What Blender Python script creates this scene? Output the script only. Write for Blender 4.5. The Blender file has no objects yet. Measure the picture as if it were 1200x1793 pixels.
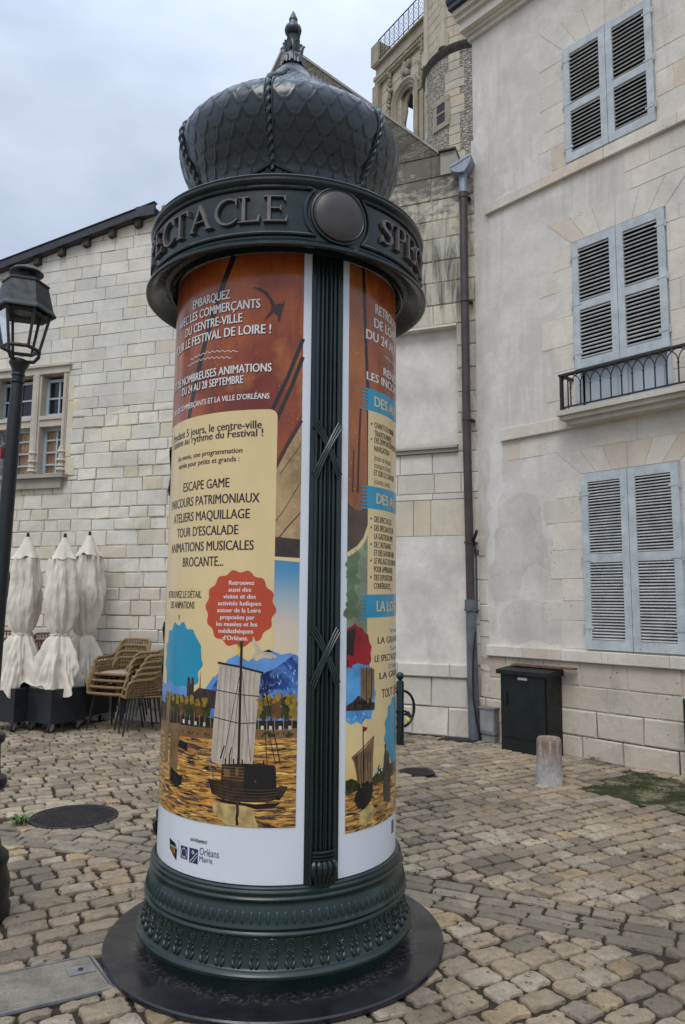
import bpy, bmesh, math, random
from mathutils import Vector, Matrix, noise as mnoise
S = bpy.context.scene
COL = S.collection
PI = math.pi

# ------------------------------------------------------------------ camera, sky, sun, exposure
PITCH, ROLL, FPX, EYE = 0.1219, 0.0092, 1292.28, Vector((0, 0, 1.6))
_f = Vector((0, math.cos(PITCH), math.sin(PITCH)))
_u = Vector((0, -math.sin(PITCH), math.cos(PITCH)))
_r = Vector((1, 0, 0))
CR = _r * math.cos(ROLL) + _u * math.sin(ROLL)
CU = _u * math.cos(ROLL) - _r * math.sin(ROLL)
cam = bpy.data.cameras.new('camera')
cam.sensor_fit = 'HORIZONTAL'; cam.sensor_width = 36.0; cam.lens = 36.0 * FPX / 1200.0
cam.clip_start = 0.05; cam.clip_end = 2000
camo = bpy.data.objects.new('camera', cam); COL.objects.link(camo)
m3 = Matrix((CR, CU, -_f)).transposed()
camo.matrix_world = Matrix.Translation(EYE) @ m3.to_4x4()
S.camera = camo

SUN_EL, SUN_AZ = math.radians(52), math.radians(200)     # azimuth from +y, clockwise: behind the camera, a little left
SUN_DIR = Vector((math.sin(SUN_AZ) * math.cos(SUN_EL), math.cos(SUN_AZ) * math.cos(SUN_EL), math.sin(SUN_EL)))
W = bpy.data.worlds.new('World'); S.world = W; W.use_nodes = True
nt = W.node_tree; nt.nodes.clear()
def wn(t, **k):
    n = nt.nodes.new(t)
    for a, b in k.items(): setattr(n, a, b)
    return n
wo = wn('ShaderNodeOutputWorld'); bg = wn('ShaderNodeBackground'); bg.inputs['Strength'].default_value = 0.1
sky = wn('ShaderNodeTexSky', sky_type='NISHITA', sun_disc=False, sun_elevation=SUN_EL, sun_rotation=SUN_AZ)
tc = wn('ShaderNodeTexCoord'); mp = wn('ShaderNodeMapping'); mp.inputs['Scale'].default_value = (1.0, 1.0, 2.2)
nz = wn('ShaderNodeTexNoise'); nz.inputs['Scale'].default_value = 2.3; nz.inputs['Detail'].default_value = 6; nz.inputs['Roughness'].default_value = 0.48
nz.inputs['Distortion'].default_value = 0.25
rp = wn('ShaderNodeValToRGB')
e = rp.color_ramp.elements
e[0].position = 0.30; e[0].color = (3.6, 4.3, 5.6, 1); e[1].position = 0.68; e[1].color = (6.8, 7.7, 9.2, 1)
sep = wn('ShaderNodeSeparateXYZ'); mr = wn('ShaderNodeMapRange'); mr.inputs[1].default_value = 0.55; mr.inputs[2].default_value = 1.0; mr.inputs[3].default_value = 1.0; mr.inputs[4].default_value = 2.6
mul = wn('ShaderNodeMix', data_type='RGBA', blend_type='MULTIPLY'); mul.inputs[0].default_value = 1.0
mix = wn('ShaderNodeMix', data_type='RGBA'); mix.inputs[0].default_value = 0.9
L = nt.links.new
L(tc.outputs['Generated'], mp.inputs['Vector']); L(mp.outputs[0], nz.inputs['Vector']); L(nz.outputs[0], rp.inputs[0])
L(tc.outputs['Generated'], sep.inputs[0]); L(sep.outputs['Z'], mr.inputs[0])
L(rp.outputs[0], mul.inputs[6]); L(mr.outputs[0], mul.inputs[7])
L(sky.outputs[0], mix.inputs[6]); L(mul.outputs[2], mix.inputs[7]); L(mix.outputs[2], bg.inputs[0]); L(bg.outputs[0], wo.inputs[0])
sl = bpy.data.lights.new('sun', 'SUN'); sl.energy = 1.1; sl.angle = math.radians(28); sl.color = (1.0, 0.96, 0.9)
so = bpy.data.objects.new('sun', sl); COL.objects.link(so)
so.rotation_euler = (-SUN_DIR).to_track_quat('-Z', 'Y').to_euler()
S.view_settings.view_transform = 'Standard'; S.view_settings.look = 'None'; S.view_settings.gamma = 1.0
S.view_settings.exposure = 0.2; S.view_settings.use_curve_mapping = False
S.cycles.use_denoising = True
S.cycles.max_bounces = 6; S.cycles.diffuse_bounces = 3; S.cycles.glossy_bounces = 3; S.cycles.transparent_max_bounces = 12

# ------------------------------------------------------------------ helpers
def ray(px, py): return CR * ((px - 600) / FPX) - CU * ((py - 896.5) / FPX) + _f
def ground(px, py, z=0.0):
    d = ray(px, py); return EYE + d * ((z - EYE.z) / d.z)
class Plane:
    """a vertical wall plane: u metres to the right along it, z up, d metres out towards the square"""
    def __init__(s, P, az):
        a = math.radians(az); s.P = Vector(P); s.u = Vector((-math.sin(a), -math.cos(a), 0)); s.n = Vector((s.u.y, -s.u.x, 0))
        if s.n.dot(EYE - s.P) < 0: s.n = -s.n
    def pt(s, u, z, d=0.0): return s.P + s.u * u + s.n * d + Vector((0, 0, z))
    def uv(s, px, py, d=0.0):
        r_ = ray(px, py); q = EYE + r_ * (((s.P + s.n * d) - EYE).dot(s.n) / r_.dot(s.n))
        return (q - s.P).dot(s.u), q.z
RW = Plane((1.68, 9.05, 0), -41.5)      # plastered house
MW = Plane((1.68, 9.05, 0), -68)        # gable wall
LW = Plane((-2.4, 10.0, 0), -72)        # long stone building
CX, CY, CRAD = -0.3027, 3.789, 0.5754    # the column
_w = Vector((-CX, -CY, 0)).normalized(); _t = Vector((-_w.y, _w.x, 0))
def cylp(a, z, r):
    a = math.radians(a); return Vector((CX, CY, z)) + (_w * math.cos(a) + _t * math.sin(a)) * r

def srgb(r, g, b):
    f = lambda c: (c / 255 / 12.92) if c / 255 <= 0.04045 else ((c / 255 + 0.055) / 1.055) ** 2.4
    return (f(r), f(g), f(b))

class MB:
    def __init__(s): s.v = []; s.f = []; s.t = []
    def add(s, vs, fs, tone=None):
        o = len(s.v); s.v += [Vector(v) for v in vs]; s.f += [tuple(i + o for i in f) for f in fs]
        s.t += [tone or (1, 1, 1)] * len(vs)
    def box(s, c0, c1, fn=None, tone=None):
        (x0, y0, z0), (x1, y1, z1) = c0, c1
        vs = [(x0, y0, z0), (x1, y0, z0), (x1, y1, z0), (x0, y1, z0), (x0, y0, z1), (x1, y0, z1), (x1, y1, z1), (x0, y1, z1)]
        if fn: vs = [fn(*v) for v in vs]
        s.add(vs, [(0, 3, 2, 1), (4, 5, 6, 7), (0, 1, 5, 4), (1, 2, 6, 5), (2, 3, 7, 6), (3, 0, 4, 7)], tone)
    def wbox(s, pl, u0, u1, z0, z1, d0, d1, tone=None):
        s.box((u0, z0, d0), (u1, z1, d1), lambda a, b, c: pl.pt(a, b, c), tone)
    def tube(s, pts, r, n=8, closed=False, cap=True, tone=None):
        pts = [Vector(p) for p in pts]; m = len(pts); rs = r if isinstance(r, (list, tuple)) else [r] * m
        vs = []; fs = []; up = None
        for i in range(m):
            a = pts[(i - 1) % m] if (closed or i > 0) else pts[i]; b = pts[(i + 1) % m] if (closed or i < m - 1) else pts[i]
            t = (b - a).normalized()
            if up is None:
                up = t.orthogonal().normalized()
            up = (up - t * up.dot(t)); up = up.normalized() if up.length > 1e-6 else t.orthogonal().normalized()
            w = t.cross(up)
            for k in range(n):
                q = 2 * PI * k / n; vs.append(pts[i] + (up * math.cos(q) + w * math.sin(q)) * rs[i])
        for i in range(m if closed else m - 1):
            j = (i + 1) % m
            for k in range(n): fs.append((i * n + k, i * n + (k + 1) % n, j * n + (k + 1) % n, j * n + k))
        if cap and not closed: fs.append(tuple(range(n - 1, -1, -1))); fs.append(tuple(range((m - 1) * n, m * n)))
        s.add(vs, fs, tone)
    def lathe(s, prof, n=64, c=(0, 0, 0), fn=None, caps=True):
        vs = []; fs = []; c = Vector(c)
        for (r, z) in prof:
            for k in range(n):
                q = 2 * PI * k / n; rr = r * (fn(q, z) if fn else 1); vs.append(c + Vector((rr * math.cos(q), rr * math.sin(q), z)))
        for i in range(len(prof) - 1):
            for k in range(n): fs.append((i * n + k, i * n + (k + 1) % n, (i + 1) * n + (k + 1) % n, (i + 1) * n + k))
        if caps:
            if prof[0][0] > 1e-4: fs.append(tuple(range(n - 1, -1, -1)))
            if prof[-1][0] > 1e-4: fs.append(tuple(range((len(prof) - 1) * n, len(prof) * n)))
        s.add(vs, fs)
    def ball(s, c, r, n=12, sc=(1, 1, 1), rot=None):
        pr = []; c = Vector(c); vs = []; fs = []; m = max(4, n // 2)
        for i in range(m + 1):
            p = -PI / 2 + PI * i / m
            for k in range(n):
                q = 2 * PI * k / n; v = Vector((math.cos(p) * math.cos(q) * r * sc[0], math.cos(p) * math.sin(q) * r * sc[1], math.sin(p) * r * sc[2]))
                vs.append(c + (rot @ v if rot else v))
        for i in range(m):
            for k in range(n): fs.append((i * n + k, i * n + (k + 1) % n, (i + 1) * n + (k + 1) % n, (i + 1) * n + k))
        s.add(vs, fs)
    def grid(s, fn, nu, nv, closed=False):
        vs = [fn(i / nu, j / nv) for j in range(nv + 1) for i in range(nu + 1)]
        fs = [(j * (nu + 1) + i, j * (nu + 1) + i + 1, (j + 1) * (nu + 1) + i + 1, (j + 1) * (nu + 1) + i) for j in range(nv) for i in range(nu)]
        s.add(vs, fs)
    def prism(s, pl, poly, d0, d1, tone=None):
        """a flat outline (u, z) on a wall plane pulled out from d0 to d1"""
        n = len(poly); vs = [pl.pt(a, b, d1) for a, b in poly] + [pl.pt(a, b, d0) for a, b in poly]
        s.add(vs, [tuple(range(n)), tuple(range(2 * n - 1, n - 1, -1))] + [(i, i + n, (i + 1) % n + n, (i + 1) % n) for i in range(n)], tone)
    def build(s, name, mat, parent=None, smooth=False, clip=None, weld=True, auto=None):
        me = bpy.data.meshes.new(name); me.from_pydata([tuple(v) for v in s.v], [], s.f)
        if True:
            at = me.color_attributes.new('tone', 'FLOAT_COLOR', 'POINT')
            for i, t in enumerate(s.t): at.data[i].color = (t[0], t[1], t[2], 1)
        bm = bmesh.new(); bm.from_mesh(me)
        for co, no in (clip or []):
            bmesh.ops.bisect_plane(bm, geom=bm.verts[:] + bm.edges[:] + bm.faces[:], plane_co=co, plane_no=no, clear_outer=True)
        if weld: bmesh.ops.remove_doubles(bm, verts=bm.verts, dist=1e-5)
        bmesh.ops.recalc_face_normals(bm, faces=bm.faces)
        if smooth:
            for f_ in bm.faces: f_.smooth = True
            lim = math.radians(auto or 40)
            for e_ in bm.edges:
                if len(e_.link_faces) == 2 and e_.calc_face_angle(0) > lim: e_.smooth = False
        bm.to_mesh(me); bm.free()
        me.materials.append(mat)
        o = bpy.data.objects.new(name, me); COL.objects.link(o)
        if parent is not None:
            o.parent = parent; o.matrix_parent_inverse = Matrix.Translation(parent.location).inverted() if parent.type == 'EMPTY' else Matrix()
        return o

def tag(o, label=None, cat=None, group=None, kind=None):
    if label: o['label'] = label
    if cat: o['category'] = cat
    if group: o['group'] = group
    if kind: o['kind'] = kind
    return o
def thing(name, loc, label, cat, group=None):
    o = bpy.data.objects.new(name, None); COL.objects.link(o); o.location = loc; o.empty_display_size = 0.2
    return tag(o, label, cat, group)
def copy_tree(o, parent=None):
    c = o.copy(); COL.objects.link(c)
    if parent is not None: c.parent = parent
    for ch in list(o.children): copy_tree(ch, c)
    return c

# ------------------------------------------------------------------ materials
class NT:
    def __init__(s, name):
        s.m = bpy.data.materials.new(name); s.m.use_nodes = True; s.t = s.m.node_tree; s.b = s.t.nodes['Principled BSDF']
        s.tc = s.n('ShaderNodeTexCoord'); s.P = s.tc.outputs['Object']
    def n(s, ty, **k):
        x = s.t.nodes.new(ty)
        for a, b in k.items(): setattr(x, a, b)
        return x
    def l(s, a, b): s.t.links.new(a, b)
    def map(s, scale=(1, 1, 1), rot=(0, 0, 0)):
        x = s.n('ShaderNodeMapping'); x.inputs['Scale'].default_value = scale; x.inputs['Rotation'].default_value = rot
        s.l(s.P, x.inputs['Vector']); return x.outputs[0]
    def noise(s, scale, detail=5, rough=0.55, vec=None, dist=0.0):
        x = s.n('ShaderNodeTexNoise'); x.inputs['Scale'].default_value = scale; x.inputs['Detail'].default_value = detail
        x.inputs['Roughness'].default_value = rough; x.inputs['Distortion'].default_value = dist
        s.l(vec or s.P, x.inputs['Vector']); return x.outputs[0]
    def vor(s, scale, vec=None, feat='F1', rnd=1.0):
        x = s.n('ShaderNodeTexVoronoi', feature=feat); x.inputs['Scale'].default_value = scale; x.inputs['Randomness'].default_value = rnd
        s.l(vec or s.P, x.inputs['Vector']); return x
    def rng(s, v, a, b, c=0.0, d=1.0):
        x = s.n('ShaderNodeMapRange'); x.clamp = True
        for i, q in enumerate((a, b, c, d)): x.inputs[i + 1].default_value = q
        s.l(v, x.inputs[0]); return x.outputs[0]
    def math(s, op, a, b=None):
        x = s.n('ShaderNodeMath', operation=op)
        for i, q in enumerate((a, b)):
            if q is None: continue
            if isinstance(q, (int, float)): x.inputs[i].default_value = q
            else: s.l(q, x.inputs[i])
        return x.outputs[0]
    def mix(s, f, a, b, mode='MIX'):
        x = s.n('ShaderNodeMix', data_type='RGBA', blend_type=mode)
        for i, q in ((0, f), (6, a), (7, b)):
            if isinstance(q, (int, float)): x.inputs[i].default_value = q
            elif isinstance(q, tuple): x.inputs[i].default_value = (*q[:3], 1)
            else: s.l(q, x.inputs[i])
        return x.outputs[2]
    def tone(s, name='tone'):
        x = s.n('ShaderNodeVertexColor'); x.layer_name = name; return x.outputs[0]
    def bump(s, h, strength=0.5, dist=0.01):
        x = s.n('ShaderNodeBump'); x.inputs['Strength'].default_value = strength; x.inputs['Distance'].default_value = dist
        s.l(h, x.inputs['Height'])
        if s.b.inputs['Normal'].links: s.l(s.b.inputs['Normal'].links[0].from_socket, x.inputs['Normal'])
        s.l(x.outputs[0], s.b.inputs['Normal'])
    def done(s, col=None, rough=None, metal=0.0, spec=None):
        for k, q in (('Base Color', col), ('Roughness', rough), ('Metallic', metal), ('Specular IOR Level', spec)):
            if q is None: continue
            i = s.b.inputs[k]
            if isinstance(q, (int, float)): i.default_value = q
            elif isinstance(q, tuple): i.default_value = (*q[:3], 1)
            else: s.l(q, i)
        return s.m

def paint(name, col, rough=0.35, var=0.25, scale=6, metal=0.0, bump=0.0, spec=None, grime=None):
    t = NT(name); n = t.noise(scale, 6); c = t.mix(t.rng(n, 0.3, 0.7), tuple(x * (1 - var) for x in col), tuple(min(1, x * (1 + var)) for x in col))
    if grime:
        g = t.noise(scale * 2.3, 7, 0.7); c = t.mix(t.rng(g, 0.56, 0.72, 0, 0.7), c, grime)
    rn = t.noise(scale * 3, 4)
    if bump: t.bump(t.noise(scale * 14, 3), bump, 0.004)
    return t.done(c, t.rng(rn, 0.3, 0.7, rough * 0.75, min(1, rough * 1.3)), metal, spec)

def limestone(name, base, pits=0.5, stain=0.25, bump=0.5, dark=(0.10, 0.09, 0.075), pit_scale=28, patch=None, streak=0.0, tone=True, blotch=0.3, high=None):
    t = NT(name)
    n1 = t.noise(2.2, 6, 0.6); n2 = t.noise(14, 6, 0.65); n3 = t.noise(60, 4, 0.7)
    c = t.mix(t.rng(n1, 0.3, 0.7), tuple(x * (1 - blotch * 0.55) for x in base), tuple(min(1, x * (1 + blotch * 0.4)) for x in base))
    if tone: c = t.mix(1.0, c, t.tone(), 'MULTIPLY')
    c = t.mix(t.rng(n2, 0.35, 0.75, 0, 0.30), c, tuple(x * 0.66 for x in base))
    if patch: c = t.mix(t.rng(t.noise(1.1, 3, 0.5, dist=0.4), 0.52, 0.60, 0, 0.75), c, patch)
    if stain:
        sv = t.map((1.6, 1.6, 0.55)); st = t.noise(1.9, 9, 0.72, sv, 0.6)
        c = t.mix(t.rng(st, 0.55, 0.72, 0, stain), c, dark)
    if streak:
        sv = t.map((7, 7, 0.7)); st = t.noise(1.4, 8, 0.7, sv, 0.5); br = t.noise(0.7, 3)
        c = t.mix(t.math('MULTIPLY', t.rng(st, 0.47, 0.62, 0, streak), t.rng(br, 0.42, 0.58)), c, dark)
    if high:
        z = t.n('ShaderNodeSeparateXYZ'); t.l(t.P, z.inputs[0]); hn = t.noise(5, 8, 0.75, t.map((1, 1, 1.8)))
        k = t.math('ADD', t.rng(z.outputs['Z'], high[0], high[1], -0.28, 0.22), hn); c = t.mix(t.rng(k, 0.50, 0.66, 0, 0.85), c, (0.10, 0.092, 0.08))
    pv = t.map((1, 1, 1.7)); nz_ = t.noise(9, 4, 0.6)
    v = t.vor(pit_scale, pv).outputs['Distance']; big = t.noise(3.3, 3, 0.5)
    pm = t.math('MULTIPLY', t.rng(v, 0.10, 0.19, 1, 0), t.rng(big, 0.50, 0.60))
    pm = t.math('MULTIPLY', pm, t.rng(nz_, 0.42, 0.55))
    if pits: c = t.mix(t.math('MULTIPLY', pm, pits), c, tuple(x * 0.22 for x in base))
    h = t.math('ADD', t.math('MULTIPLY', n2, 0.7), t.math('MULTIPLY', n3, 0.35)); h = t.math('SUBTRACT', h, t.math('MULTIPLY', pm, 1.2 * (1 if pits else 0)))
    t.bump(h, bump, 0.012)
    return t.done(c, 0.9, 0, 0.25)

IRON = paint('green black paint', (0.0075, 0.0155, 0.0145), 0.26, 0.35, 5, 0, 0.04, 0.5)
IRONB = paint('green base paint', (0.008, 0.021, 0.017), 0.28, 0.3, 5, 0, 0.06, 0.5)
DOME = paint('dome paint', (0.0085, 0.0175, 0.0205), 0.30, 0.35, 7, 0, 0.08, 0.7, grime=(0.022, 0.032, 0.034))
BRONZE = paint('bronze grey paint', (0.055, 0.045, 0.04), 0.34, 0.25, 8, 0.35, 0.05)
LETTER = paint('raised letter paint', (0.125, 0.108, 0.098), 0.4, 0.25, 9, 0.2, 0.05)
def plate_mat():
    t = NT('black plate paint'); n = t.noise(6, 7, 0.7); sp = t.noise(55, 5, 0.8); st = t.noise(2.6, 6, 0.65, None, 0.8)
    ln = t.n('ShaderNodeVectorMath', operation='LENGTH'); sub = t.n('ShaderNodeVectorMath', operation='SUBTRACT'); sub.inputs[1].default_value = (-0.3027, 3.789, 0.03); t.l(t.P, sub.inputs[0]); t.l(sub.outputs[0], ln.inputs[0])
    ring = t.rng(t.math('ADD', ln.outputs['Value'], t.math('MULTIPLY', t.math('SUBTRACT', n, 0.5), 0.10)), 0.655, 0.70, 1, 0)
    c = t.mix(t.rng(n, 0.3, 0.7), (0.010, 0.0095, 0.012), (0.021, 0.020, 0.023)); c = t.mix(t.math('MULTIPLY', ring, t.rng(sp, 0.50, 0.62)), c, (0.085, 0.08, 0.075)); c = t.mix(t.rng(sp, 0.66, 0.74, 0, 0.6), c, (0.10, 0.09, 0.08))
    t.bump(sp, 0.12, 0.003); r_ = t.rng(st, 0.42, 0.60, 0.20, 0.46); return t.done(c, r_, 0, 0.5)
BLACKPL = plate_mat()
LAMPM = paint('lamp post paint', (0.006, 0.0075, 0.009), 0.38, 0.4, 14, 0, 0.7, 0.5)
LAMPG = paint('lantern paint', (0.022, 0.027, 0.025), 0.5, 0.3, 9, 0, 0.1)
CART = paint('cart paint', (0.013, 0.015, 0.019), 0.45, 0.25, 4, 0, 0.05)
STEEL = paint('steel', (0.32, 0.32, 0.33), 0.38, 0.3, 12, 0.7)
CAST = paint('cast iron', (0.035, 0.030, 0.030), 0.6, 0.4, 10, 0.3, 0.4)
BLUEW = paint('pale blue shutter paint', (0.46, 0.495, 0.50), 0.6, 0.16, 7, 0, 0.4, 0.3, grime=(0.27, 0.29, 0.29))
SLATM = paint('pale shutter slats', (0.52, 0.52, 0.50), 0.7, 0.18, 6, 0, 0.15, 0.2)
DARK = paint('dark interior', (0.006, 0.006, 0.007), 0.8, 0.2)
PIPEB = paint('brown pipe paint', (0.052, 0.036, 0.034), 0.42, 0.3, 7, 0, 0.15)
PIPEG = paint('grey pipe', (0.11, 0.115, 0.135), 0.48, 0.3, 7, 0, 0.2)
ZINC = paint('zinc', (0.22, 0.25, 0.285), 0.45, 0.25, 8, 0.4)
SLATE = paint('slate', (0.028, 0.028, 0.034), 0.5, 0.4, 9, 0, 0.5)
RAIL = paint('rail iron', (0.016, 0.012, 0.011), 0.6, 0.5, 30, 0, 0.4)
CABGREEN = paint('cabinet green', (0.0055, 0.010, 0.0085), 0.45, 0.5, 6, 0, 0.12, 0.4, grime=(0.016, 0.020, 0.018))
WOODB = paint('weathered board', (0.16, 0.085, 0.055), 0.8, 0.5, 14, 0, 0.5)
RAFTER = paint('rafter wood', (0.05, 0.038, 0.032), 0.8, 0.4, 12, 0, 0.5)
FABRIC = paint('cream canvas', (0.68, 0.62, 0.52), 0.85, 0.12, 3, 0, 0.2, 0.2, grime=(0.46, 0.42, 0.35))
RATTAN = paint('rattan', (0.215, 0.14, 0.06), 0.6, 0.35, 30, 0, 0.5)
WICKERB = paint('dark rattan', (0.16, 0.08, 0.04), 0.6, 0.35, 30, 0, 0.5)
CUSH = paint('chair pad', (0.40, 0.30, 0.22), 0.85, 0.15)
BLACKM = paint('black metal', (0.010, 0.010, 0.012), 0.4, 0.3)
REDM = paint('red bracket', (0.28, 0.015, 0.02), 0.45, 0.2)
YELL = paint('yellow tag', (0.75, 0.62, 0.03), 0.5, 0.1)
RUBBER = paint('rubber', (0.012, 0.012, 0.012), 0.7, 0.2)
PALEWIN = paint('window paint', (0.40, 0.46, 0.48), 0.5, 0.12, 6)
CURT = paint('brown curtain', (0.52, 0.31, 0.16), 0.8, 0.25, 5)
PANEBLUE = paint('blue panel', (0.40, 0.435, 0.47), 0.5, 0.08, 3)
WALLL = limestone('pale ashlar', (0.68, 0.635, 0.535), 0.8, 0.28, 0.55, (0.30, 0.27, 0.22), 22)
WALLM = limestone('gable stone', (0.55, 0.505, 0.425), 0.35, 0.75, 0.6, (0.085, 0.08, 0.072), 24, streak=0.9, high=(5.6, 7.5))
WALLMB = limestone('lower gable stone', (0.65, 0.61, 0.53), 0.6, 0.36, 0.4, (0.22, 0.2, 0.18), 24)
RENDER = limestone('rendered panel', (0.68, 0.635, 0.565), 0.0, 0.60, 0.5, (0.40, 0.365, 0.32), 20, tone=False, blotch=0.45)
PLASTER = limestone('house plaster', (0.68, 0.63, 0.57), 0.25, 0.36, 0.5, (0.36, 0.32, 0.27), 18, patch=(0.56, 0.51, 0.45), tone=False, blotch=0.30, streak=0.30)
WALLR = limestone('house stone', (0.67, 0.61, 0.525), 0.85, 0.32, 0.5, (0.30, 0.27, 0.235), 20)
PLINTH = limestone('plinth stone', (0.60, 0.525, 0.425), 0.95, 0.5, 0.9, (0.17, 0.15, 0.125), 16)
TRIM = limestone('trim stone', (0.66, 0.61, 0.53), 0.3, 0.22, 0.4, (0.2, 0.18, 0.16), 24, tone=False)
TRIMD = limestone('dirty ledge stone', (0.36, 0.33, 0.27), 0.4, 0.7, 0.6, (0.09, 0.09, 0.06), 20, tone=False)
WINST = limestone('window stone', (0.54, 0.475, 0.385), 0.2, 0.15, 0.4, (0.25, 0.21, 0.17), 24, tone=False)
TOWER = limestone('tower stone', (0.50, 0.445, 0.34), 0.2, 0.30, 0.5, (0.14, 0.12, 0.095), 8)
TOWERD = limestone('tower carved stone', (0.36, 0.315, 0.235), 0.2, 0.6, 0.8, (0.09, 0.08, 0.065), 8, tone=False)
MORTAR = limestone('mortar', (0.56, 0.52, 0.44), 0.0, 0.3, 0.5, tone=False)
def rubble_mat():
    t = NT('turret rubble'); pv = t.map((0.8, 0.8, 2.0)); v = t.vor(7.5, pv); ed = t.vor(7.5, pv, 'DISTANCE_TO_EDGE').outputs['Distance']
    c = t.mix(t.math('MULTIPLY', v.outputs['Color'], 0.8), (0.50, 0.465, 0.39), (0.30, 0.275, 0.225)); c = t.mix(t.rng(ed, 0.01, 0.07, 0.8, 0), c, (0.10, 0.093, 0.082))
    n = t.noise(10, 5); c = t.mix(t.rng(n, 0.4, 0.7, 0, 0.35), c, (0.15, 0.14, 0.12)); t.bump(t.rng(ed, 0, 0.15), 0.9, 0.05)
    return t.done(c, 0.9, 0, 0.2)
RUBBLE = rubble_mat()
def cobble_mat():
    t = NT('cobble stone'); n2 = t.noise(18, 6, 0.7); n3 = t.noise(70, 5, 0.75)
    c = t.mix(1.0, t.tone(), t.mix(t.rng(t.noise(5, 5), 0.3, 0.7), (0.84, 0.84, 0.84), (1.1, 1.09, 1.06)), 'MULTIPLY')
    c = t.mix(t.rng(n2, 0.42, 0.72, 0, 0.6), c, (0.17, 0.135, 0.092))
    c = t.mix(t.rng(n3, 0.48, 0.70, 0, 0.42), c, (0.095, 0.078, 0.058))
    dv = t.n('ShaderNodeTexNoise'); dv.inputs['Scale'].default_value = 45; dv.inputs['Detail'].default_value = 3; t.l(t.P, dv.inputs['Vector']); vm = t.n('ShaderNodeVectorMath', operation='MULTIPLY_ADD'); vm.inputs[1].default_value = (0.045, 0.045, 0.0); t.l(dv.outputs['Color'], vm.inputs[0]); t.l(t.P, vm.inputs[2])
    v = t.vor(26, vm.outputs[0]).outputs['Distance']; pm = t.math('MULTIPLY', t.rng(v, 0.10, 0.30, 1, 0), t.rng(t.noise(7, 5, 0.6), 0.50, 0.60))
    c = t.mix(t.math('MULTIPLY', pm, 0.85), c, (0.035, 0.03, 0.024))
    damp = t.noise(0.9, 5, 0.6)
    c = t.mix(t.rng(damp, 0.46, 0.62, 0, 0.5), c, (0.115, 0.09, 0.062))
    h = t.math('SUBTRACT', t.math('ADD', n2, t.math('MULTIPLY', n3, 0.5)), t.math('MULTIPLY', pm, 1.0)); t.bump(h, 0.9, 0.016)
    return t.done(c, t.rng(damp, 0.40, 0.62, 0.75, 0.30), 0, 0.4)
COBBLE = cobble_mat()
def joint_mat():
    t = NT('joint dirt'); n = t.noise(40, 6, 0.7); m_ = t.noise(1.3, 4)
    c = t.mix(t.rng(n, 0.3, 0.7), (0.018, 0.014, 0.010), (0.055, 0.043, 0.030)); c = t.mix(t.rng(m_, 0.58, 0.72, 0, 0.5), c, (0.03, 0.038, 0.014))
    t.bump(n, 0.8, 0.01); return t.done(c, 0.8, 0, 0.3)
JOINT = joint_mat()
def moss_mat():
    t = NT('moss earth'); n = t.noise(3.2, 8, 0.7); n2 = t.noise(35, 6, 0.75)
    c = t.mix(t.rng(n, 0.40, 0.54), (0.30, 0.26, 0.155), (0.055, 0.062, 0.022)); c = t.mix(t.rng(n2, 0.46, 0.70, 0, 0.7), c, (0.03, 0.03, 0.017))
    t.bump(n2, 1.0, 0.03); return t.done(c, 0.95, 0, 0.15)
MOSS = moss_mat()
def concrete_mat():
    t = NT('rough concrete'); n = t.noise(7, 7, 0.7); g = t.noise(90, 4, 0.8)
    c = t.mix(t.rng(n, 0.35, 0.65), (0.19, 0.165, 0.125), (0.36, 0.32, 0.25)); c = t.mix(t.rng(g, 0.35, 0.7, 0, 0.5), c, (0.06, 0.055, 0.05)); t.bump(g, 0.8, 0.008)
    return t.done(c, 0.85, 0, 0.3)
CONC = concrete_mat()
def bollard_mat():
    t = NT('bollard stone'); n = t.noise(9, 7, 0.65); z = t.n('ShaderNodeSeparateXYZ'); t.l(t.P, z.inputs[0])
    st = t.noise(3, 6, 0.7, t.map((9, 9, 1.2)))
    c = t.mix(t.rng(n, 0.35, 0.65), (0.36, 0.34, 0.33), (0.52, 0.495, 0.47))
    rust = t.math('MULTIPLY', t.rng(st, 0.34, 0.50), t.rng(z.outputs['Z'], 0.06, 0.34, 0, 1))
    c = t.mix(t.math('MULTIPLY', rust, 0.85), c, (0.20, 0.115, 0.055)); c = t.mix(t.rng(t.noise(22, 6, 0.7), 0.55, 0.68, 0, 0.6), c, (0.13, 0.10, 0.08))
    t.bump(n, 0.5, 0.02); return t.done(c, 0.85, 0, 0.3)
BOLL = bollard_mat()
def glass_mat(name, a=0.16):
    t = NT(name); tr = t.n('ShaderNodeBsdfTransparent'); gl = t.n('ShaderNodeBsdfGlossy'); gl.inputs['Roughness'].default_value = 0.03
    fr = t.n('ShaderNodeFresnel'); fr.inputs['IOR'].default_value = 1.45; mx = t.n('ShaderNodeMixShader')
    t.l(t.math('MULTIPLY', fr.outputs[0], 0.75), mx.inputs[0]); t.l(tr.outputs[0], mx.inputs[1]); t.l(gl.outputs[0], mx.inputs[2])
    t.l(mx.outputs[0], t.t.nodes['Material Output'].inputs['Surface']); return t.m
GLASS = glass_mat('lantern glass')
WINGL = paint('window glass', (0.010, 0.010, 0.011), 0.08, 0.3, 3, 0, 0, 0.5)

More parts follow.
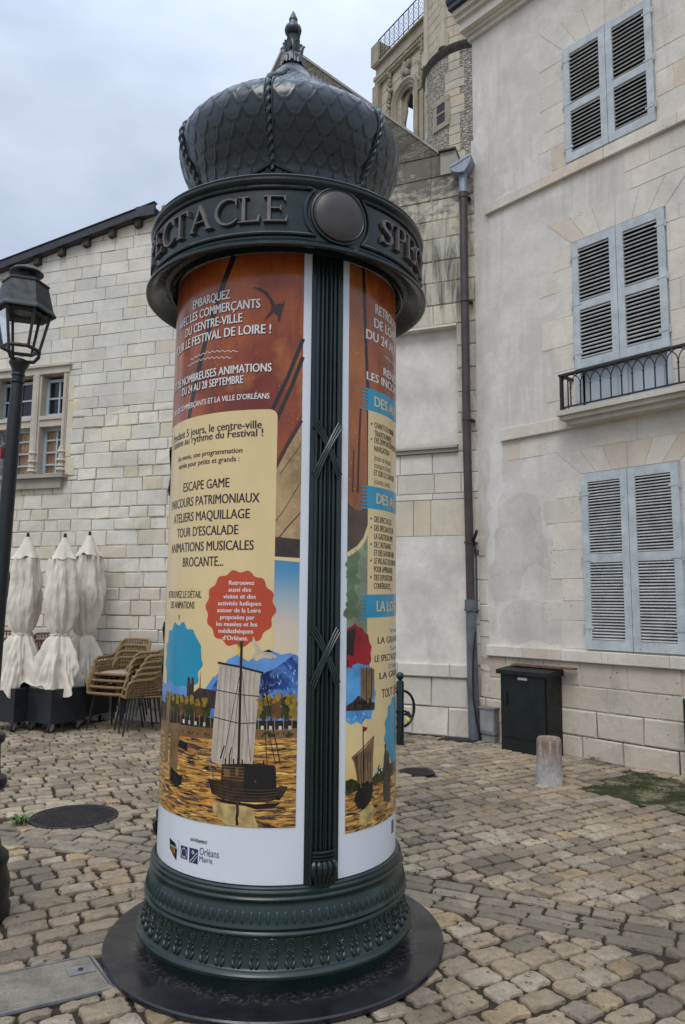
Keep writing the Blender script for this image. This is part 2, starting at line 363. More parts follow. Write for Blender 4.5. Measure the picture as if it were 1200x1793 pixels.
# ------------------------------------------------------------------ ground, paving
def flat_sheet(name, poly, z, mat, kind=None):
    b = MB(); b.add([(x, y, z) for x, y in poly], [tuple(range(len(poly)))]); o = b.build(name, mat); return tag(o, kind=kind) if kind else o
def far_ground_mat():
    t = NT('far cobbles'); v = t.vor(5.5, None, 'DISTANCE_TO_EDGE').outputs['Distance']; vc = t.vor(5.5).outputs['Color']
    c = t.mix(vc, (0.24, 0.20, 0.15), (0.34, 0.29, 0.22)); c = t.mix(t.rng(v, 0.02, 0.07, 1, 0), c, (0.05, 0.043, 0.034)); return t.done(c, 0.8, 0, 0.3)
g_ = flat_sheet('ground', [(-400, -400), (400, -400), (400, 400), (-400, 400)], -0.045, far_ground_mat(), 'structure')
jb = MB(); jb.add([(-7, 0.6, -0.016), (7, 0.6, -0.016), (7, 12.5, -0.016), (-7, 12.5, -0.016)], [(0, 1, 2, 3)]); tag(jb.build('paving_bed', JOINT), kind='structure')
random.seed(4)
ROWAZ = math.radians(59); ra = Vector((math.sin(ROWAZ), math.cos(ROWAZ))); rb = Vector((-ra.y, ra.x))
gut = [Vector(ground(*q)[:2]) for q in ((-260, 1440), (0, 1459), (115, 1468), (266, 1489), (480, 1516), (712, 1552), (960, 1600), (1200, 1645), (1500, 1705))]
def polyline_near(p):
    best = (9, None, None, None)
    for i in range(len(gut) - 1):
        a, b = gut[i], gut[i + 1]; t_ = max(0, min(1, (p - a).dot(b - a) / (b - a).length_squared)); q = a + (b - a) * t_
        if (p - q).length < best[0]: best = ((p - q).length, q, (b - a).normalized(), i)
    return best
MH = [(Vector(ground(130, 1430)[:2]), 0.30), (Vector(ground(730, 1352)[:2]), 0.155)]
LAMPG0 = Vector(ground(-50, 1606)[:2])
slab_c = [Vector(ground(*q)[:2]) for q in ((158, 1674), (200, 1731))]
slab_dir = (Vector(ground(0, 1707)[:2]) - slab_c[0]).normalized()
slab = [slab_c[0], slab_c[1], slab_c[1] + slab_dir * 1.15, slab_c[0] + slab_dir * 1.15]
moss = [Vector(ground(*q)[:2]) for q in ((1003, 1384), (1108, 1349), (1200, 1362), (1330, 1384), (1330, 1452), (1200, 1424))]
grate_c = Vector(ground(804, 1296)[:2])
def clip_half(poly, co, no):
    out = []
    for i in range(len(poly)):
        a, b = poly[i], poly[(i + 1) % len(poly)]; da, db = (a - co).dot(no), (b - co).dot(no)
        if da <= 0: out.append(a)
        if da * db < 0: out.append(a + (b - a) * (da / (da - db)))
    return out
def area(p): return 0.5 * sum(p[i].x * p[(i + 1) % len(p)].y - p[(i + 1) % len(p)].x * p[i].y for i in range(len(p)))
def inside(p, poly):
    s_ = [(poly[(i + 1) % len(poly)] - poly[i]).cross(p - poly[i]) for i in range(len(poly))]
    return all(x > 0 for x in s_) or all(x < 0 for x in s_)
def stone_tone():
    k = random.random(); v = random.uniform(0.80, 1.15)
    if k < 0.62: c = (0.45, 0.355, 0.235)
    elif k < 0.80: c = (0.52, 0.435, 0.315)
    elif k < 0.95: c = (0.29, 0.24, 0.175)
    else: c = (0.47, 0.34, 0.19)
    return tuple(x * v for x in c)
def stone(b, poly, lift=0.0, round_=0.017, tone=None):
    """one rounded block: outline at the bed, shoulder ring, worn top"""
    if area(poly) < 0: poly = poly[::-1]
    c = sum(poly, Vector((0, 0))) / len(poly); pts = []
    n = len(poly)
    for i in range(n):
        p, a, d = poly[i], poly[i - 1], poly[(i + 1) % n]
        r1 = min(round_, (a - p).length * 0.42); r2 = min(round_, (d - p).length * 0.42)
        pa, pd = p + (a - p).normalized() * r1, p + (d - p).normalized() * r2
        pts += [pa, pa * 0.27 + p * 0.46 + pd * 0.27, pd]
        q_ = poly[(i + 1) % n]; r3 = min(round_, (q_ - p).length * 0.42); pe = q_ + (p - q_).normalized() * r3
        no_ = Vector((-(q_ - p).y, (q_ - p).x)).normalized(); ns = 4 if c.y < 5.6 else 2
        for k in range(1, ns):
            o_ = random.gauss(0, .0042)
            if c.y < 5.6 and round_ > 0.015 and random.random() < 0.12: o_ += random.uniform(0.004, 0.012)
            pts.append(pd.lerp(pe, k / ns) + no_ * o_)
    tx, ty = random.gauss(0, 0.022), random.gauss(0, 0.022); h0 = lift + random.gauss(0, 0.0025); m = len(pts); vs = []
    for k, z in ((1.0, -0.022), (0.985, -0.0045), (0.955, -0.0005), (0.89, 0.0012), (0.5, 0.0018)):
        for p in pts:
            q = c + (p - c) * k; zz = z + h0 + (q - c).x * tx + (q - c).y * ty + (random.gauss(0, 0.0016) if k < 0.96 and z > -0.01 else 0)
            vs.append((q.x, q.y, zz))
    vs.append((c.x, c.y, 0.002 + h0)); fs = []
    for r_ in range(4):
        for i in range(m): fs.append((r_ * m + i, r_ * m + (i + 1) % m, (r_ + 1) * m + (i + 1) % m, (r_ + 1) * m + i))
    for i in range(m): fs.append((4 * m + i, 4 * m + (i + 1) % m, 5 * m))
    b.add(vs, fs, tone or stone_tone())
GW = 0.205
pav = MB()
behind = lambda p: (Vector((p.x, p.y, 0)) - RW.P).dot(RW.n) < 0.0 or (Vector((p.x, p.y, 0)) - MW.P).dot(MW.n) < 0.0 or ((Vector((p.x, p.y, 0)) - LW.P).dot(LW.n) < 0.0 and p.x < -1.9)
for j in range(-70, 110):
    bpos = j * 0.134; off = random.uniform(0, 0.3)
    x = -11 + off
    wob = random.uniform(-.006, .006)
    while x < 13:
        ln = random.uniform(0.13, 0.225); c = ra * (x + ln / 2) + rb * (bpos + 0.07)
        x0 = x; x += ln
        if not (-5.6 < c.x < 5.6 and 1.55 < c.y < 12 and abs(c.x) < c.y * 0.62 + 1.4) or behind(c): continue
        g = 0.0105
        def jt(): return random.gauss(0, .0055)
        poly = [ra * (x0 + g + jt()) + rb * (bpos + g + jt() + wob), ra * (x - g + jt()) + rb * (bpos + g + jt() + wob),
                ra * (x - g + jt()) + rb * (bpos + 0.134 - g + jt()), ra * (x0 + g + jt()) + rb * (bpos + 0.134 - g + jt())]
        if any((c - m_).length < r_ + 0.135 for m_, r_ in MH[:1]) or (c - MH[1][0]).length < 0.18: continue
        if (c - Vector((CX, CY))).length < 0.68 or inside(c, slab) or inside(c, moss) or (c - grate_c).length < 0.1: continue
        if (c - LAMPG0).length < 0.1: continue
        d, q, t_, i_ = polyline_near(c)
        if d < GW + 0.3:
            no = (c - q).normalized(); s_ = 1 if t_.cross(c - q) > 0 else -1; no = Vector((-t_.y, t_.x)) * s_
            poly = clip_half(poly, q + no * (GW + 0.012), -no)
            if len(poly) < 3 or abs(area(poly)) < 0.004: continue
        if inside(c, slab) is False:
            for i in range(4):
                a, b_ = slab[i], slab[(i + 1) % 4]; cc = sum(slab, Vector((0, 0))) / 4; no = Vector((-(b_ - a).y, (b_ - a).x)).normalized()
                if no.dot(cc - a) < 0: no = -no
                if (c - a).dot(no) < 0 and 0 < (c - a).dot((b_ - a).normalized()) < (b_ - a).length and (c - a).dot(no) > -0.25:
                    poly = clip_half(poly, a - no * 0.02, no) or poly
            if len(poly) < 3 or abs(area(poly)) < 0.003: continue
        stone(pav, poly)
# drainage channel: rows of setts along a curved line
for r0, r1, lift in ((-0.2, -0.105, -0.002), (-0.10, -0.005, -0.010), (0.0, 0.095, -0.010), (0.10, 0.2, -0.002)):
    s_ = random.uniform(0, .2); total = [0]
    for i in range(len(gut) - 1): total.append(total[-1] + (gut[i + 1] - gut[i]).length)
    def gp(s, o):
        s = max(0, min(total[-1] - 1e-3, s)); i = max(k for k in range(len(gut) - 1) if total[k] <= s); a, b = gut[i], gut[i + 1]; t_ = (b - a).normalized()
        ta = (gut[min(i + 2, len(gut) - 1)] - gut[i]).normalized() if s - total[i] > (total[i + 1] - total[i]) / 2 else (gut[i + 1] - gut[max(i - 1, 0)]).normalized()
        return a + t_ * (s - total[i]) + Vector((-ta.y, ta.x)) * o
    while s_ < total[-1] - 0.3:
        ln = random.uniform(0.17, 0.27)
        stone(pav, [gp(s_ + .006, r0 + .004), gp(s_ + ln - .006, r0 + .004), gp(s_ + ln - .006, r1 - .004), gp(s_ + .006, r1 - .004)], lift, 0.012,
              (lambda c, v: tuple(x * v for x in c))(random.choice([(0.36, 0.30, 0.22), (0.29, 0.245, 0.185), (0.44, 0.37, 0.265)]), random.uniform(0.72, 0.98)))
        s_ += ln
c0, r0 = MH[0]
for k in range(15):
    a0, a1 = 2 * PI * (k + .04) / 15, 2 * PI * (k + .96) / 15
    pol = lambda a, r_: c0 + Vector((math.cos(a), math.sin(a))) * r_
    stone(pav, [pol(a0, r0 + .015), pol(a1, r0 + .015), pol(a1, r0 + .135), pol(a0, r0 + .135)], 0, 0.016)
tag(pav.build('cobble_paving', COBBLE, smooth=True, weld=False, auto=70), kind='structure')

# ------------------------------------------------------------------ the advertising column
column = thing('advertising_column', (CX, CY, 0), 'dark green onion domed advertising column with two sailing festival posters', 'advertising column')
COLC = (CX, CY, 0)
b = MB(); b.lathe([(0.62, 0.0), (0.795, 0.0), (0.803, 0.006), (0.803, 0.022), (0.797, 0.028), (0.55, 0.03)], 160, COLC)
b.build('base_plate', BLACKPL, column, True)
b = MB(); b.lathe([(0.60, 0.028), (0.605, 0.06), (0.612, 0.085), (0.640, 0.094), (0.650, 0.098), (0.6555, 0.106), (0.6555, 0.116), (0.650, 0.124), (0.638, 0.130), (0.636, 0.134), (0.632, 0.137),
    (0.622, 0.165), (0.616, 0.20), (0.6145, 0.235), (0.615, 0.248), (0.622, 0.252), (0.627, 0.256), (0.627, 0.262), (0.622, 0.266), (0.619, 0.270), (0.622, 0.277), (0.626, 0.284), (0.624, 0.290),
    (0.617, 0.302), (0.610, 0.325), (0.605, 0.348), (0.600, 0.356), (0.597, 0.366), (0.597, 0.374), (0.603, 0.378), (0.607, 0.384), (0.607, 0.390), (0.603, 0.396), (0.598, 0.399), (0.598, 0.404), (0.602, 0.407), (0.602, 0.414),
    (0.597, 0.418), (0.594, 0.421), (0.594, 0.428), (0.590, 0.432), (0.57, 0.434)], 192, COLC)
base = b.build('base', IRONB, column, True, auto=30)
b = MB()
def blob(b, a, z, r, w, h, dep, tilt=0.0, n=8, m=5, slope=0.0, taper=0.0):
    """a low raised pad of half width w, half height h, on the column's skin"""
    vs = []; fs = []; da = 1 / (r * PI / 180)
    for i in range(m + 1):
        k = i / m; ring = math.sin(k * PI / 2); hz = math.cos(k * PI / 2)
        for j in range(n):
            q = 2 * PI * j / n; x, y = w * ring * math.cos(q), h * ring * math.sin(q); x *= 1 + taper * y / h
            x, y = x * math.cos(tilt) - y * math.sin(tilt), x * math.sin(tilt) + y * math.cos(tilt)
            vs.append(cylp(a + x * da, z + y, r + slope * y - 0.001 + dep * hz))
    for i in range(m):
        for j in range(n): fs.append((i * n + j, i * n + (j + 1) % n, (i + 1) * n + (j + 1) % n, (i + 1) * n + j))
    b.add(vs, fs)
for k in range(108):
    a = k * 360 / 108 - 3
    blob(b, a, 0.321, 0.611, 0.0095, 0.027, 0.007, n=10, m=4, slope=-0.30)
    pts = [cylp(a + (0.0148 * math.cos(q)) / 0.0107, 0.317 + (0.030 if math.sin(q) > 0 else 0.031) * math.sin(q), 0.6122 - 0.30 * (0.031 * math.sin(q)) + 0.0005) for q in [PI * (0.93 + 1.14 * i / 12) for i in range(13)]]
    b.tube(pts, 0.0028, 5)
for k in range(54):
    a = k * 360 / 54 - 1.2; da = 1 / 0.0107; R_ = 0.6155
    def ell(rx, rz, z, t0=0, t1=2 * PI, n=14, lift=0.0): return [cylp(a + rx * math.cos(t0 + (t1 - t0) * i / n) * da, z + rz * math.sin(t0 + (t1 - t0) * i / n), R_ + lift) for i in range(n + 1)]
    b.tube(ell(0.0195, 0.0215, 0.222)[:-1], 0.0042, 5, closed=True)
    for q in range(7): blob(b, a + 0.0105 * math.cos(q * 2 * PI / 7 + .4) * da, 0.222 + 0.0115 * math.sin(q * 2 * PI / 7 + .4), R_, 0.0042, 0.0042, 0.004, n=6, m=2)
    blob(b, a, 0.222, R_, 0.006, 0.007, 0.006, n=6, m=3)
    blob(b, a - 0.011 * da, 0.2435, R_, 0.010, 0.004, 0.005, -0.3, n=6, m=2); blob(b, a + 0.011 * da, 0.2435, R_, 0.010, 0.004, 0.005, 0.3, n=6, m=2)
    b.tube([cylp(a, 0.200, R_ + .001), cylp(a, 0.165, 0.622)], 0.0022, 5)
    for sgn in (-1, 1):
        blob(b, a + sgn * 0.0095 * da, 0.1935, 0.617, 0.0045, 0.009, 0.006, -sgn * 0.35, n=7, m=3, slope=-.2)
        blob(b, a + sgn * 0.0115 * da, 0.176, 0.620, 0.0055, 0.011, 0.008, -sgn * 0.35, n=7, m=3, slope=-.25)
        blob(b, a + sgn * 0.0135 * da, 0.152, 0.627, 0.0085, 0.019, 0.010, -sgn * 0.42, n=8, m=3, slope=-.42, taper=-0.35)
b.build('cast_ornament', IRONB, base, True, weld=False, auto=60)
b = MB()
for a, z in ((-19.0, 0.253), (0.5, 0.193), (20.5, 0.195), (60, 0.20), (-70, 0.20)): b.tube([cylp(a, z, 0.60), cylp(a, z, 0.629 if z < 0.25 else 0.6285)], 0.0075, 12)
b.build('bolt_hole', DARK, base)
b = MB(); b.lathe([(0.5752, 0.41), (0.5752, 3.26)], 128, COLC, caps=False); b.build('shaft', IRON, column, True)
# pilasters, each fluted, with two crossed ribbons and a leafed foot
PILS = (18.6, -101.4, 138.6)
for pa in PILS:
    b = MB(); prof = [(-7.5, 0.574), (-7.5, 0.583), (-6.9, 0.584), (-6.6, 0.584)]
    for k in range(6):
        c_ = -5.0 + k * 2.0
        if k >= 3: c_ += 0.0
        for q in range(7):
            t_ = PI * q / 6; prof.append((c_ - 0.88 * math.cos(t_), 0.585 + 0.0135 * math.sin(t_)))
    prof += [(6.6, 0.584), (6.9, 0.584), (7.5, 0.583), (7.5, 0.574)]
    zs = [0.432, 3.22]; vs = [cylp(pa + a, z, r) for z in zs for a, r in prof]; n = len(prof)
    b.add(vs, [(i, i + 1, n + i + 1, n + i) for i in range(n - 1)])
    pil = b.build('pilaster', IRON, column, True, auto=35)
    b = MB(); b.box((-0.12, 0.45, 0.5865), (0.12, 3.2, 0.6005), lambda a, z, r: cylp(pa + a, z, r)); b.build('seam', DARK, pil)
    for zc in (2.288, 1.377):
        b = MB()
        for sgn in (-1, 1):
            for off in (-1, 0, 1):
                pts = []
                for i in range(13):
                    t_ = -1 + 2 * i / 12
                    pts.append(cylp(pa + sgn * (5.6 * t_) + 0.55 * off * (0.5 + abs(t_)), zc + 0.118 * t_ * (1 - 0.12 * t_) - 0.011 * off * sgn, 0.603 + (0.006 if sgn > 0 else 0) * (1 - abs(t_))))
                b.tube(pts, [0.0045 + 0.0025 * (1 - abs(-1 + 2 * i / 12)) for i in range(13)], 6)
        b.build('ribbon_cross', IRONB, pil, True)
    b = MB()
    for z, hh, dd in ((0.563, 0.006, 0.024), (0.549, 0.006, 0.024), (0.535, 0.006, 0.022)):
        b.tube([cylp(pa - 4.6 + 9.2 * i / 16, z, 0.588 + dd * math.sin(PI * (0.12 + 0.76 * i / 16)) ** 0.5) for i in range(17)], hh, 7)
    for k in range(5):
        aa = -4 + 2 * k
        pts = [cylp(pa + aa * s_, z, 0.590 + d_ * (1 - 0.35 * (aa / 5) ** 2)) for s_, z, d_ in ((0.92, 0.526, 0.014), (1.08, 0.514, 0.026), (1.12, 0.498, 0.030), (1.02, 0.475, 0.024), (0.84, 0.452, 0.014), (0.72, 0.434, 0.010))]
        b.tube(pts, [0.009, 0.0125, 0.0125, 0.0115, 0.009, 0.008], 7)
    b.build('leafed_foot', IRON, pil, True)
# drum
b = MB(); b.lathe([(0.577, 3.30), (0.577, 3.215), (0.586, 3.205), (0.592, 3.195), (0.60, 3.19), (0.604, 3.178), (0.612, 3.176), (0.618, 3.20), (0.64, 3.205), (0.665, 3.19), (0.69, 3.165), (0.712, 3.152), (0.727, 3.150), (0.7345, 3.155), (0.7345, 3.166),
    (0.729, 3.173), (0.715, 3.178), (0.708, 3.184), (0.704, 3.190), (0.700, 3.197), (0.700, 3.438), (0.704, 3.444), (0.710, 3.449), (0.717, 3.456), (0.7215, 3.464), (0.7215, 3.474), (0.715, 3.480), (0.7185, 3.486), (0.716, 3.4915), (0.705, 3.495),
    (0.66, 3.497), (0.56, 3.505), (0.44, 3.51)], 192, COLC, caps=False)
drum = b.build('drum', IRON, column, True, auto=28)
DK = 1 / (0.70 * PI / 180)
for pa in PILS:
    nx = pa - 120
    b = MB(); rr = 0.157
    top = 3.427; bot = 3.210; mid = 3.3265
    pts = []
    arcq = math.asin(0.1085 / rr)
    for i in range(17):
        q = arcq - 2 * arcq * i / 16; pts.append((pa - rr * math.cos(q) * DK, mid + rr * math.sin(q)))
    for i in range(1, 61): pts.append((pts[16][0] + (nx + rr * math.cos(arcq) * DK - pts[16][0]) * i / 60, mid - 0.1085))
    for i in range(1, 17):
        q = -arcq + 2 * arcq * i / 16; pts.append((nx + rr * math.cos(q) * DK, mid + rr * math.sin(q)))
    e0 = pts[-1][0]
    for i in range(1, 60): pts.append((e0 + (pts[0][0] - e0) * i / 60, mid + 0.1085))
    b.tube([cylp(a, z, 0.7035) for a, z in pts], 0.0095, 8, closed=True)
    b.build('panel_moulding', IRON, drum, True)
    b = MB(); n = 40; prof = [(0.134, 0.700), (0.134, 0.712), (0.127, 0.714), (0.125, 0.706), (0.121, 0.706), (0.1205, 0.717), (0.117, 0.7195), (0.1135, 0.717), (0.10, 0.7225), (0.07, 0.730), (0.035, 0.7345), (0.0, 0.736)]
    vs = []; fs = []
    for r_, R_ in prof:
        for k in range(n): vs.append(cylp(pa + r_ * math.cos(2 * PI * k / n) * DK, mid + r_ * math.sin(2 * PI * k / n), R_))
    fl = lambda i0, i1: [(i * n + k, i * n + (k + 1) % n, (i + 1) * n + (k + 1) % n, (i + 1) * n + k) for i in range(i0, i1) for k in range(n)]
    b.add(vs, fl(0, 4)); ro = b.build('boss_ring', IRON, drum, True, auto=35)
    b = MB(); b.add(vs, fl(4, len(prof) - 1)); b.build('round_boss', BRONZE, drum, True, auto=35)
# raised serif capitals; every stroke is a strip of half widths along a path, in units of the cap height
def arcp(cx, cy, rx, ry, a0, a1, n=14): return [(cx + rx * math.cos(math.radians(a0 + (a1 - a0) * i / n)), cy + ry * math.sin(math.radians(a0 + (a1 - a0) * i / n))) for i in range(n + 1)]
TK, TN = 0.044, 0.019
def st(x, y0=0, y1=1): return ([(x, y0 + (y1 - y0) * i / 4) for i in range(5)], TK)
def hz(x0, x1, y, w=TN): return ([(x0 + (x1 - x0) * i / 6, y) for i in range(7)], w)
def cwid(n): return [TN + (TK * 1.1 - TN) * math.sin(PI * i / n) ** 1.3 for i in range(n + 1)]
GLY = {
 'E': (0.62, [st(0.15), hz(0.0, 0.56, 0.975), hz(0.15, 0.46, 0.52), hz(0.0, 0.60, 0.025), ([(0.545, 1.0), (0.57, 0.80)], [.03, .018]), ([(0.45, 0.62), (0.455, 0.42)], [.016, .02]), ([(0.585, 0.0), (0.625, 0.23)], [.035, .018])]),
 'L': (0.58, [st(0.15), hz(0.0, 0.30, 0.975), hz(0.0, 0.56, 0.025), ([(0.54, 0.0), (0.585, 0.25)], [.035, .018])]),
 'T': (0.70, [st(0.35), hz(0.22, 0.48, 0.025), hz(0.0, 0.70, 0.972), ([(0.03, 1.0), (0.0, 0.76)], [.035, .018]), ([(0.67, 1.0), (0.70, 0.76)], [.035, .018])]),
 'A': (0.80, [([(0.08, 0.03), (0.39, 1.0)], .032), ([(0.37, 1.02), (0.69, 0.03)], [.05, TK]), hz(0.20, 0.58, 0.36), hz(0.0, 0.20, 0.022), hz(0.55, 0.82, 0.022)]),
 'C': (0.76, [(arcp(0.44, 0.5, 0.40, 0.485, 48, 322, 22), cwid(22)), ([(0.70, 0.99), (0.715, 0.70)], [.03, .016])]),
 'S': (0.52, [([(0.44, 0.80), (0.40, 0.90), (0.32, 0.965), (0.22, 0.965), (0.12, 0.90), (0.085, 0.78), (0.12, 0.66), (0.22, 0.565), (0.33, 0.48), (0.42, 0.38), (0.445, 0.25), (0.40, 0.12), (0.30, 0.04), (0.20, 0.03), (0.09, 0.09), (0.04, 0.22)],
              [.02, .026, .03, .032, .045, .058, .066, .07, .07, .066, .058, .045, .032, .03, .026, .022]), ([(0.455, 0.98), (0.445, 0.72)], [.03, .016]), ([(0.03, 0.02), (0.035, 0.28)], [.03, .016])]),
 'P': (0.58, [st(0.15), hz(0.0, 0.30, 0.025), hz(0.0, 0.20, 0.975), ([(0.15, 0.97), (0.26, 0.975)] + arcp(0.28, 0.735, 0.245, 0.24, 85, -85, 12) + [(0.26, 0.495), (0.15, 0.50)], [.026, .026] + [TN + (TK - TN) * math.sin(PI * i / 12) for i in range(13)] + [.026, .026])]),
}
LETPOS = [('S', -83.1, 1.34), ('P', -75.2, 1.32), ('E', -67.0, 1.36), ('C', -57.6, 1.18), ('T', -50.2, 1.36), ('A', -39.9, 1.34), ('C', -28.0, 1.2), ('L', -18.7, 1.36), ('E', -9.4, 1.38)]   # left edge in degrees, width factor
def solid_strip(b, path, w, mapf, d0, d1):
    n = len(path); ws = w if isinstance(w, list) else [w] * n; Lp = []; Rp = []
    for i in range(n):
        a = Vector(path[max(i - 1, 0)]); c = Vector(path[min(i + 1, n - 1)]); t_ = (c - a).normalized(); no = Vector((-t_.y, t_.x)); p = Vector(path[i])
        Lp.append(p + no * ws[i]); Rp.append(p - no * ws[i])
    vs = [mapf(p.x, p.y, d1) for p in Lp] + [mapf(p.x, p.y, d1) for p in Rp] + [mapf(p.x, p.y, d0) for p in Lp] + [mapf(p.x, p.y, d0) for p in Rp]
    fs = []
    for i in range(n - 1): fs += [(i, n + i, n + i + 1, i + 1), (i, i + 1, 2 * n + i + 1, 2 * n + i), (n + i + 1, n + i, 3 * n + i, 3 * n + i + 1)]
    fs += [(0, 2 * n, 3 * n, n), (n - 1, 2 * n - 1, 4 * n - 1, 3 * n - 1)]
    b.add(vs, fs)
for wi, pa in enumerate(PILS):
    for ch, off, xs_ in LETPOS:
        a0 = pa - 18.6 + off; b = MB()
        for k, (path, w) in enumerate(GLY[ch][1]):
            solid_strip(b, path, w, lambda x, y, d: cylp(a0 + x * 0.121 * DK * xs_, 3.267 + y * 0.121, d), 0.699, 0.7165 + 0.0005 * k)
        b.build('raised_letter', LETTER, drum, weld=False)
# onion dome: six scaled lobes between rope ribs
DPROF = [(0.44, 3.50), (0.445, 3.58), (0.456, 3.66), (0.485, 3.735), (0.530, 3.81), (0.566, 3.88), (0.588, 3.945), (0.592, 4.00), (0.579, 4.045), (0.55, 4.082), (0.505, 4.12), (0.44, 4.172), (0.36, 4.237), (0.27, 4.312), (0.185, 4.392), (0.125, 4.455), (0.10, 4.495)]
def cat(P_, t):
    n = len(P_) - 1; x = t * n; i = min(int(x), n - 1); f = x - i; p = [Vector(P_[max(0, min(n, i + k))]) for k in (-1, 0, 1, 2)]
    return 0.5 * ((2 * p[1]) + (p[2] - p[0]) * f + (2 * p[0] - 5 * p[1] + 4 * p[2] - p[3]) * f * f + (3 * p[1] - p[0] - 3 * p[2] + p[3]) * f ** 3)
DS = [cat(DPROF, i / 240) for i in range(241)]
DLEN = [0]
for i in range(240): DLEN.append(DLEN[-1] + (DS[i + 1] - DS[i]).length)
DT = DLEN[-1]
def dprof(t):
    s_ = t * DT; lo, hi = 0, 240
    while hi - lo > 1:
        m_ = (lo + hi) // 2
        if DLEN[m_] <= s_: lo = m_
        else: hi = m_
    f = (s_ - DLEN[lo]) / (DLEN[hi] - DLEN[lo]); p = DS[lo].lerp(DS[hi], f); tg = (DS[hi] - DS[lo]).normalized(); return p, Vector((tg.y, -tg.x))
RIB0 = -11.0
def scale_relief(x, y):
    """x across the lobe in scale widths, y down-to-up in rows: ridges along the scale edges, a swell inside"""
    best = 0.0; inner = 0.0
    for j in (math.floor(y) - 1, math.floor(y)):
        xx = x + 0.5 * (j % 2); a = (xx % 1.0) - 0.5; yb = j + (2 * abs(a)) ** 2.4 * 1.0
        d = (y - yb) / math.sqrt(1 + (2.4 * abs(2 * a) ** 1.4 * 1.25) ** 2)
        best = max(best, math.exp(-(d / 0.09) ** 2))
        if 0 < y - yb < 1.3: inner = max(inner, math.exp(-((y - yb - 0.35) / 0.4) ** 2) * max(0, 1 - (2 * a) ** 2))
    return best, inner
for k in range(6):
    ca = RIB0 + 30 + 60 * k
    def sec(u_, v_):
        p, no = dprof(v_); s_ = 2 * u_ - 1; y = v_ * DT / 0.068; ridge, inner = scale_relief(u_ * 6.0 + 0.25, y)
        edge = max(0, min(1, (1 - abs(s_)) / 0.06)) * max(0, min(1, (0.93 - v_) / 0.05)) * max(0, min(1, (v_ - 0.07) / 0.06))
        w_ = max(0, min(1, (v_ - 0.36) / 0.20)); w_ = w_ * w_ * (3 - 2 * w_) * max(0.0, min(1, (1.02 - v_) / 0.35)); lob = -0.012 * w_ * (1 - abs(s_) ** 1.9) - 0.012 * abs(s_) ** 5 * math.sin(PI * min(1, v_ * 1.15)) + 0.004
        d = (0.0042 * ridge + 0.0026 * inner) * edge + lob
        return cylp(ca + 30 * s_, p.y + no.y * d, p.x + no.x * d)
    b = MB(); b.grid(sec, 132, 150); b.build('dome_lobe', DOME, column, True, auto=80)
for k in range(6):
    a = RIB0 + 60 * k; b = MB(); nv, nn = 260, 10; vs = []; fs = []
    for i in range(nv + 1):
        v_ = 0.135 + 0.81 * i / nv; p, no = dprof(v_); ctr = Vector((p.x + no.x * 0.004, p.y + no.y * 0.004)); s_ = v_ * DT
        for j in range(nn):
            q = 2 * PI * j / nn; r_ = 0.0135 * (1 + 0.32 * math.cos(2 * q - s_ * 2 * PI / 0.042))
            dr = no * (r_ * math.cos(q)); vs.append(cylp(a, ctr.y + dr.y, ctr.x + dr.x) + (cylp(a + 90, 0, 1) - Vector((CX, CY, 0))) * (r_ * math.sin(q)))
    for i in range(nv):
        for j in range(nn): fs.append((i * nn + j, i * nn + (j + 1) % nn, (i + 1) * nn + (j + 1) % nn, (i + 1) * nn + j))
    b.add(vs, fs); b.build('rope_rib', DOME, column, True, auto=80)
    b = MB()
    for sg in (-1, 1):
        b.tube([cylp(a + sg * 1.6, dprof(v_)[0].y, dprof(v_)[0].x + 0.001) for v_ in [0.14 + 0.79 * i / 50 for i in range(51)]], 0.005, 5)
        pts = [cylp(a + sg * (1.6 + 28 * (i / 10)), 3.69 - 0.085 * (i / 10) ** 0.8, 0.476 - 0.014 * (i / 10)) for i in range(11)]
        b.tube(pts, 0.008, 6)
    b.build('rib_edging', DOME, column, True)
b = MB(); b.lathe([(0.06, 4.42), (0.100, 4.475), (0.102, 4.49), (0.098, 4.50), (0.090, 4.512), (0.078, 4.528), (0.066, 4.545), (0.060, 4.55), (0.052, 4.553), (0.050, 4.558), (0.056, 4.568), (0.061, 4.583), (0.062, 4.60), (0.058, 4.618), (0.048, 4.634), (0.036, 4.645),
    (0.030, 4.665), (0.025, 4.69), (0.0225, 4.71), (0.022, 4.745), (0.026, 4.756), (0.038, 4.764), (0.046, 4.776), (0.048, 4.79), (0.045, 4.804), (0.036, 4.814), (0.026, 4.82), (0.0235, 4.826), (0.0245, 4.836), (0.0225, 4.841), (0.0245, 4.846), (0.0245, 4.858), (0.021, 4.866), (0.015, 4.883), (0.008, 4.899), (0.001, 4.912)], 40, COLC)
fin = b.build('finial', DOME, column, True, auto=35)
b = MB()
for tier, (z0, r0, h, n) in enumerate(((4.565, 0.056, 0.07, 8), (4.632, 0.040, 0.062, 6), (4.665, 0.029, 0.062, 5))):
    for k in range(n):
        a = 360 * k / n + 20 * tier
        for da in (-1, 0, 1):
            pts = [cylp(a + da * 14 * (1 - t_ * 0.5), z0 + h * t_ - (0.012 if t_ > 0.85 else 0) - 0.01 * abs(da), r0 + 0.006 + 0.024 * t_ ** 2.5 * (1 - 0.4 * abs(da)) - 0.022 * t_ * (tier == 0)) for t_ in (0, .3, .6, .85, 1.0)]
            b.tube(pts, [0.007, 0.011, 0.010, 0.008, 0.004], 6)
b.build('finial_leaf', DOME, fin, True)

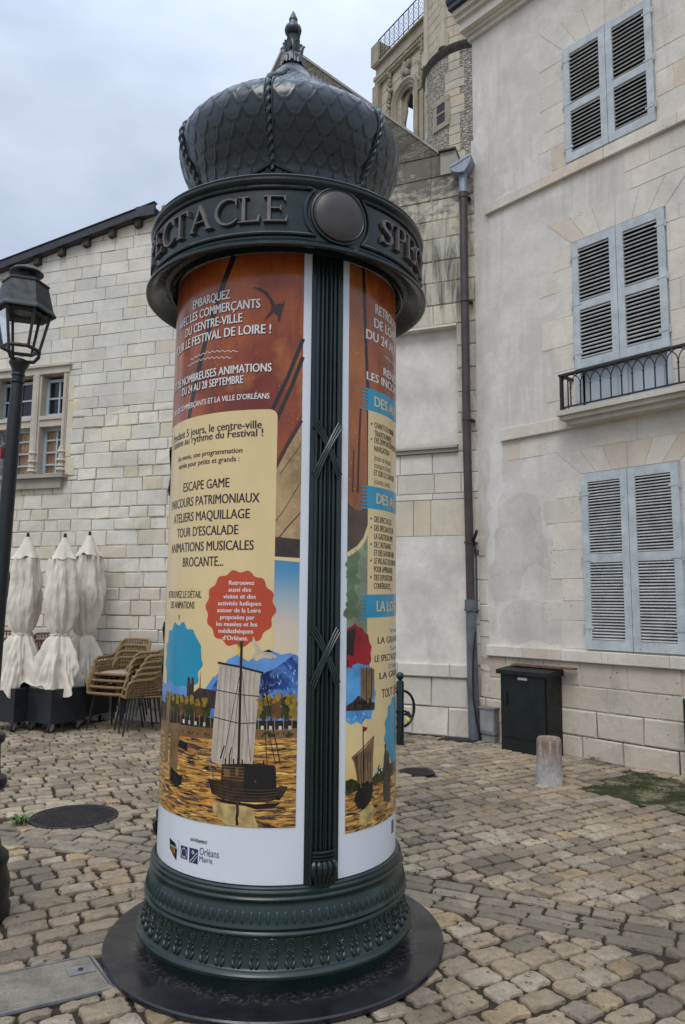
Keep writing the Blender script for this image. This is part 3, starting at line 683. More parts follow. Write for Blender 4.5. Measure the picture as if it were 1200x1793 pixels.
# ------------------------------------------------------------------ posters behind the curved cover
def ink(name, col, var=0.10, scale=6, rough=0.22):
    t = NT('print ' + name); n = t.noise(scale, 4)
    return t.done(t.mix(t.rng(n, 0.3, 0.7), tuple(x * (1 - var) for x in col), tuple(min(1, x * (1 + var)) for x in col)), rough, 0, 0.5)
I_WHITE = ink('white', (0.66, 0.69, 0.72), 0.02); I_CREAM = ink('cream', srgb(218, 193, 140), 0.04); I_BROWN = ink('dark brown', (0.020, 0.012, 0.010)); I_TEXTW = ink('text white', (0.72, 0.70, 0.66), 0.03)
I_TEAL = ink('teal', srgb(25, 140, 172), 0.06); I_RED = ink('star red', srgb(184, 70, 38), 0.05); I_NAVY = ink('navy', srgb(42, 42, 88), 0.05); I_BLACK = ink('black', (0.012, 0.010, 0.010)); I_ORANGE = ink('orange', srgb(235, 140, 30))
I_TIMBER = ink('timber', srgb(52, 40, 30), 0.5, 30); I_SAIL = ink('canvas sail', srgb(178, 165, 148), 0.12, 9); I_SAILD = ink('brown sail', srgb(122, 98, 68), 0.3, 12); I_ROPE = ink('rope', (0.02, 0.014, 0.012)); I_FEATHER = ink('feather', srgb(190, 175, 150), 0.2, 20)
I_BIRD = ink('swallow', srgb(62, 32, 26), 0.2); I_BANK = ink('bank', srgb(120, 88, 58), 0.35, 18); I_REDSAIL = ink('red sail', srgb(150, 22, 30), 0.35, 10); I_STONE = ink('cathedral', srgb(58, 44, 40), 0.4, 30); I_YEL = ink('flag yellow', srgb(225, 200, 50))
I_LEAF = ink('leaves', srgb(50, 54, 20), 0.5, 45); I_LEAFY = ink('yellow leaves', srgb(140, 112, 34), 0.45, 45); I_LEAFR = ink('rust leaves', srgb(96, 64, 28), 0.45, 45); I_TRUNK = ink('trunk', srgb(35, 30, 24)); I_PALEHULL = ink('pale trunk', srgb(150, 135, 105))
I_CHECK = ink('text shadow', (0.012, 0.007, 0.006), 0.05)
def sail_red():
    t = NT('print red sail cloth'); n = t.noise(2.6, 7, 0.62, None, 0.5); n2 = t.noise(5, 5, 0.6, t.map((5, 5, 0.6)))
    c = t.mix(t.rng(n, 0.32, 0.68), srgb(112, 42, 24), srgb(172, 88, 36)); c = t.mix(t.rng(n2, 0.5, 0.72, 0, 0.45), c, srgb(84, 30, 20))
    sp = t.vor(70).outputs['Distance']; k = t.math('MULTIPLY', t.rng(sp, 0.10, 0.20, 1, 0), t.rng(t.noise(9, 4), 0.50, 0.62)); c = t.mix(t.math('MULTIPLY', k, 0.8), c, srgb(222, 158, 60))
    c = t.mix(t.rng(t.noise(4, 4, 0.6), 0.56, 0.72, 0, 0.5), c, srgb(190, 120, 50)); return t.done(c, 0.2, 0, 0.5)
I_SAILRED = sail_red()
def beige_sail():
    t = NT('print beige sail'); n = t.noise(6, 7, 0.65); c = t.mix(t.rng(n, 0.32, 0.68), srgb(122, 96, 60), srgb(182, 152, 104)); n2 = t.noise(40, 4, 0.7)
    return t.done(t.mix(t.rng(n2, 0.55, 0.7, 0, 0.5), c, srgb(205, 175, 125)), 0.22, 0, 0.5)
I_BEIGE = beige_sail()
def orange_sail():
    t = NT('print orange sail'); n = t.noise(5, 7, 0.65, t.map((1, 1, 0.5))); c = t.mix(t.rng(n, 0.32, 0.68), srgb(122, 66, 32), srgb(176, 106, 52)); sp = t.vor(60).outputs['Distance']
    return t.done(t.mix(t.math('MULTIPLY', t.rng(sp, 0.08, 0.2, 1, 0), t.rng(t.noise(9, 4), 0.5, 0.6)), c, srgb(225, 180, 100)), 0.2, 0, 0.5)
I_OSAIL = orange_sail()
def ramp_ink(name, stops, nscale=0, namt=0.0):
    t = NT('print ' + name); z = t.n('ShaderNodeSeparateXYZ'); t.l(t.P, z.inputs[0]); r_ = t.n('ShaderNodeValToRGB'); lo, hi = stops[0][0], stops[-1][0]
    v = t.rng(z.outputs['Z'], lo, hi)
    if nscale: v = t.math('ADD', v, t.math('MULTIPLY', t.math('SUBTRACT', t.noise(nscale, 5), 0.5), namt))
    t.l(v, r_.inputs[0]); el = r_.color_ramp.elements
    while len(el) < len(stops): el.new(0.5)
    for k, (p, c) in enumerate(stops): el[k].position = (p - lo) / (hi - lo); el[k].color = (*c, 1)
    return t.done(r_.outputs[0], 0.22, 0, 0.5)
I_SKY = ramp_ink('printed sky', [(1.36, srgb(215, 195, 160)), (1.50, srgb(205, 190, 172)), (1.62, srgb(150, 172, 178)), (1.72, srgb(82, 142, 178)), (1.77, srgb(70, 135, 175))], 4, 0.06)
I_SUNSET = ramp_ink('printed evening sky', [(0.80, srgb(214, 178, 110)), (0.95, srgb(226, 200, 140)), (1.2, srgb(222, 200, 150))])
I_SKYB = ink('photo sky', srgb(84, 150, 200), 0.3, 12)
I_GREENBLUR = ink('blurred trees', srgb(120, 130, 105), 0.45, 8)
def mountain_ink():
    t = NT('print blue mountain'); n = t.noise(11, 7, 0.72, None, 0.8); c = t.mix(t.rng(n, 0.44, 0.60), srgb(12, 28, 84), srgb(110, 150, 210)); n2 = t.noise(4, 4); return t.done(t.mix(t.rng(n2, 0.5, 0.65, 0, 0.6), c, srgb(52, 105, 190)), 0.22, 0, 0.5)
I_MOUNT = mountain_ink(); I_MOUNTL = ink('far mountain', srgb(92, 142, 196), 0.18, 10)
def water_ink():
    t = NT('print golden water'); n = t.noise(7.5, 8, 0.66, t.map((1.3, 1.3, 9)), 1.1); c = t.mix(t.rng(n, 0.42, 0.55), srgb(34, 27, 34), srgb(198, 142, 66))
    n2 = t.noise(10, 6, 0.62, t.map((1.1, 1.1, 10)), 0.8); c = t.mix(t.rng(n2, 0.54, 0.64), c, srgb(240, 200, 108)); n4 = t.noise(8, 6, 0.6, t.map((1.1, 1.1, 8)), 0.8); c = t.mix(t.rng(n4, 0.54, 0.62, 0, 0.85), c, srgb(58, 46, 60)); n3 = t.noise(9, 4, 0.6, t.map((1.2, 1.2, 9))); c = t.mix(t.rng(n3, 0.60, 0.68, 0, 0.7), c, srgb(190, 118, 60))
    return t.done(c, 0.2, 0, 0.5)
I_WATER = water_ink()
DEG = CRAD * PI / 180
def art(name, polys, mat, layer, parent, faces=None):
    """flat printed shapes given in (degrees, height), wrapped round the column; layer is the depth in the stack"""
    bm = bmesh.new(); R_ = 0.5766 + layer * 0.00055
    if faces is None:
        for P_ in polys:
            vs = [bm.verts.new((a * DEG, z, 0)) for a, z in P_]
            try: bm.faces.new(vs)
            except ValueError: pass
    else:
        vs = [bm.verts.new((p_[0] * DEG, p_[1], p_[2] if len(p_) > 2 else 0)) for p_ in polys]
        for f_ in faces:
            try: bm.faces.new([vs[i] for i in f_])
            except ValueError: pass
    bmesh.ops.triangulate(bm, faces=bm.faces[:])
    xs = [v.co.x for v in bm.verts]
    st_ = 3.0 * DEG
    for k in range(int(min(xs) / st_) - 1, int(max(xs) / st_) + 2):
        if min(xs) < k * st_ < max(xs): bmesh.ops.bisect_plane(bm, geom=bm.verts[:] + bm.edges[:] + bm.faces[:], plane_co=(k * st_, 0, 0), plane_no=(1, 0, 0))
    no = []
    for v in bm.verts:
        p = cylp(v.co.x / DEG, v.co.y, R_ + v.co.z); no.append(p); 
    for v, p in zip(bm.verts, no): v.co = p
    for f_ in bm.faces:
        f_.smooth = True
        c = f_.calc_center_median()
        if f_.normal.length < 1e-9: f_.normal_update()
    bm.normal_update()
    for f_ in bm.faces:
        c = f_.calc_center_median()
        if f_.normal.dot(Vector((c.x - CX, c.y - CY, 0))) < 0: f_.normal_flip()
    me = bpy.data.meshes.new(name); bm.to_mesh(me); bm.free()
    me.normals_split_custom_set_from_vertices([tuple(Vector((v.co.x - CX, v.co.y - CY, 0)).normalized()) for v in me.vertices])
    me.materials.append(mat); o = bpy.data.objects.new(name, me); COL.objects.link(o); o.parent = parent
    if parent.type == 'EMPTY': o.matrix_parent_inverse = Matrix.Translation(parent.location).inverted()
    return o
fcu = bpy.data.curves.new('lettering_source', 'FONT')
fco = bpy.data.objects.new('lettering_source', fcu); COL.objects.link(fco)
def glyphs(txt):
    fcu.body = txt; fcu.resolution_u = 3; bpy.context.view_layer.update()
    ev = fco.evaluated_get(bpy.context.evaluated_depsgraph_get()); me = ev.to_mesh()
    vs = [(v.co.x, v.co.y) for v in me.vertices]; fs = [tuple(p.vertices) for p in me.polygons]; ev.to_mesh_clear(); return vs, fs
def text(txt, z0, z1, parent, mat, layer, right=None, ctr=None, left=None, kx=None, bold=0.005, name='printed_lettering'):
    """z0 baseline, z1 cap height; width set by the right end and centre, or by the left and right ends"""
    vs, fs = glyphs(txt); x0 = min(v[0] for v in vs); x1 = max(v[0] for v in vs); k = (z1 - z0) / 0.682
    if kx is None:
        if left is None: left = 2 * ctr - right
        sx = (right - left) * DEG / (x1 - x0)
    else:
        sx = k * kx; w = (x1 - x0) * sx / DEG
        if left is None: left = (ctr - w / 2) if ctr is not None else right - w
    pts = [(left + (v[0] - x0) * sx / DEG, z0 + v[1] * k, 0.0) for v in vs]
    if bold > 0:      # heavier weight: the same outline struck twice
        n_ = len(pts); sh = 0.05 * sx / DEG; pts = [(p[0] - sh * .5, p[1], 0.0) for p in pts] + [(p[0] + sh * .5, p[1] + 0.008 * k, 0.00016) for p in pts]; fs = fs + [tuple(i + n_ for i in f_) for f_ in fs]
    return art(name, pts, mat, layer, parent, fs)
def scallop(a, z, r, n, amp, m=None, ph=0.0):
    m = m or n * 8; return [(a + (r + amp * math.cos(n * 2 * PI * i / m + ph)) * math.cos(2 * PI * i / m) / DEG, z + (r + amp * math.cos(n * 2 * PI * i / m + ph)) * math.sin(2 * PI * i / m)) for i in range(m)]
def rect(a0, a1, z0, z1): return [(a0, z0), (a1, z0), (a1, z1), (a0, z1)]
def line(pts, w, close=False):
    """polyline of constant width (metres) as quads"""
    out = []
    for (a0, z0), (a1, z1) in zip(pts[:-1], pts[1:]):
        d = Vector(((a1 - a0) * DEG, z1 - z0)); n = Vector((-d.y, d.x)).normalized() * w / 2; out.append([(a0 + n.x / DEG, z0 + n.y), (a0 - n.x / DEG, z0 - n.y), (a1 - n.x / DEG, z1 - n.y), (a1 + n.x / DEG, z1 + n.y)])
    return out
def rounded(a0, a1, z0, z1, r, corners='ru'):
    pts = [(a0, z0), (a1, z0)]
    pts += [(a1 - (r - r * math.cos(q * PI / 12)) / DEG, z1 - r + r * math.sin(q * PI / 12)) for q in range(7)]
    pts += [(a0, z1)]; return pts
def blobs(name, a0, a1, z0, z1, n, r0, r1, mat, layer, par, seed, squash=1.0):
    rnd = random.Random(seed); ps = []
    for i in range(n):
        a = rnd.uniform(a0, a1); z = rnd.uniform(z0, z1); r_ = rnd.uniform(r0, r1); m = 11
        ps.append([(a + r_ * rnd.uniform(0.7, 1.15) * math.cos(2 * PI * k / m) / DEG, z + r_ * squash * rnd.uniform(0.7, 1.15) * math.sin(2 * PI * k / m)) for k in range(m)])
    for k in range(3): art(name, ps[k::3], mat, layer + k * 0.12, par)

random.seed(11)
PA = art('poster', [rect(-93.4, 10.9, 0.436, 3.205)], I_WHITE, 0, column); tag(PA, 'orange and cream poster panel for the festival shops programme')
PB = art('poster', [rect(26.4, 130.6, 0.436, 3.205)], I_WHITE, 0, column); tag(PB, 'cream poster panel with teal headings and small boats')
PC = art('poster', [rect(146.4, 250.8, 0.436, 3.205)], I_WHITE, 0, column)
# ---- first poster
x0, x1, zb = -90.0, 7.2, 0.665
art('red_sail_print', [rect(x0, x1, 1.85, 3.19)], I_SAILRED, 1, PA)
art('printed_rope', line([(-26.0, 3.19), (-34, 3.0), (-41.5, 2.80), (-48, 2.60), (-52.5, 2.44)], 0.030) + line([(7.2, 2.785), (0.5, 2.60), (-6.5, 2.44)], 0.017) + line([(7.2, 2.70), (2.5, 2.565), (-4.2, 2.40)], 0.017), I_ROPE, 2, PA)
art('red_sail_seam', line([(x1, 2.405), (1.5, 2.30), (-5, 2.165)], 0.012) + line([(x1, 2.43), (1.5, 2.318), (-5, 2.19)], 0.004), I_BIRD, 2.2, PA)
art('beige_sail_print', [[(x1, 2.39), (1.5, 2.285), (-6, 2.14), (-12, 2.0), (-12, 1.87), (x1, 1.87)]], I_BEIGE, 2, PA)
art('sail_boom_print', [[(-12, 1.89), (x1, 1.872), (x1, 1.79), (-12, 1.80)]], I_TIMBER, 2.5, PA)
art('sail_seam_print', line([(x1, 1.99), (2, 1.93), (-2, 1.878)], 0.005) + line([(x1, 2.13), (0, 2.0), (-5, 1.93)], 0.003) + line([(x1, 2.30), (-2, 2.16)], 0.003), I_TIMBER, 2.6, PA)
art('printed_sky', [rect(-12, x1, 1.30, 1.80)], I_SKY, 1.5, PA); art('sail_edge_print', [[(-12, 1.80), (x1, 1.79), (x1, 1.772), (-12, 1.787)]], I_CREAM, 2.7, PA)
panel = art('cream_text_panel', [rounded(-76, -3.6, 1.18, 2.452, 0.035)], I_CREAM, 3, PA)
art('left_strip_print', [rect(-90, -76, 1.18, 2.0)], I_BEIGE, 2, PA)
CA = -39.5
for t_, z0, z1, r_ in (('EMBARQUEZ', 2.986, 3.028, -27.4), ('AVEC LES COMMERÇANTS', 2.926, 2.968, -12.6), ('DU CENTRE-VILLE', 2.865, 2.907, -20.9), ('POUR LE FESTIVAL DE LOIRE !', 2.804, 2.846, -7.4),
        ('ET DE NOMBREUSES ANIMATIONS', 2.626, 2.664, -6.8), ('DU 24 AU 28 SEPTEMBRE', 2.577, 2.613, -19.6)):
    text(t_, z0, z1, PA, I_TEXTW, 4.5, right=r_, ctr=CA, bold=0.005); text(t_, z0 - 0.003, z1 - 0.003, PA, I_CHECK, 4.2, right=r_ + 0.25, ctr=CA + 0.25, bold=0.005, name='lettering_shadow')
text("PAR LES COMMERÇANTS ET LA VILLE D'ORLÉANS", 2.501, 2.526, PA, I_TEXTW, 4.5, right=-7.4, ctr=CA, bold=0.005)
for dz in (0.0, -0.026):
    art('wave_line', line([(-52 + (28 + 1.5 * (dz == 0)) * i / 60 - (2 if dz < 0 else 0), 2.737 + dz + 0.004 * math.sin(i * 1.05) + 0.010 * math.sin(i / 60 * PI * 1.3)) for i in range(61)], 0.0028), I_TEXTW, 4.5, PA)
# swallow
art('swallow_print', [[(-16.3, 3.027), (-13, 3.022), (-9.5, 3.0), (-7.0, 2.965), (-5.6, 2.938), (-4.2, 2.945), (-2.2, 2.944), (-1.2, 2.962), (-1.9, 2.932), (-2.6, 2.905), (-3.2, 2.872), (-4.1, 2.855), (-4.7, 2.885), (-6.4, 2.905), (-8.0, 2.885), (-10.5, 2.863), (-9.2, 2.889), (-7.6, 2.913), (-7.6, 2.94), (-9.0, 2.972), (-11.5, 2.997)]], I_BIRD, 4, PA)
for t_, z0, z1, r_, bo in (('Pendant 5 jours, le centre-ville', 2.366, 2.402, -10.6, 0.010), ('s\u2019anime au rythme du Festival !', 2.330, 2.364, -9.9, 0.010), ('Au menu, une programmation', 2.258, 2.282, -19.2, 0.006), ('variée pour petits et grands :', 2.220, 2.244, -20.5, 0.006)):
    text(t_, z0, z1, PA, I_BROWN, 4, right=r_, ctr=CA - 1.0, bold=bo)
for t_, z0, z1, r_ in (('ESCAPE GAME', 2.105, 2.147, -25.1), ('PARCOURS PATRIMONIAUX', 2.033, 2.075, -10.8), ('ATELIERS MAQUILLAGE', 1.963, 2.005, -15.0), ("TOUR D'ESCALADE", 1.893, 1.935, -20.2), ('ANIMATIONS MUSICALES', 1.824, 1.866, -12.9), ('BROCANTE...', 1.755, 1.797, -27.0)):
    text(t_, z0, z1, PA, I_BROWN, 4, right=r_, ctr=CA - 0.3, bold=0.005)
text('RETROUVEZ LE DÉTAIL', 1.614, 1.645, PA, I_BROWN, 4, right=-38.4, left=-68.6, bold=0.005); text('DES ANIMATIONS', 1.566, 1.597, PA, I_BROWN, 4, right=-42.6, left=-64.4, bold=0.005); text('v', 1.515, 1.545, PA, I_BROWN, 4, ctr=-54.3, kx=0.7, bold=0.02)
art('red_star', [scallop(-19.2, 1.571, 0.161, 14, 0.0065, 140, 0.6)], I_RED, 4, PA)
for i, (t_, r_, l_) in enumerate((('Retrouvez', -12.2, -23.8), ('aussi des', -13.6, -24.0), ('visites et des', -11.5, -26.4), ('activités ludiques', -9.0, -29.0), ('autour de la Loire', -9.2, -29.3), ('proposées par', -11.8, -27.7), ('les musées et les', -10.6, -29.5), ('médiathèques', -12.2, -28.3), ('d\u2019Orléans.', -14.4, -26.2))):
    text(t_, 1.672 - i * 0.0298, 1.672 - i * 0.0298 + 0.0185, PA, I_TEXTW, 4.8, right=r_, left=l_, bold=0.016)
art('teal_badge', [scallop(-53.5, 1.335, 0.163, 13, 0.010, 130, 0.8)], I_TEAL, 4, PA)
art('far_mountain_print', [[(-32, 1.25), (-27, 1.30), (-23.3, 1.352), (-19, 1.372), (-14, 1.345), (-9, 1.385), (-4, 1.392), (0, 1.375), (4, 1.383), (x1, 1.362), (x1, 1.1), (-36, 1.1)], [(x0, 1.10), (x0, 1.20), (-80, 1.235), (-70, 1.21), (-62, 1.235), (-55, 1.215), (-48, 1.225), (-41, 1.19), (-36, 1.2), (-30, 1.28), (-28, 1.1)]], I_MOUNTL, 4.4, PA)
art('near_mountain_print', [[(-14, 1.18), (-9, 1.28), (-6.5, 1.30), (-3, 1.315), (0, 1.335), (3.5, 1.362), (5.5, 1.378), (x1, 1.368), (x1, 1.1), (-20, 1.1)], [(-31, 1.23), (-25, 1.30), (-20, 1.33), (-17, 1.30), (-16, 1.1), (-33, 1.1)]], I_MOUNT, 4.7, PA)
art('cathedral_print', [[(-46, 1.16), (-45.6, 1.262), (-45, 1.270), (-44.6, 1.262), (-43.9, 1.262), (-43.6, 1.235), (-43.0, 1.235), (-42.9, 1.262), (-42, 1.268), (-41.4, 1.26), (-41.3, 1.20), (-38.2, 1.222), (-37.8, 1.222), (-37.5, 1.30), (-37.2, 1.222), (-31, 1.218), (-28, 1.212), (-28, 1.14), (-46, 1.14)]], I_STONE, 5, PA)
art('river_bank_print', [rect(x0, x1, 1.015, 1.13)], I_TRUNK, 4.6, PA); art('quay_print', [[(x0, 0.985), (x1, 1.03), (x1, 1.068), (x0, 1.042)]], I_BANK, 5.1, PA)
art('golden_water', [[(x0, zb), (x1, zb), (x1, 1.032), (-30, 1.012), (x0, 0.99)]], I_WATER, 5, PA)
for i in range(11):
    a = -64 + 3.7 * i + (6 if i > 8 else 0)
    if a > -30: continue
    blobs('tree_print', a - 1.2, a + 1.2, 1.11, 1.165, 20, 0.012, 0.024, (I_LEAF, I_LEAFR, I_LEAF)[i % 3], 5.3 + 0.03 * i, PA, i)
    blobs('tree_print', a - 1.2, a + 0.6, 1.150, 1.178, 6, 0.006, 0.013, I_LEAFY, 5.9, PA, i + 30)
for i in range(5):
    a = -9.6 + 4.0 * i
    blobs('tree_print', a - 1.3, min(a + 1.3, 5.6), 1.115, 1.19, 24, 0.011, 0.0205, (I_LEAFY, I_LEAF, I_LEAFR, I_LEAF, I_LEAFY)[i], 5.3 + 0.03 * i, PA, i + 60); blobs('tree_print', a - 1.2, min(a + 1, 5.8), 1.165, 1.205, 7, 0.006, 0.013, I_LEAFY, 5.9, PA, i + 90)
art('tree_trunk_print', [q for a in [-62 + 3.1 * i for i in range(11)] + [-9, -5.5, -2.2, 1.5, 5] for q in line([(a, 1.12), (a, 1.06)], 0.003)], I_PALEHULL, 5.6, PA)
# left boats, main boat
art('small_sail_print', [[(-66, 0.86), (-64.5, 1.145), (-60.2, 1.15), (-60.8, 0.90), (-62, 0.87)], [(-58.6, 0.82), (-58.4, 1.05), (-50.2, 1.06), (-51.3, 0.84), (-54, 0.80)]], I_SAILD, 6.2, PA)
art('small_hull_print', [[(-57.5, 0.80), (-57, 0.86), (-49, 0.835), (-47, 0.845), (-47.5, 0.80), (-52, 0.78)], [(-51, 0.955), (-50.6, 0.985), (-44, 0.98), (-44, 0.945)]], I_BLACK, 6.6, PA)
art('boat_sail_print', [[(-30.3, 0.935), (-29.8, 0.918), (-26, 0.91), (-20, 0.912), (-13, 0.918), (-11.1, 0.922), (-10.5, 1.0), (-9.8, 1.12), (-8.5, 1.30), (-14, 1.312), (-20, 1.322), (-27.4, 1.333), (-28.6, 1.2), (-29.6, 1.07)]], I_SAIL, 6.2, PA)
art('sail_rigging_print', line([(-28.2, 1.336), (-18, 1.322), (-7.4, 1.298)], 0.009) + line([(-17.2, 1.43), (-17.2, 0.915)], 0.011) + line([(-28.8, 1.22), (-17, 1.205), (-9.2, 1.20)], 0.004) + line([(-29.5, 1.105), (-17, 1.085), (-10.2, 1.09)], 0.004)
    + line([(-17, 1.32), (-24.5, 0.915)], 0.0026) + line([(-17, 1.32), (-20.5, 0.92)], 0.002) + line([(-17, 1.33), (-12, 0.93)], 0.002) + line([(-8.0, 1.30), (0.5, 0.92)], 0.0045) + line([(-8.2, 1.29), (-5, 0.92)], 0.003) + line([(-4.8, 1.06), (-1.5, 0.92)], 0.003) + line([(-30.2, 0.93), (-28.5, 0.84)], 0.002)
    + line([(-23.8, 0.99), (-25.6, 0.935)], 0.006) + line([(-20.5, 0.985), (-21.5, 0.945)], 0.005), I_ROPE, 6.8, PA)
art('boat_hull_print', [[(-31.5, 0.845), (-30.5, 0.825), (-29.5, 0.79), (-24, 0.772), (-14, 0.765), (-5, 0.768), (1.2, 0.785), (3.6, 0.825), (3.4, 0.832), (-1, 0.828), (-1.4, 0.905), (-2, 0.918), (-14.5, 0.922), (-24.8, 0.913), (-25, 0.845)]], I_TIMBER, 7, PA)
art('cabin_print', [[(-14.5, 0.918), (-2, 0.914), (-1, 0.828), (0.8, 0.775), (-14.5, 0.80)]], I_BLACK, 7.4, PA)
art('cabin_boards_print', [q for i in range(5) for q in line([(-24.5, 0.855 + 0.012 * i), (-14.8, 0.852 + 0.013 * i)], 0.003)] + [rect(-23.6, -21.0, 0.862, 0.895), rect(-18.4, -17.2, 0.87, 0.905)], I_BANK, 7.4, PA)
art('sail_reflection_print', [[(-29, 0.757), (-13, 0.75), (-11, 0.735), (-8, 0.665), (-22, 0.668), (-28.5, 0.715)]], ink('reflection', srgb(176, 152, 100), 0.4, 26), 5.8, PA); art('mast_reflection_print', line([(-17.4, 0.76), (-17.0, 0.72), (-17.5, 0.70), (-17.1, 0.67)], 0.012), I_TIMBER, 6.2, PA)
art('hull_reflection_print', [[(-28, 0.772), (-10, 0.758), (1, 0.766), (-2, 0.745), (-9, 0.738), (-14, 0.75), (-24, 0.756)]], I_BLACK, 6, PA)
art('flag_print', [[(-18.0, 1.43), (-17.2, 1.432), (-17.4, 1.385), (-19, 1.37), (-19.4, 1.40)]], I_YEL, 6.2, PA)
art('gull_print', [[(-12.2, 1.455), (-11.0, 1.43), (-9.2, 1.40), (-7.8, 1.388), (-5, 1.385), (-2.4, 1.372), (-1.6, 1.362), (-5, 1.358), (-7.5, 1.362), (-9.0, 1.355), (-10.5, 1.345), (-11.8, 1.355), (-12.2, 1.37), (-10.6, 1.382), (-11.6, 1.41), (-12.5, 1.43)]], I_FEATHER, 6.2, PA)
art('gull_wing_print', [[(-7.8, 1.388), (-5.5, 1.397), (-3.6, 1.389), (-5, 1.385)]], I_BLACK, 6.4, PA)
I_SHADE = ink('sail crease', srgb(162, 148, 131), 0.2, 20); I_LIGHT = ink('sail light', srgb(188, 175, 157), 0.15, 20); I_SNOW = ink('snow', srgb(150, 185, 226), 0.2, 20); I_DEEP = ink('deep blue', srgb(10, 18, 60), 0.3, 20); I_PLANK = ink('plank', srgb(92, 70, 48), 0.3, 30); I_WHITEW = ink('white house', srgb(196, 190, 180), 0.2, 20)
art('sail_crease_print', [q for a in (-26.5, -24, -21.5, -15, -12.8, -10.9) for q in line([(a, 1.32), (a - 0.7, 1.21), (a - 0.2, 1.10), (a - 1.3, 0.925)], 0.0055)], I_SHADE, 6.45, PA)
art('sail_light_print', [q for a in (-25.2, -22.6, -19, -13.9, -11.7) for q in line([(a, 1.31), (a - 0.3, 1.15), (a - 1.2, 0.93)], 0.008)], I_LIGHT, 6.4, PA)
rnd = random.Random(44); sn = []; dp_ = []
for i in range(70):
    a = rnd.uniform(-12, 6.6); top_ = 1.20 + (a + 14) * 0.0083; z = rnd.uniform(1.19, max(1.2, top_)); w = rnd.uniform(0.3, 1.1); h = rnd.uniform(0.004, 0.013)
    (sn if i % 2 else dp_).append([(a, z), (a + w * .5, z - h * .4), (min(7.1, a + w), z - h), (a + w * .6, z + h * .2), (a + w * .3, z + h)])
art('snow_print', sn, I_SNOW, 5.0, PA); art('ridge_shade_print', dp_, I_DEEP, 4.9, PA)
art('hull_plank_print', [q for k in range(4) for q in line([(-29.8 + k * .5, 0.828 - 0.013 * k), (-20, 0.818 - 0.014 * k), (-8, 0.815 - 0.013 * k), (1.6 - k, 0.822 - 0.012 * k)], 0.0022)] + [rect(-10.2, -9.4, 0.845, 0.856)], I_PLANK, 7.6, PA)
art('figure_print', [rect(-23.5 + 1.9 * k, -22.9 + 1.9 * k, 0.915, 0.938 + 0.006 * (k % 2)) for k in range(5)] + [rect(-6.8, -6.2, 0.915, 0.935)], I_BLACK, 7.5, PA)
art('far_house_print', [rect(a, a + 1.2, 1.062, 1.078) for a in (-48, -44, -40, -35, -8, -4.5, -0.5, 3.5)], I_WHITEW, 5.65, PA)
blobs('bank_shrub_print', -8, 6.4, 1.035, 1.05, 16, 0.004, 0.010, I_LEAF, 5.7, PA, 123); blobs('bank_shrub_print', -60, -31, 1.018, 1.032, 16, 0.003, 0.007, I_LEAF, 5.7, PA, 124)
# foot of the first poster
art('black_emblem', [[(-56, 0.556), (-50.8, 0.545), (-49.3, 0.52), (-49.7, 0.475), (-52.5, 0.492), (-55.4, 0.512)]], I_BLACK, 2, PA)
text('COMMERÇANTS', 0.523, 0.531, PA, I_TEXTW, 2.6, left=-55.3, right=-49.8, bold=0.02); text("D'OR", 0.500, 0.520, PA, I_ORANGE, 2.6, left=-54.0, right=-50.8, bold=0.03)
art('thin_rule', line([(-48.2, 0.565), (-48.2, 0.50)], 0.0015), I_NAVY, 2, PA)
art('navy_square', [rect(-46.6, -42.0, 0.495, 0.547), rect(-40.9, -35.8, 0.489, 0.549)], I_NAVY, 2, PA)
art('square_emblem_lines', line([(-46.0, 0.508), (-45.8, 0.530), (-44.3, 0.540), (-42.8, 0.530), (-42.6, 0.508)], 0.0022) + line([(-40.4, 0.492), (-38.6, 0.510), (-36.2, 0.535)], 0.0028) + line([(-39.0, 0.490), (-37.6, 0.505), (-36.1, 0.522)], 0.002) + line([(-39.3, 0.533), (-38.7, 0.540), (-38.0, 0.533), (-38.6, 0.526), (-39.3, 0.533)], 0.003), I_TEXTW, 2.6, PA)
text('CNU', 0.499, 0.507, PA, I_TEXTW, 2.6, left=-45.8, right=-42.8, bold=0.02)
text('UN ÉVÉNEMENT', 0.577, 0.590, PA, I_BROWN, 2, left=-40.4, right=-31.0, bold=0.005); text('Orléans', 0.530, 0.560, PA, I_NAVY, 2, left=-34.9, right=-25.1, bold=0.0); text('Mairie', 0.503, 0.526, PA, I_NAVY, 2, left=-34.9, right=-28.2, bold=0.0)
# ---- second poster
y0, y1, zb = 29.8, 127.0, 0.613
art('orange_sail_print', [rect(y0, y1, 1.80, 3.19)], I_OSAIL, 1, PB)
art('red_sail_print', [[(40.5, 3.19), (41.5, 2.9), (43.3, 2.55), (44.5, 2.2), (44.5, 2.0), (y1, 2.0), (y1, 3.19)]], I_SAILRED, 1.5, PB)
art('printed_rope', line([(38.3, 3.19), (39.8, 2.9), (41.7, 2.6), (42.6, 2.3), (42.5, 1.95)], 0.020), I_ROPE, 2, PB)
art('sail_foot_print', [[(y0, 2.05), (34, 2.02), (38, 2.02), (42, 2.06), (42.5, 1.94), (40, 1.89), (36, 1.845), (y0, 1.80)]], ink('sail foot', srgb(78, 58, 40), 0.4, 10), 2.2, PB); art('sail_crease_print', line([(37, 2.5), (36, 2.3), (35.5, 2.1)], 0.012) + line([(33, 2.3), (32.5, 2.1)], 0.008), I_BIRD, 2.1, PB)
art('sail_edge_print', line([(y0, 1.812), (36, 1.848), (40, 1.89), (42.8, 1.95)], 0.02), I_CREAM, 2.5, PB)
art('blurred_trees_print', [[(y0, 1.81), (36, 1.845), (40, 1.885), (44, 1.96), (44, 1.45), (y0, 1.45)]], I_GREENBLUR, 1.8, PB)
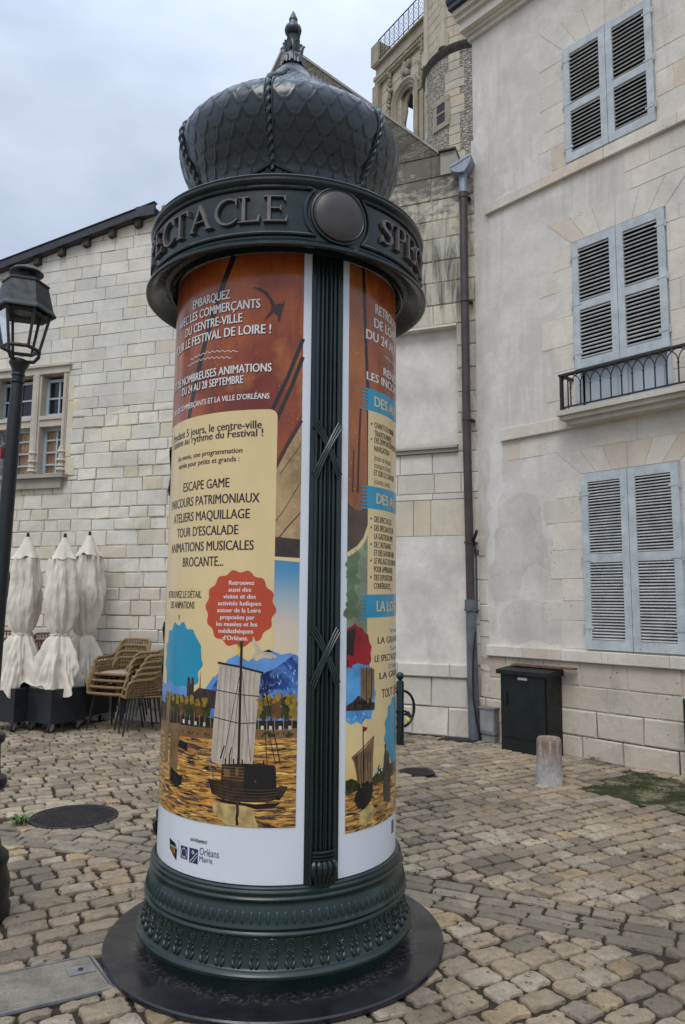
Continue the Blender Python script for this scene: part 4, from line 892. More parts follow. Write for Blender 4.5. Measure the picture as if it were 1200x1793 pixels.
blobs('foliage_print', 30.5, 36, 1.55, 1.82, 22, 0.012, 0.034, ink('soft leaves', srgb(92, 112, 76), 0.3, 10), 2.0, PB, 5); blobs('foliage_print', 36.5, 41.5, 1.66, 1.86, 12, 0.008, 0.022, ink('pale leaves', srgb(132, 142, 110), 0.3, 10), 2.0, PB, 6)
art('cream_text_panel', [rect(42.0, y1, 0.95, 2.52)], I_CREAM, 2.8, PB)
art('evening_sky_print', [rect(y0, y1, 0.78, 1.42)], I_SUNSET, 2.4, PB)
BC = 78.6
for t_, z0, z1, l_ in (('RETROUVEZ LE FESTIVAL', 2.992, 3.038, 47.1), ('DE LOIRE À ORLÉANS', 2.920, 2.966, 46.2), ('DU 24 AU 28 SEPTEMBRE', 2.848, 2.894, 40.3), ('RENDEZ-VOUS', 2.703, 2.742, 54.7), ('LES INCONTOURNABLES', 2.648, 2.687, 40.9)):
    text(t_, z0, z1, PB, I_TEXTW, 3.4, left=l_, right=2 * BC - l_, bold=0.005)
art('wave_line', line([(56 + 30 * i / 60, 2.80 + 0.004 * math.sin(i * 1.05)) for i in range(61)], 0.003), I_TEXTW, 3.4, PB)
for zt, t_, l_ in ((2.606, 'DES ANIMATIONS', 46.5), (2.140, 'DES ANIMATIONS', 48.5), (1.636, 'LA LOIRE EN FÊTE', 49.0)):
    art('teal_heading_band', [[(41.2, zt), (y1, zt + 0.02), (y1, zt - 0.09), (41.2, zt - 0.105)]] + [[(37.2 + (k % 2) * 0.6, zt - 0.007 - 0.0165 * k), (41.3, zt - 0.001 - 0.0165 * k), (41.3, zt - 0.011 - 0.0165 * k), (37.2, zt - 0.010 - 0.0165 * k)] for k in range(7)], I_TEAL, 3.4, PB)
    text(t_, zt - 0.076, zt - 0.028, PB, I_CREAM, 4, left=l_, right=2 * BC - l_ - 3, bold=0.005)
for t_, z_, l_, dot, bo in (('CHANTS DE MARINS', 2.425, 46.6, 1, .005), ('TRADITIONNELS', 2.385, 46.6, 0, .005), ('DES DÉMONSTRATIONS DE', 2.352, 46.6, 1, .005), ('NAVIGATION', 2.312, 46.6, 0, .005), ('(trains de bateaux,', 2.268, 46.6, 0, 0), ('transport d\u2019antan)', 2.232, 46.6, 0, 0), ('ET SUR LE CHANTIER', 2.195, 46.6, 0, .005), ('(courses, joutes)', 2.156, 46.6, 0, 0),
        ('DES SPECTACLES', 1.975, 46.8, 1, .005), ('DES SPÉCIALITÉS DE', 1.934, 46.8, 1, .005), ('LA GASTRONOMIE', 1.895, 46.8, 0, .005), ('DE L\u2019ARTISANAT', 1.856, 46.8, 1, .005), ('ET DES SAVOIR-FAIRE', 1.818, 46.8, 0, .005), ('LE VILLAGE DES ENFANTS', 1.780, 46.8, 1, .005), ('POUR APPRENDRE', 1.741, 46.8, 0, .005), ('DES EXPOSITIONS', 1.703, 46.8, 1, .005), ('CONFÉRENCES...', 1.664, 46.8, 0, .005)):
    text(t_, z_, z_ + 0.027, PB, I_BROWN, 3.4, left=l_, kx=0.62, bold=bo)
    if dot: art('bullet_dot', [[(44.4 + 0.55 * math.cos(q * PI / 5), z_ + 0.0135 + 0.0055 * math.sin(q * PI / 5)) for q in range(10)]], I_BROWN, 3.4, PB)
for t_, z_, l_, m_ in (('Vendredi', 1.458, 62.5, I_TEAL), ('LA GRANDE PARADE', 1.412, 50.0, I_BROWN), ('Samedi', 1.375, 63.0, I_TEAL), ('LE SPECTACLE PYROTECHNIQUE', 1.330, 47.6, I_BROWN), ('Dimanche', 1.292, 61.5, I_TEAL), ('LA GRANDE FÊTE', 1.250, 51.6, I_BROWN), ('TOUT LE PROGRAMME', 1.162, 53.8, I_BROWN)):
    text(t_, z_, z_ + (0.040 if 'TOUT' in t_ else 0.029 if m_ is I_BROWN else 0.020), PB, m_, 3.4, left=l_, right=2 * BC - l_, bold=0.016)
art('red_boat_badge', [[(y0, 1.485), (32, 1.492), (34.2, 1.507), (36.5, 1.49), (38.6, 1.487), (40.3, 1.465), (42.7, 1.455), (43.4, 1.425), (45.2, 1.40), (44.4, 1.37), (45.0, 1.34), (43, 1.315), (42, 1.302), (y0, 1.302)]], I_REDSAIL, 3.4, PB); art('dark_boat_print', [[(y0, 1.47), (34.8, 1.49), (33.6, 1.36), (31.5, 1.325), (y0, 1.32)]], I_BLACK, 3.8, PB)
art('photo_badge', [[(y0, 1.31), (33, 1.325), (36.5, 1.33), (40, 1.322), (43.5, 1.318), (45.5, 1.295), (45.6, 1.27), (47.6, 1.245), (47.4, 1.215), (48.8, 1.19), (47.5, 1.16), (48, 1.13), (45.5, 1.105), (44.8, 1.08), (41, 1.085), (38.5, 1.062), (36, 1.078), (32.5, 1.068), (y0, 1.085)]], I_SKYB, 4.0, PB)
art('photo_sail_print', [[(37.9, 1.175), (37.8, 1.312), (47.2, 1.30), (47.0, 1.18), (43, 1.15)]], I_SAILD, 4.4, PB); art('photo_hill_print', [[(y0, 1.15), (33.5, 1.165), (36.5, 1.19), (38.5, 1.18), (42, 1.155), (47.6, 1.15), (47.3, 1.118), (y0, 1.128)]], I_STONE, 4.5, PB); art('photo_mast_print', line([(41.6, 1.31), (41.6, 1.13)], 0.006) + line([(45.2, 1.31), (44.8, 1.13)], 0.005), I_ROPE, 4.7, PB)
art('golden_water', [[(y0, zb), (y1, zb), (y1, 0.83), (50, 0.805), (44, 0.79), (38, 0.782), (y0, 0.782)]], I_WATER, 3.0, PB); art('river_bank_print', [[(y0, 0.775), (y0, 0.832), (33, 0.838), (37, 0.82), (43, 0.81), (48, 0.83), (51.5, 0.872), (53, 0.85), (y1, 0.87), (y1, 0.80), (45, 0.79)]], I_LEAF, 3.3, PB)
art('brown_sail_print', [[(33.0, 0.922), (36, 0.937), (41, 0.96), (47.2, 1.0), (46.6, 0.92), (46.4, 0.86), (45.8, 0.80), (36.8, 0.79), (35.8, 0.85), (34.2, 0.91)]], I_SAILD, 4.2, PB)
art('boat_hull_print', [[(34.5, 0.745), (35.5, 0.775), (38, 0.79), (46, 0.805), (46.6, 0.765), (45, 0.725), (41, 0.70), (37, 0.705)]], I_BLACK, 4.6, PB); art('mast_print', line([(39.6, 1.055), (40.0, 0.80)], 0.006) + line([(33, 0.926), (47.2, 1.003)], 0.004), I_ROPE, 4.5, PB); art('pennant_print', [[(39.6, 1.052), (42.6, 1.045), (41.8, 1.035), (39.7, 1.028)]], I_REDSAIL, 4.5, PB)
art('sail_reflection_print', [[(38, 0.69), (45, 0.715), (49.5, 0.675), (42, 0.625), (37, 0.64)]], ink('reflection two', srgb(176, 152, 96), 0.4, 26), 3.6, PB)
art('sail_seam_print', [q for a in (37.0, 39.0, 41.2, 43.4, 45.2) for q in line([(a, 0.80), (a - 0.9, 0.88), (a - 0.4, 0.938)], 0.003)] + [q for a in (39.8, 41.8, 43.6, 45.6) for q in line([(a, 1.30), (a - .3, 1.19)], 0.003)], I_TIMBER, 4.8, PB)
blobs('crew_print', 36.5, 44.5, 0.79, 0.81, 14, 0.004, 0.011, I_BLACK, 4.7, PB, 71); blobs('photo_rigging_print', 34, 46.5, 1.13, 1.165, 18, 0.004, 0.011, I_BLACK, 4.75, PB, 72); blobs('photo_water_glint', 30.5, 46, 1.085, 1.115, 16, 0.003, 0.006, I_SNOW, 4.4, PB, 73)
blobs('red_fold_print', 30.5, 34.5, 1.32, 1.36, 10, 0.006, 0.014, I_REDSAIL, 3.95, PB, 74); blobs('far_house_print', 46.5, 55, 0.835, 0.862, 12, 0.003, 0.008, I_WHITEW, 3.45, PB, 75)
art('person_print', [[(55.5, 0.70), (55.2, 0.83), (56, 0.90), (57, 0.925), (56.4, 0.945), (57.5, 0.958), (58.6, 0.945), (58.4, 0.925), (62, 0.90), (64, 0.80), (64, 0.68)]], I_STONE, 3.7, PB)
art('teal_badge', [scallop(72.2, 1.0, 0.155, 13, 0.009, 130, 0.8)], I_TEAL, 3.5, PB)
art('navy_square', [rect(66.2, 70.5, 0.53, 0.588)], I_NAVY, 2, PB)
bpy.data.objects.remove(fco); bpy.data.curves.remove(fcu)

# ------------------------------------------------------------------ masonry
def rect_minus(rs, h):
    out = []
    for a0, a1, b0, b1 in rs:
        h0, h1, k0, k1 = h
        if h1 <= a0 or h0 >= a1 or k1 <= b0 or k0 >= b1: out.append((a0, a1, b0, b1)); continue
        if k0 > b0: out.append((a0, a1, b0, k0))
        if k1 < b1: out.append((a0, a1, k1, b1))
        m0, m1 = max(b0, k0), min(b1, k1)
        if h0 > a0: out.append((a0, h0, m0, m1))
        if h1 < a1: out.append((h1, a1, m0, m1))
    return out
def tone_of(rnd, var=0.12, warm=0.05):
    v = 1 + rnd.uniform(-var, var * 0.7); w = rnd.uniform(-warm, warm); k = rnd.random()
    if k > 0.92: v *= 0.90; w += 0.06
    return (v * (1 + w), v, v * (1 - 1.3 * w))
def block(b, pl, u0, u1, z0, z1, d, rnd, joint=0.005, bev=0.008, back=0.03, tone=None, rough=0.0):
    u0 += joint; u1 -= joint; z0 += joint; z1 -= joint
    if u1 - u0 < 0.02 or z1 - z0 < 0.02: return
    bev = min(bev, (u1 - u0) * .3, (z1 - z0) * .3)
    j = lambda: rnd.gauss(0, rough)
    def ring(i, dd): return [(u0 + i, z0 + i, dd), (u1 - i, z0 + i, dd), (u1 - i, z1 - i, dd), (u0 + i, z1 - i, dd)]
    vs = [pl.pt(a + j(), c + j(), e_) for a, c, e_ in ring(0, d - back) + ring(0, d - bev * 0.8)] + [pl.pt(a + j(), c + j(), e_ + j()) for a, c, e_ in ring(bev, d)]
    b.add(vs, [(k, (k + 1) % 4, 4 + (k + 1) % 4, 4 + k) for k in range(4)] + [(4 + k, 4 + (k + 1) % 4, 8 + (k + 1) % 4, 8 + k) for k in range(4)] + [(8, 9, 10, 11)], tone or tone_of(rnd))
def ashlar(b, pl, u0, u1, z0, z1, seed, ch=(0.26, 0.36), bw=(0.35, 0.85), holes=(), d=0.0, dj=0.004, joint=0.004, bev=0.007, rough=0.0015, tone=None, edge=None, fixed=None):
    rnd = random.Random(seed); z = z0
    while z < z1 - 0.03:
        h = rnd.uniform(*ch); zt = z + h
        if z1 - zt < ch[0] * 0.6: zt = z1
        u = u0 - rnd.uniform(0, bw[0])
        while u < u1:
            w = rnd.uniform(*bw); a0, a1 = max(u, u0), min(u + w, u1); u += w
            if u1 - u < 0.12: a1 = u1; u = u1
            if a1 - a0 < 0.02: continue
            dd = d + rnd.uniform(-dj, dj); tn = tone(rnd, (a0 + a1) / 2, (z + zt) / 2) if tone else tone_of(rnd)
            rs = [(a0, a1, z, zt)]
            for h_ in holes: rs = rect_minus(rs, h_)
            for r_ in rs: block(b, pl, *r_, dd, rnd, joint, bev, 0.03, tn, rough)
        z = zt
def backing(pl, u0, u1, z0, z1, d, holes, b):
    rs = [(u0, u1, z0, z1)]
    for h in holes: rs = rect_minus(rs, h)
    for a0, a1, c0, c1 in rs: b.add([pl.pt(a0, c0, d), pl.pt(a1, c0, d), pl.pt(a1, c1, d), pl.pt(a0, c1, d)], [(0, 1, 2, 3)])

# ------------------------------------------------------------------ long stone building behind the parasols
lb = thing('stone_building', LW.pt(-3, 0, -1), 'pale ashlar building with sloping dark verge and stone cross window behind the parasols', 'building')
WU0, WU1, WZ0, WZ1 = -3.02, -1.75, 3.40, 4.93
r0 = LW.uv(0, 480); r1 = LW.uv(277, 376); sl_ = (r1[1] - r0[1]) / (r1[0] - r0[0])
ztop = lambda u: r0[1] + (u - r0[0]) * sl_
rakep = LW.pt(r0[0], r0[1] + 0.02, 0); raken = (Vector((0, 0, 1)) - LW.u * sl_).normalized()
b = MB(); whole = (WU0 - 0.02, WU1 + 0.02, WZ0 - 0.03, WZ1 + 0.03)
def ltone(rnd, u, z):
    t_ = tone_of(rnd, 0.075, 0.018)
    if z > 4.3: t_ = (t_[0] * 0.985, t_[1] * 0.99, t_[2] * 1.03)
    elif z < 1.7: t_ = (t_[0] * 1.0, t_[1] * 0.965, t_[2] * 0.95)
    if rnd.random() < 0.08: t_ = (t_[0] * 0.97, t_[1] * 0.955, t_[2] * 0.86)
    return t_
ashlar(b, LW, -7, 0.6, 0.0, 4.35, 31, (0.155, 0.225), (0.22, 0.52), [whole], 0.0, 0.005, 0.0045, 0.010, 0.004, ltone)
ashlar(b, LW, -7, 0.6, 4.35, 7.6, 32, (0.165, 0.195), (0.28, 0.60), [whole], 0.0, 0.003, 0.003, 0.005, 0.002, ltone)
wl = b.build('wall', WALLL, lb, clip=[(rakep, raken)])
b = MB(); backing(LW, -7, 0.6, 0, 7.6, -0.022, [whole], b); b.add([LW.pt(0.6, 0, -0.01), LW.pt(0.6, 0, -5), LW.pt(0.6, 7.6, -5), LW.pt(0.6, 7.6, -0.01)], [(0, 1, 2, 3)]); b.build('mortar_bed', MORTAR, lb, clip=[(rakep, raken)])
b = MB(); w_ = r1[0] + 0.02
def vp(u, off, d): return LW.pt(u, ztop(u) + off, d)
b.box((-7, 0.00, -4), (w_, 0.05, 0.10), lambda u, o, d: vp(u, o, d)); rf = b.build('roof', SLATE, lb)
b = MB(); b.box((-7, 0.0, 0.102), (w_ + 0.005, 0.115, 0.13), lambda u, o, d: vp(u, o, d)); b.box((-7, 0.118, 0.06), (w_ + 0.004, 0.13, 0.145), lambda u, o, d: vp(u, o, d)); b.wbox(LW, w_ - 0.30, w_ + 0.01, ztop(w_) - 0.07, ztop(w_) + 0.08, 0.133, 0.15); b.build('verge_board', SLATE, rf)
for i in range(11):
    u = -0.62 - i * 0.44; b = MB(); b.box((u - 0.05, -0.11, -0.05), (u + 0.045, -0.002, 0.085), lambda a, o, d: vp(a, o, d)); b.build('rafter_end', RAFTER, rf)
b = MB(); rnd = random.Random(3)
for i in range(5):
    u = w_ + 0.02 + i * 0.17; b.tube([LW.pt(u, ztop(w_) + 0.10 - 0.008 * i, -0.1), LW.pt(u + 0.19, ztop(w_) + 0.125 - 0.008 * i, -0.1)], [0.085, 0.07], 10)
b.build('ridge_tile', paint('old tile', (0.19, 0.13, 0.09), 0.85, 0.4, 12, 0, 0.4), rf)
# cross window
b = MB()
def reveal(b, pl, u0, u1, z0, z1, d0, d1):
    for (a, c), (e_, f_) in (((u0, z0), (u1, z0)), ((u1, z0), (u1, z1)), ((u1, z1), (u0, z1)), ((u0, z1), (u0, z0))): b.add([pl.pt(a, c, d0), pl.pt(e_, f_, d0), pl.pt(e_, f_, d1), pl.pt(a, c, d1)], [(0, 1, 2, 3)])
b.wbox(LW, WU0 - 0.10, WU0, WZ0, WZ1, -0.20, 0.012); b.wbox(LW, WU1, WU1 + 0.02, WZ0, WZ1, -0.20, 0.006); b.wbox(LW, WU0 - 0.10, WU1 + 0.045, WZ1, WZ1 + 0.10, -0.20, 0.02); b.wbox(LW, WU0 - 0.14, WU1 + 0.075, WZ1 + 0.10, WZ1 + 0.135, -0.03, 0.055)
wn_ = b.build('window', WINST, lb)
MU = (-2.345, -2.205); TZ = (4.135, 4.295)
b = MB(); b.wbox(LW, MU[0], MU[1], WZ0, WZ1, -0.19, 0.0); b.wbox(LW, MU[0] + 0.03, MU[1] - 0.03, WZ0, WZ1, 0.0, 0.025); b.wbox(LW, MU[0] - 0.01, MU[0] + 0.02, WZ0 + 0.05, WZ1, 0.0, 0.012); b.build('mullion', WINST, wn_)
b = MB()
for a0, a1 in ((WU0, MU[0] - 0.001), (MU[1] + 0.001, WU1)): b.wbox(LW, a0, a1, TZ[0], TZ[1], -0.19, -0.004); b.wbox(LW, a0, a1, TZ[0] + 0.10, TZ[1] - 0.015, -0.004, 0.02)
b.build('transom', WINST, wn_)
for uc in (WU0 + 0.02, (MU[0] + MU[1]) / 2, WU1 - 0.02):
    b = MB()
    for z, r_ in ((3.46, 0.075), (3.52, 0.06), (3.60, 0.072), (3.65, 0.045), (3.73, 0.062), (3.78, 0.04)): b.tube([LW.pt(uc, z, 0.02), LW.pt(uc, z + 0.035, 0.02)], [r_, r_ * 0.8], 8)
    b.tube([LW.pt(uc, 3.405, 0.015), LW.pt(uc, 3.80, 0.015)], 0.045, 8); b.tube([LW.pt(uc, 3.80, 0.012), LW.pt(uc, WZ1 - 0.02, 0.012)], 0.028, 8)
    b.build('carved_shaft', WINST, wn_, True)
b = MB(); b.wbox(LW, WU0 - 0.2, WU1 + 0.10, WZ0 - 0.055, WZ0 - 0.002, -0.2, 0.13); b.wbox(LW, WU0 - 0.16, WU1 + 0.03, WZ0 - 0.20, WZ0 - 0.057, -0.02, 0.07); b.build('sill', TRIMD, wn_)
for a0, a1 in ((WU0, MU[0]), (MU[1], WU1)):
    for k, (c0, c1, ny) in enumerate(((WZ0, TZ[0], 4), (TZ[1], WZ1 - 0.05, 2))):
        b = MB(); f_ = 0.045
        b.wbox(LW, a0, a0 + f_, c0, c1, -0.17, -0.12); b.wbox(LW, a1 - f_, a1, c0, c1, -0.17, -0.12); b.wbox(LW, a0 + f_, a1 - f_, c0, c0 + f_ * 1.3, -0.17, -0.12); b.wbox(LW, a0 + f_, a1 - f_, c1 - f_, c1, -0.17, -0.12)
        m_ = (a0 + a1) / 2; b.wbox(LW, m_ - 0.013, m_ + 0.013, c0 + f_ * 1.3, c1 - f_, -0.16, -0.125)
        for i in range(1, ny):
            z = c0 + (c1 - c0) * i / ny; b.wbox(LW, a0 + f_, m_ - 0.0135, z - 0.012, z + 0.012, -0.159, -0.127); b.wbox(LW, m_ + 0.0135, a1 - f_, z - 0.012, z + 0.012, -0.159, -0.127)
        fr_ = b.build('casement', PALEWIN, wn_)
        b = MB(); b.add([LW.pt(a0 + .04, c0 + .05, -0.15), LW.pt(a1 - .04, c0 + .05, -0.15), LW.pt(a1 - .04, c1 - .04, -0.15), LW.pt(a0 + .04, c1 - .04, -0.15)], [(0, 1, 2, 3)]); b.build('pane', GLASS if k == 0 else WINGL, fr_)
        if k == 0:
            b = MB(); nn = 36; vs = [LW.pt(a0 + 0.02 + (a1 - a0 - 0.04) * i / nn, z, -0.172 + 0.006 * math.sin(i * 1.3) + 0.006 * math.sin(i * 2.9)) for z in (c0, c1) for i in range(nn + 1)]
            b.add(vs, [(i, i + 1, nn + 2 + i, nn + 1 + i) for i in range(nn)]); b.build('curtain', CURT, fr_, True)
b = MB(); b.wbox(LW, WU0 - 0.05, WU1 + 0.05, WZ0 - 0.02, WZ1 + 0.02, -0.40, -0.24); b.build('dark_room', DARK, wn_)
# worn edge stones right of the window
b = MB(); rnd = random.Random(9); z = WZ0 - 0.02
while z < WZ1 - 0.1:
    h = rnd.uniform(0.22, 0.34); block(b, LW, WU1 + 0.022, WU1 + rnd.choice((0.13, 0.20, 0.24)), z, min(z + h, WZ1 + 0.08), 0.003, rnd, 0.003, 0.005, 0.02, (0.96, 0.89, 0.74)); z += h
b.build('window_quoins', WALLL, wn_)
pq = tag(MB(), None) if False else None
pb = MB(); pu, pz = LW.uv(12, 1003, 0.03); pb.wbox(LW, pu - 0.14, pu + 0.12, pz - 0.34, pz, 0.01, 0.035)
plq = tag(pb.build('wall_plaque', BLACKM), 'small black notice plaque on the stone wall behind the street lamp', 'plaque')
pb = MB()
for i, w in enumerate((0.08, 0.12, 0.10, 0.06, 0.09)): pb.wbox(LW, pu - w / 2 - 0.01, pu + w / 2 - 0.01, pz - 0.07 - 0.045 * i, pz - 0.062 - 0.045 * i, 0.0355, 0.0365)
pb.build('faded_lettering', BRONZE, plq)

# ------------------------------------------------------------------ gable wall in the middle
gb = thing('gable_building', MW.pt(-2, 0, -1), 'stained stone gable wall with sloping coping and blocked bays beside the downpipe', 'building')
PEAK = (-2.80, 9.86); SH = (-0.44, 7.545)
rsl = (PEAK[1] - SH[1]) / (PEAK[0] - SH[0])
cop = [(MW.pt(SH[0], SH[1], 0), (Vector((0, 0, 1)) - MW.u * rsl).normalized()), (MW.pt(PEAK[0], PEAK[1], 0), (Vector((0, 0, 1)) - MW.u * 1.9).normalized())]
REC = (-4.0, -0.255, 3.64, 5.16); LOWP = (-4.0, -0.15, 0.86, 2.44)
def mtone(rnd, u, z):
    t_ = tone_of(rnd, 0.12, 0.045); return (t_[0], t_[1], t_[2] * (0.94 if z > 5 else 1.0))
b = MB(); ashlar(b, MW, -5, 0.01, 5.19, 7.25, 41, (0.24, 0.33), (0.30, 0.75), [(-0.2, 0.2, 7.24, 9)], 0, 0.004, 0.005, 0.01, 0.003, mtone); ashlar(b, MW, -5, -0.2, 7.25, 7.56, 42, (0.26, 0.34), (0.35, 0.8), [(-0.44, 0, 7, 8)], 0, 0.003, 0.004, 0.008, 0.002, mtone)
ashlar(b, MW, -0.255, 0.01, 3.5, 5.19, 43, (0.24, 0.33), (0.28, 0.34), (), 0, 0.005, 0.005, 0.01, 0.003, mtone)
gw = b.build('wall', WALLM, gb, clip=cop)
def soot_mat():
    t = NT('sooty gable render'); n = t.noise(4, 8, 0.72, t.map((1, 1, 1.9)), 0.4); n2 = t.noise(16, 7, 0.75, t.map((1, 1, 2.6)))
    c = t.mix(t.rng(n, 0.36, 0.64), (0.115, 0.105, 0.09), (0.33, 0.295, 0.235)); c = t.mix(t.rng(n2, 0.45, 0.62, 0, 0.8), c, (0.075, 0.07, 0.06)); t.bump(n2, 1.0, 0.04); return t.done(c, 0.95, 0, 0.2)
b = MB(); b.wbox(MW, -5, -0.44, 7.561, 10.5, -0.3, 0.006); b.build('gable_render', soot_mat(), gb, clip=cop)
b = MB(); backing(MW, -5, 0.02, 0, 10, -0.018, [REC, (-0.44, 0.2, 7.56, 11), (-0.2, 0.2, 7.22, 11)], b); b.build('mortar_bed', MORTAR, gb, clip=cop)
b = MB(); ashlar(b, MW, -5, 0.01, 2.98, 3.50, 44, (0.24, 0.27), (0.30, 0.62), (), 0.002, 0.003, 0.004, 0.006, 0.001, mtone); ashlar(b, MW, -5, 0.01, 2.90, 2.98, 45, (0.078, 0.08), (0.4, 0.7), (), 0.002, 0.002, 0.003, 0.004, 0.0, mtone)
ashlar(b, MW, -5, 0.01, 2.44, 2.90, 46, (0.45, 0.46), (0.22, 0.5), (), -0.002, 0.002, 0.003, 0.004, 0.001, lambda r, u, z: tuple(x * y for x, y in zip(tone_of(r, .05, .02), (0.97, 0.91, 0.79))))
ashlar(b, MW, -0.15, 0.01, 0.86, 2.44, 47, (0.22, 0.3), (0.2, 0.3), (), 0.0, 0.003, 0.004, 0.006, 0.002, mtone)
ashlar(b, MW, -5, -0.02, 0.0, 0.70, 48, (0.31, 0.37), (0.28, 0.6), (), 0.018, 0.006, 0.006, 0.012, 0.004, mtone)
b.build('lower_masonry', WALLMB, gb)
b = MB(); b.wbox(MW, REC[0], REC[1] + 0.01, REC[2], REC[3] + 0.02, -0.30, -0.13); b.build('upper_panel', RENDER, gb)
b = MB(); b.wbox(MW, -4.0, -0.254, REC[3] + 0.003, REC[3] + 0.03, -0.128, 0.004); b.build('panel_head', TRIM, gb)
b = MB(); b.wbox(MW, LOWP[0], LOWP[1], LOWP[2], LOWP[3], -0.02, -0.004); b.build('lower_panel', RENDER, gb)
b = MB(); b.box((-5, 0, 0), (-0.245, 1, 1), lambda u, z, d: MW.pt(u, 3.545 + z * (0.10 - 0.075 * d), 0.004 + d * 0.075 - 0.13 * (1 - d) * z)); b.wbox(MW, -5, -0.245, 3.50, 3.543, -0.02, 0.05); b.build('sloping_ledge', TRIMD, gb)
b = MB(); rnd = random.Random(5); u = -4.6
while u < -0.05:
    w = rnd.uniform(0.45, 0.8); block(b, MW, u, min(u + w, -0.03), 0.70, 0.865, 0.05, rnd, 0.002, 0.012, 0.1, tone_of(rnd, .06)); u += w
b.build('plinth_course', WALLMB, gb)
b = MB()
for (a0, z0_), (a1, z1_), n in ((SH, PEAK, 7), (PEAK, (PEAK[0] - 1.6, PEAK[1] - 3.04), 6)):
    for i in range(n):
        A = Vector((a0 + (a1 - a0) * i / n, z0_ + (z1_ - z0_) * i / n)); B_ = Vector((a0 + (a1 - a0) * (i + 1) / n, z0_ + (z1_ - z0_) * (i + 1) / n)); n_ = Vector((-(B_ - A).y, (B_ - A).x)).normalized(); n_ = n_ if n_.y > 0 else -n_
        A = A + (B_ - A) * 0.006
        b.prism(MW, [tuple(A), tuple(B_), tuple(B_ + n_ * 0.028), tuple(A + n_ * 0.028)], -0.42, 0.02)
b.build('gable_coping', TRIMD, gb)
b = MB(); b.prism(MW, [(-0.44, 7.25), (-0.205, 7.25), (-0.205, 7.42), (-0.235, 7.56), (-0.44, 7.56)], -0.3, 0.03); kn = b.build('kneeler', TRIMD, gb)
b = MB(); b.prism(MW, [(-0.46, 7.562), (-0.238, 7.562), (-0.225, 7.585), (-0.46, 7.582)], -0.32, 0.075); b.build('kneeler_flashing', SLATE, kn)

# ------------------------------------------------------------------ plastered house on the right
hs = thing('plastered_house', RW.pt(3, 0, -2), 'pale plastered house with blue grey louvred shutters and a small iron balcony', 'house')
W1 = (1.345, 2.43, 6.685, 8.14); W2 = (1.38, 2.47, 3.70, 5.71); W3 = (1.415, 2.50, 1.125, 3.025)
holes = [W1, W2, W3]
UE = 5.5
b = MB(); backing(RW, -0.005, UE, 0.49, 9.10, 0.0, holes, b); b.add([RW.pt(-0.005, 0, 0), RW.pt(-0.005, 0, -6), RW.pt(-0.005, 9.1, -6), RW.pt(-0.005, 9.1, 0)], [(0, 1, 2, 3)])
for w in holes: reveal(b, RW, w[0], w[1], w[2], w[3], 0.0, -0.35)
b.build('wall', PLASTER, hs)
# dressed stones round the openings, toothed into the plaster
b = MB(); rnd = random.Random(77)
def rtone(rnd, u, z): t_ = tone_of(rnd, 0.055, 0.018); return t_
def quoin(z0, z1, wide):
    z = z0; k = 0
    while z < z1 - 0.05:
        h = rnd.uniform(0.20, 0.34); zt = min(z + h, z1)
        le = (1.02 if k % 2 else 1.16) - rnd.uniform(0, wide); rs = [(max(le, 0.2), 1.80, z, zt)]
        for w in holes: rs = rect_minus(rs, w)
        for r_ in rs: block(b, RW, *r_, 0.004 + rnd.uniform(-.001, .002), rnd, 0.002, 0.003, 0.012, rtone(rnd, 0, 0), 0.001)
        z = zt; k += 1
quoin(1.115, 3.03, 0.12); quoin(3.70, 5.72, 0.10); quoin(6.66, 8.15, 0.10)
ashlar(b, RW, 2.43, UE, 1.115, 3.03, 71, (0.25, 0.33), (0.3, 0.6), [W3], 0.004, 0.002, 0.003, 0.004, 0.001, rtone)
ashlar(b, RW, 2.43, UE, 3.70, 5.70, 72, (0.25, 0.33), (0.3, 0.6), [W2], 0.004, 0.002, 0.003, 0.004, 0.001, rtone)
ashlar(b, RW, 2.44, UE, 6.67, 8.15, 73, (0.25, 0.33), (0.3, 0.6), [W1], 0.004, 0.002, 0.003, 0.004, 0.001, rtone)
ashlar(b, RW, 0.45, UE, 3.30, 3.53, 74, (0.2, 0.24), (0.3, 0.6), (), 0.004, 0.002, 0.002, 0.003, 0.001, rtone)
ashlar(b, RW, 2.05, UE, 6.05, 6.50, 76, (0.2, 0.24), (0.3, 0.6), (), 0.004, 0.002, 0.002, 0.003, 0.001, rtone)
def flat_arch(w, z0, z1):
    n = 6; c = (w[0] + w[1]) / 2
    for i in range(n):
        a0 = w[0] + (w[1] - w[0]) * i / n; a1 = w[0] + (w[1] - w[0]) * (i + 1) / n; k = 1.55
        t0, t1 = c + (a0 - c) * k, c + (a1 - c) * k; g = 0.003
        b.prism(RW, [(a0 + g, z0), (a1 - g, z0), (t1 - g, z1), (t0 + g, z1)], -0.02, 0.0045 + 0.0006 * (i % 3), rtone(rnd, 0, 0))
flat_arch(W1, 8.143, 8.52); flat_arch(W2, 5.713, 6.04); flat_arch(W3, 3.028, 3.30)
b.build('dressed_stone', WALLR, hs)
b = MB(); ashlar(b, RW, 0.02, UE, 0.49, 0.985, 81, (0.235, 0.255), (0.28, 0.62), (), 0.012, 0.003, 0.004, 0.008, 0.002, rtone); ashlar(b, RW, -0.03, UE, -0.02, 0.49, 82, (0.235, 0.26), (0.30, 0.62), (), 0.045, 0.005, 0.006, 0.014, 0.003, rtone); b.build('plinth', PLINTH, hs)
rnd = random.Random(15)
for z0, z1, uu, dd in ((6.515, 6.655, 0.2, 0.05), (3.545, 3.69, 0.38, 0.05), (0.99, 1.112, 0.13, 0.06)):
    u = uu; b = MB()
    while u < UE:
        w = rnd.uniform(0.45, 0.85); block(b, RW, u, min(u + w, UE), z0, z1, dd, rnd, 0.0015, 0.006, 0.08, rtone(rnd, 0, 0), 0.001); u += w
    b.build('sill_course', WALLR, hs)
b = MB()
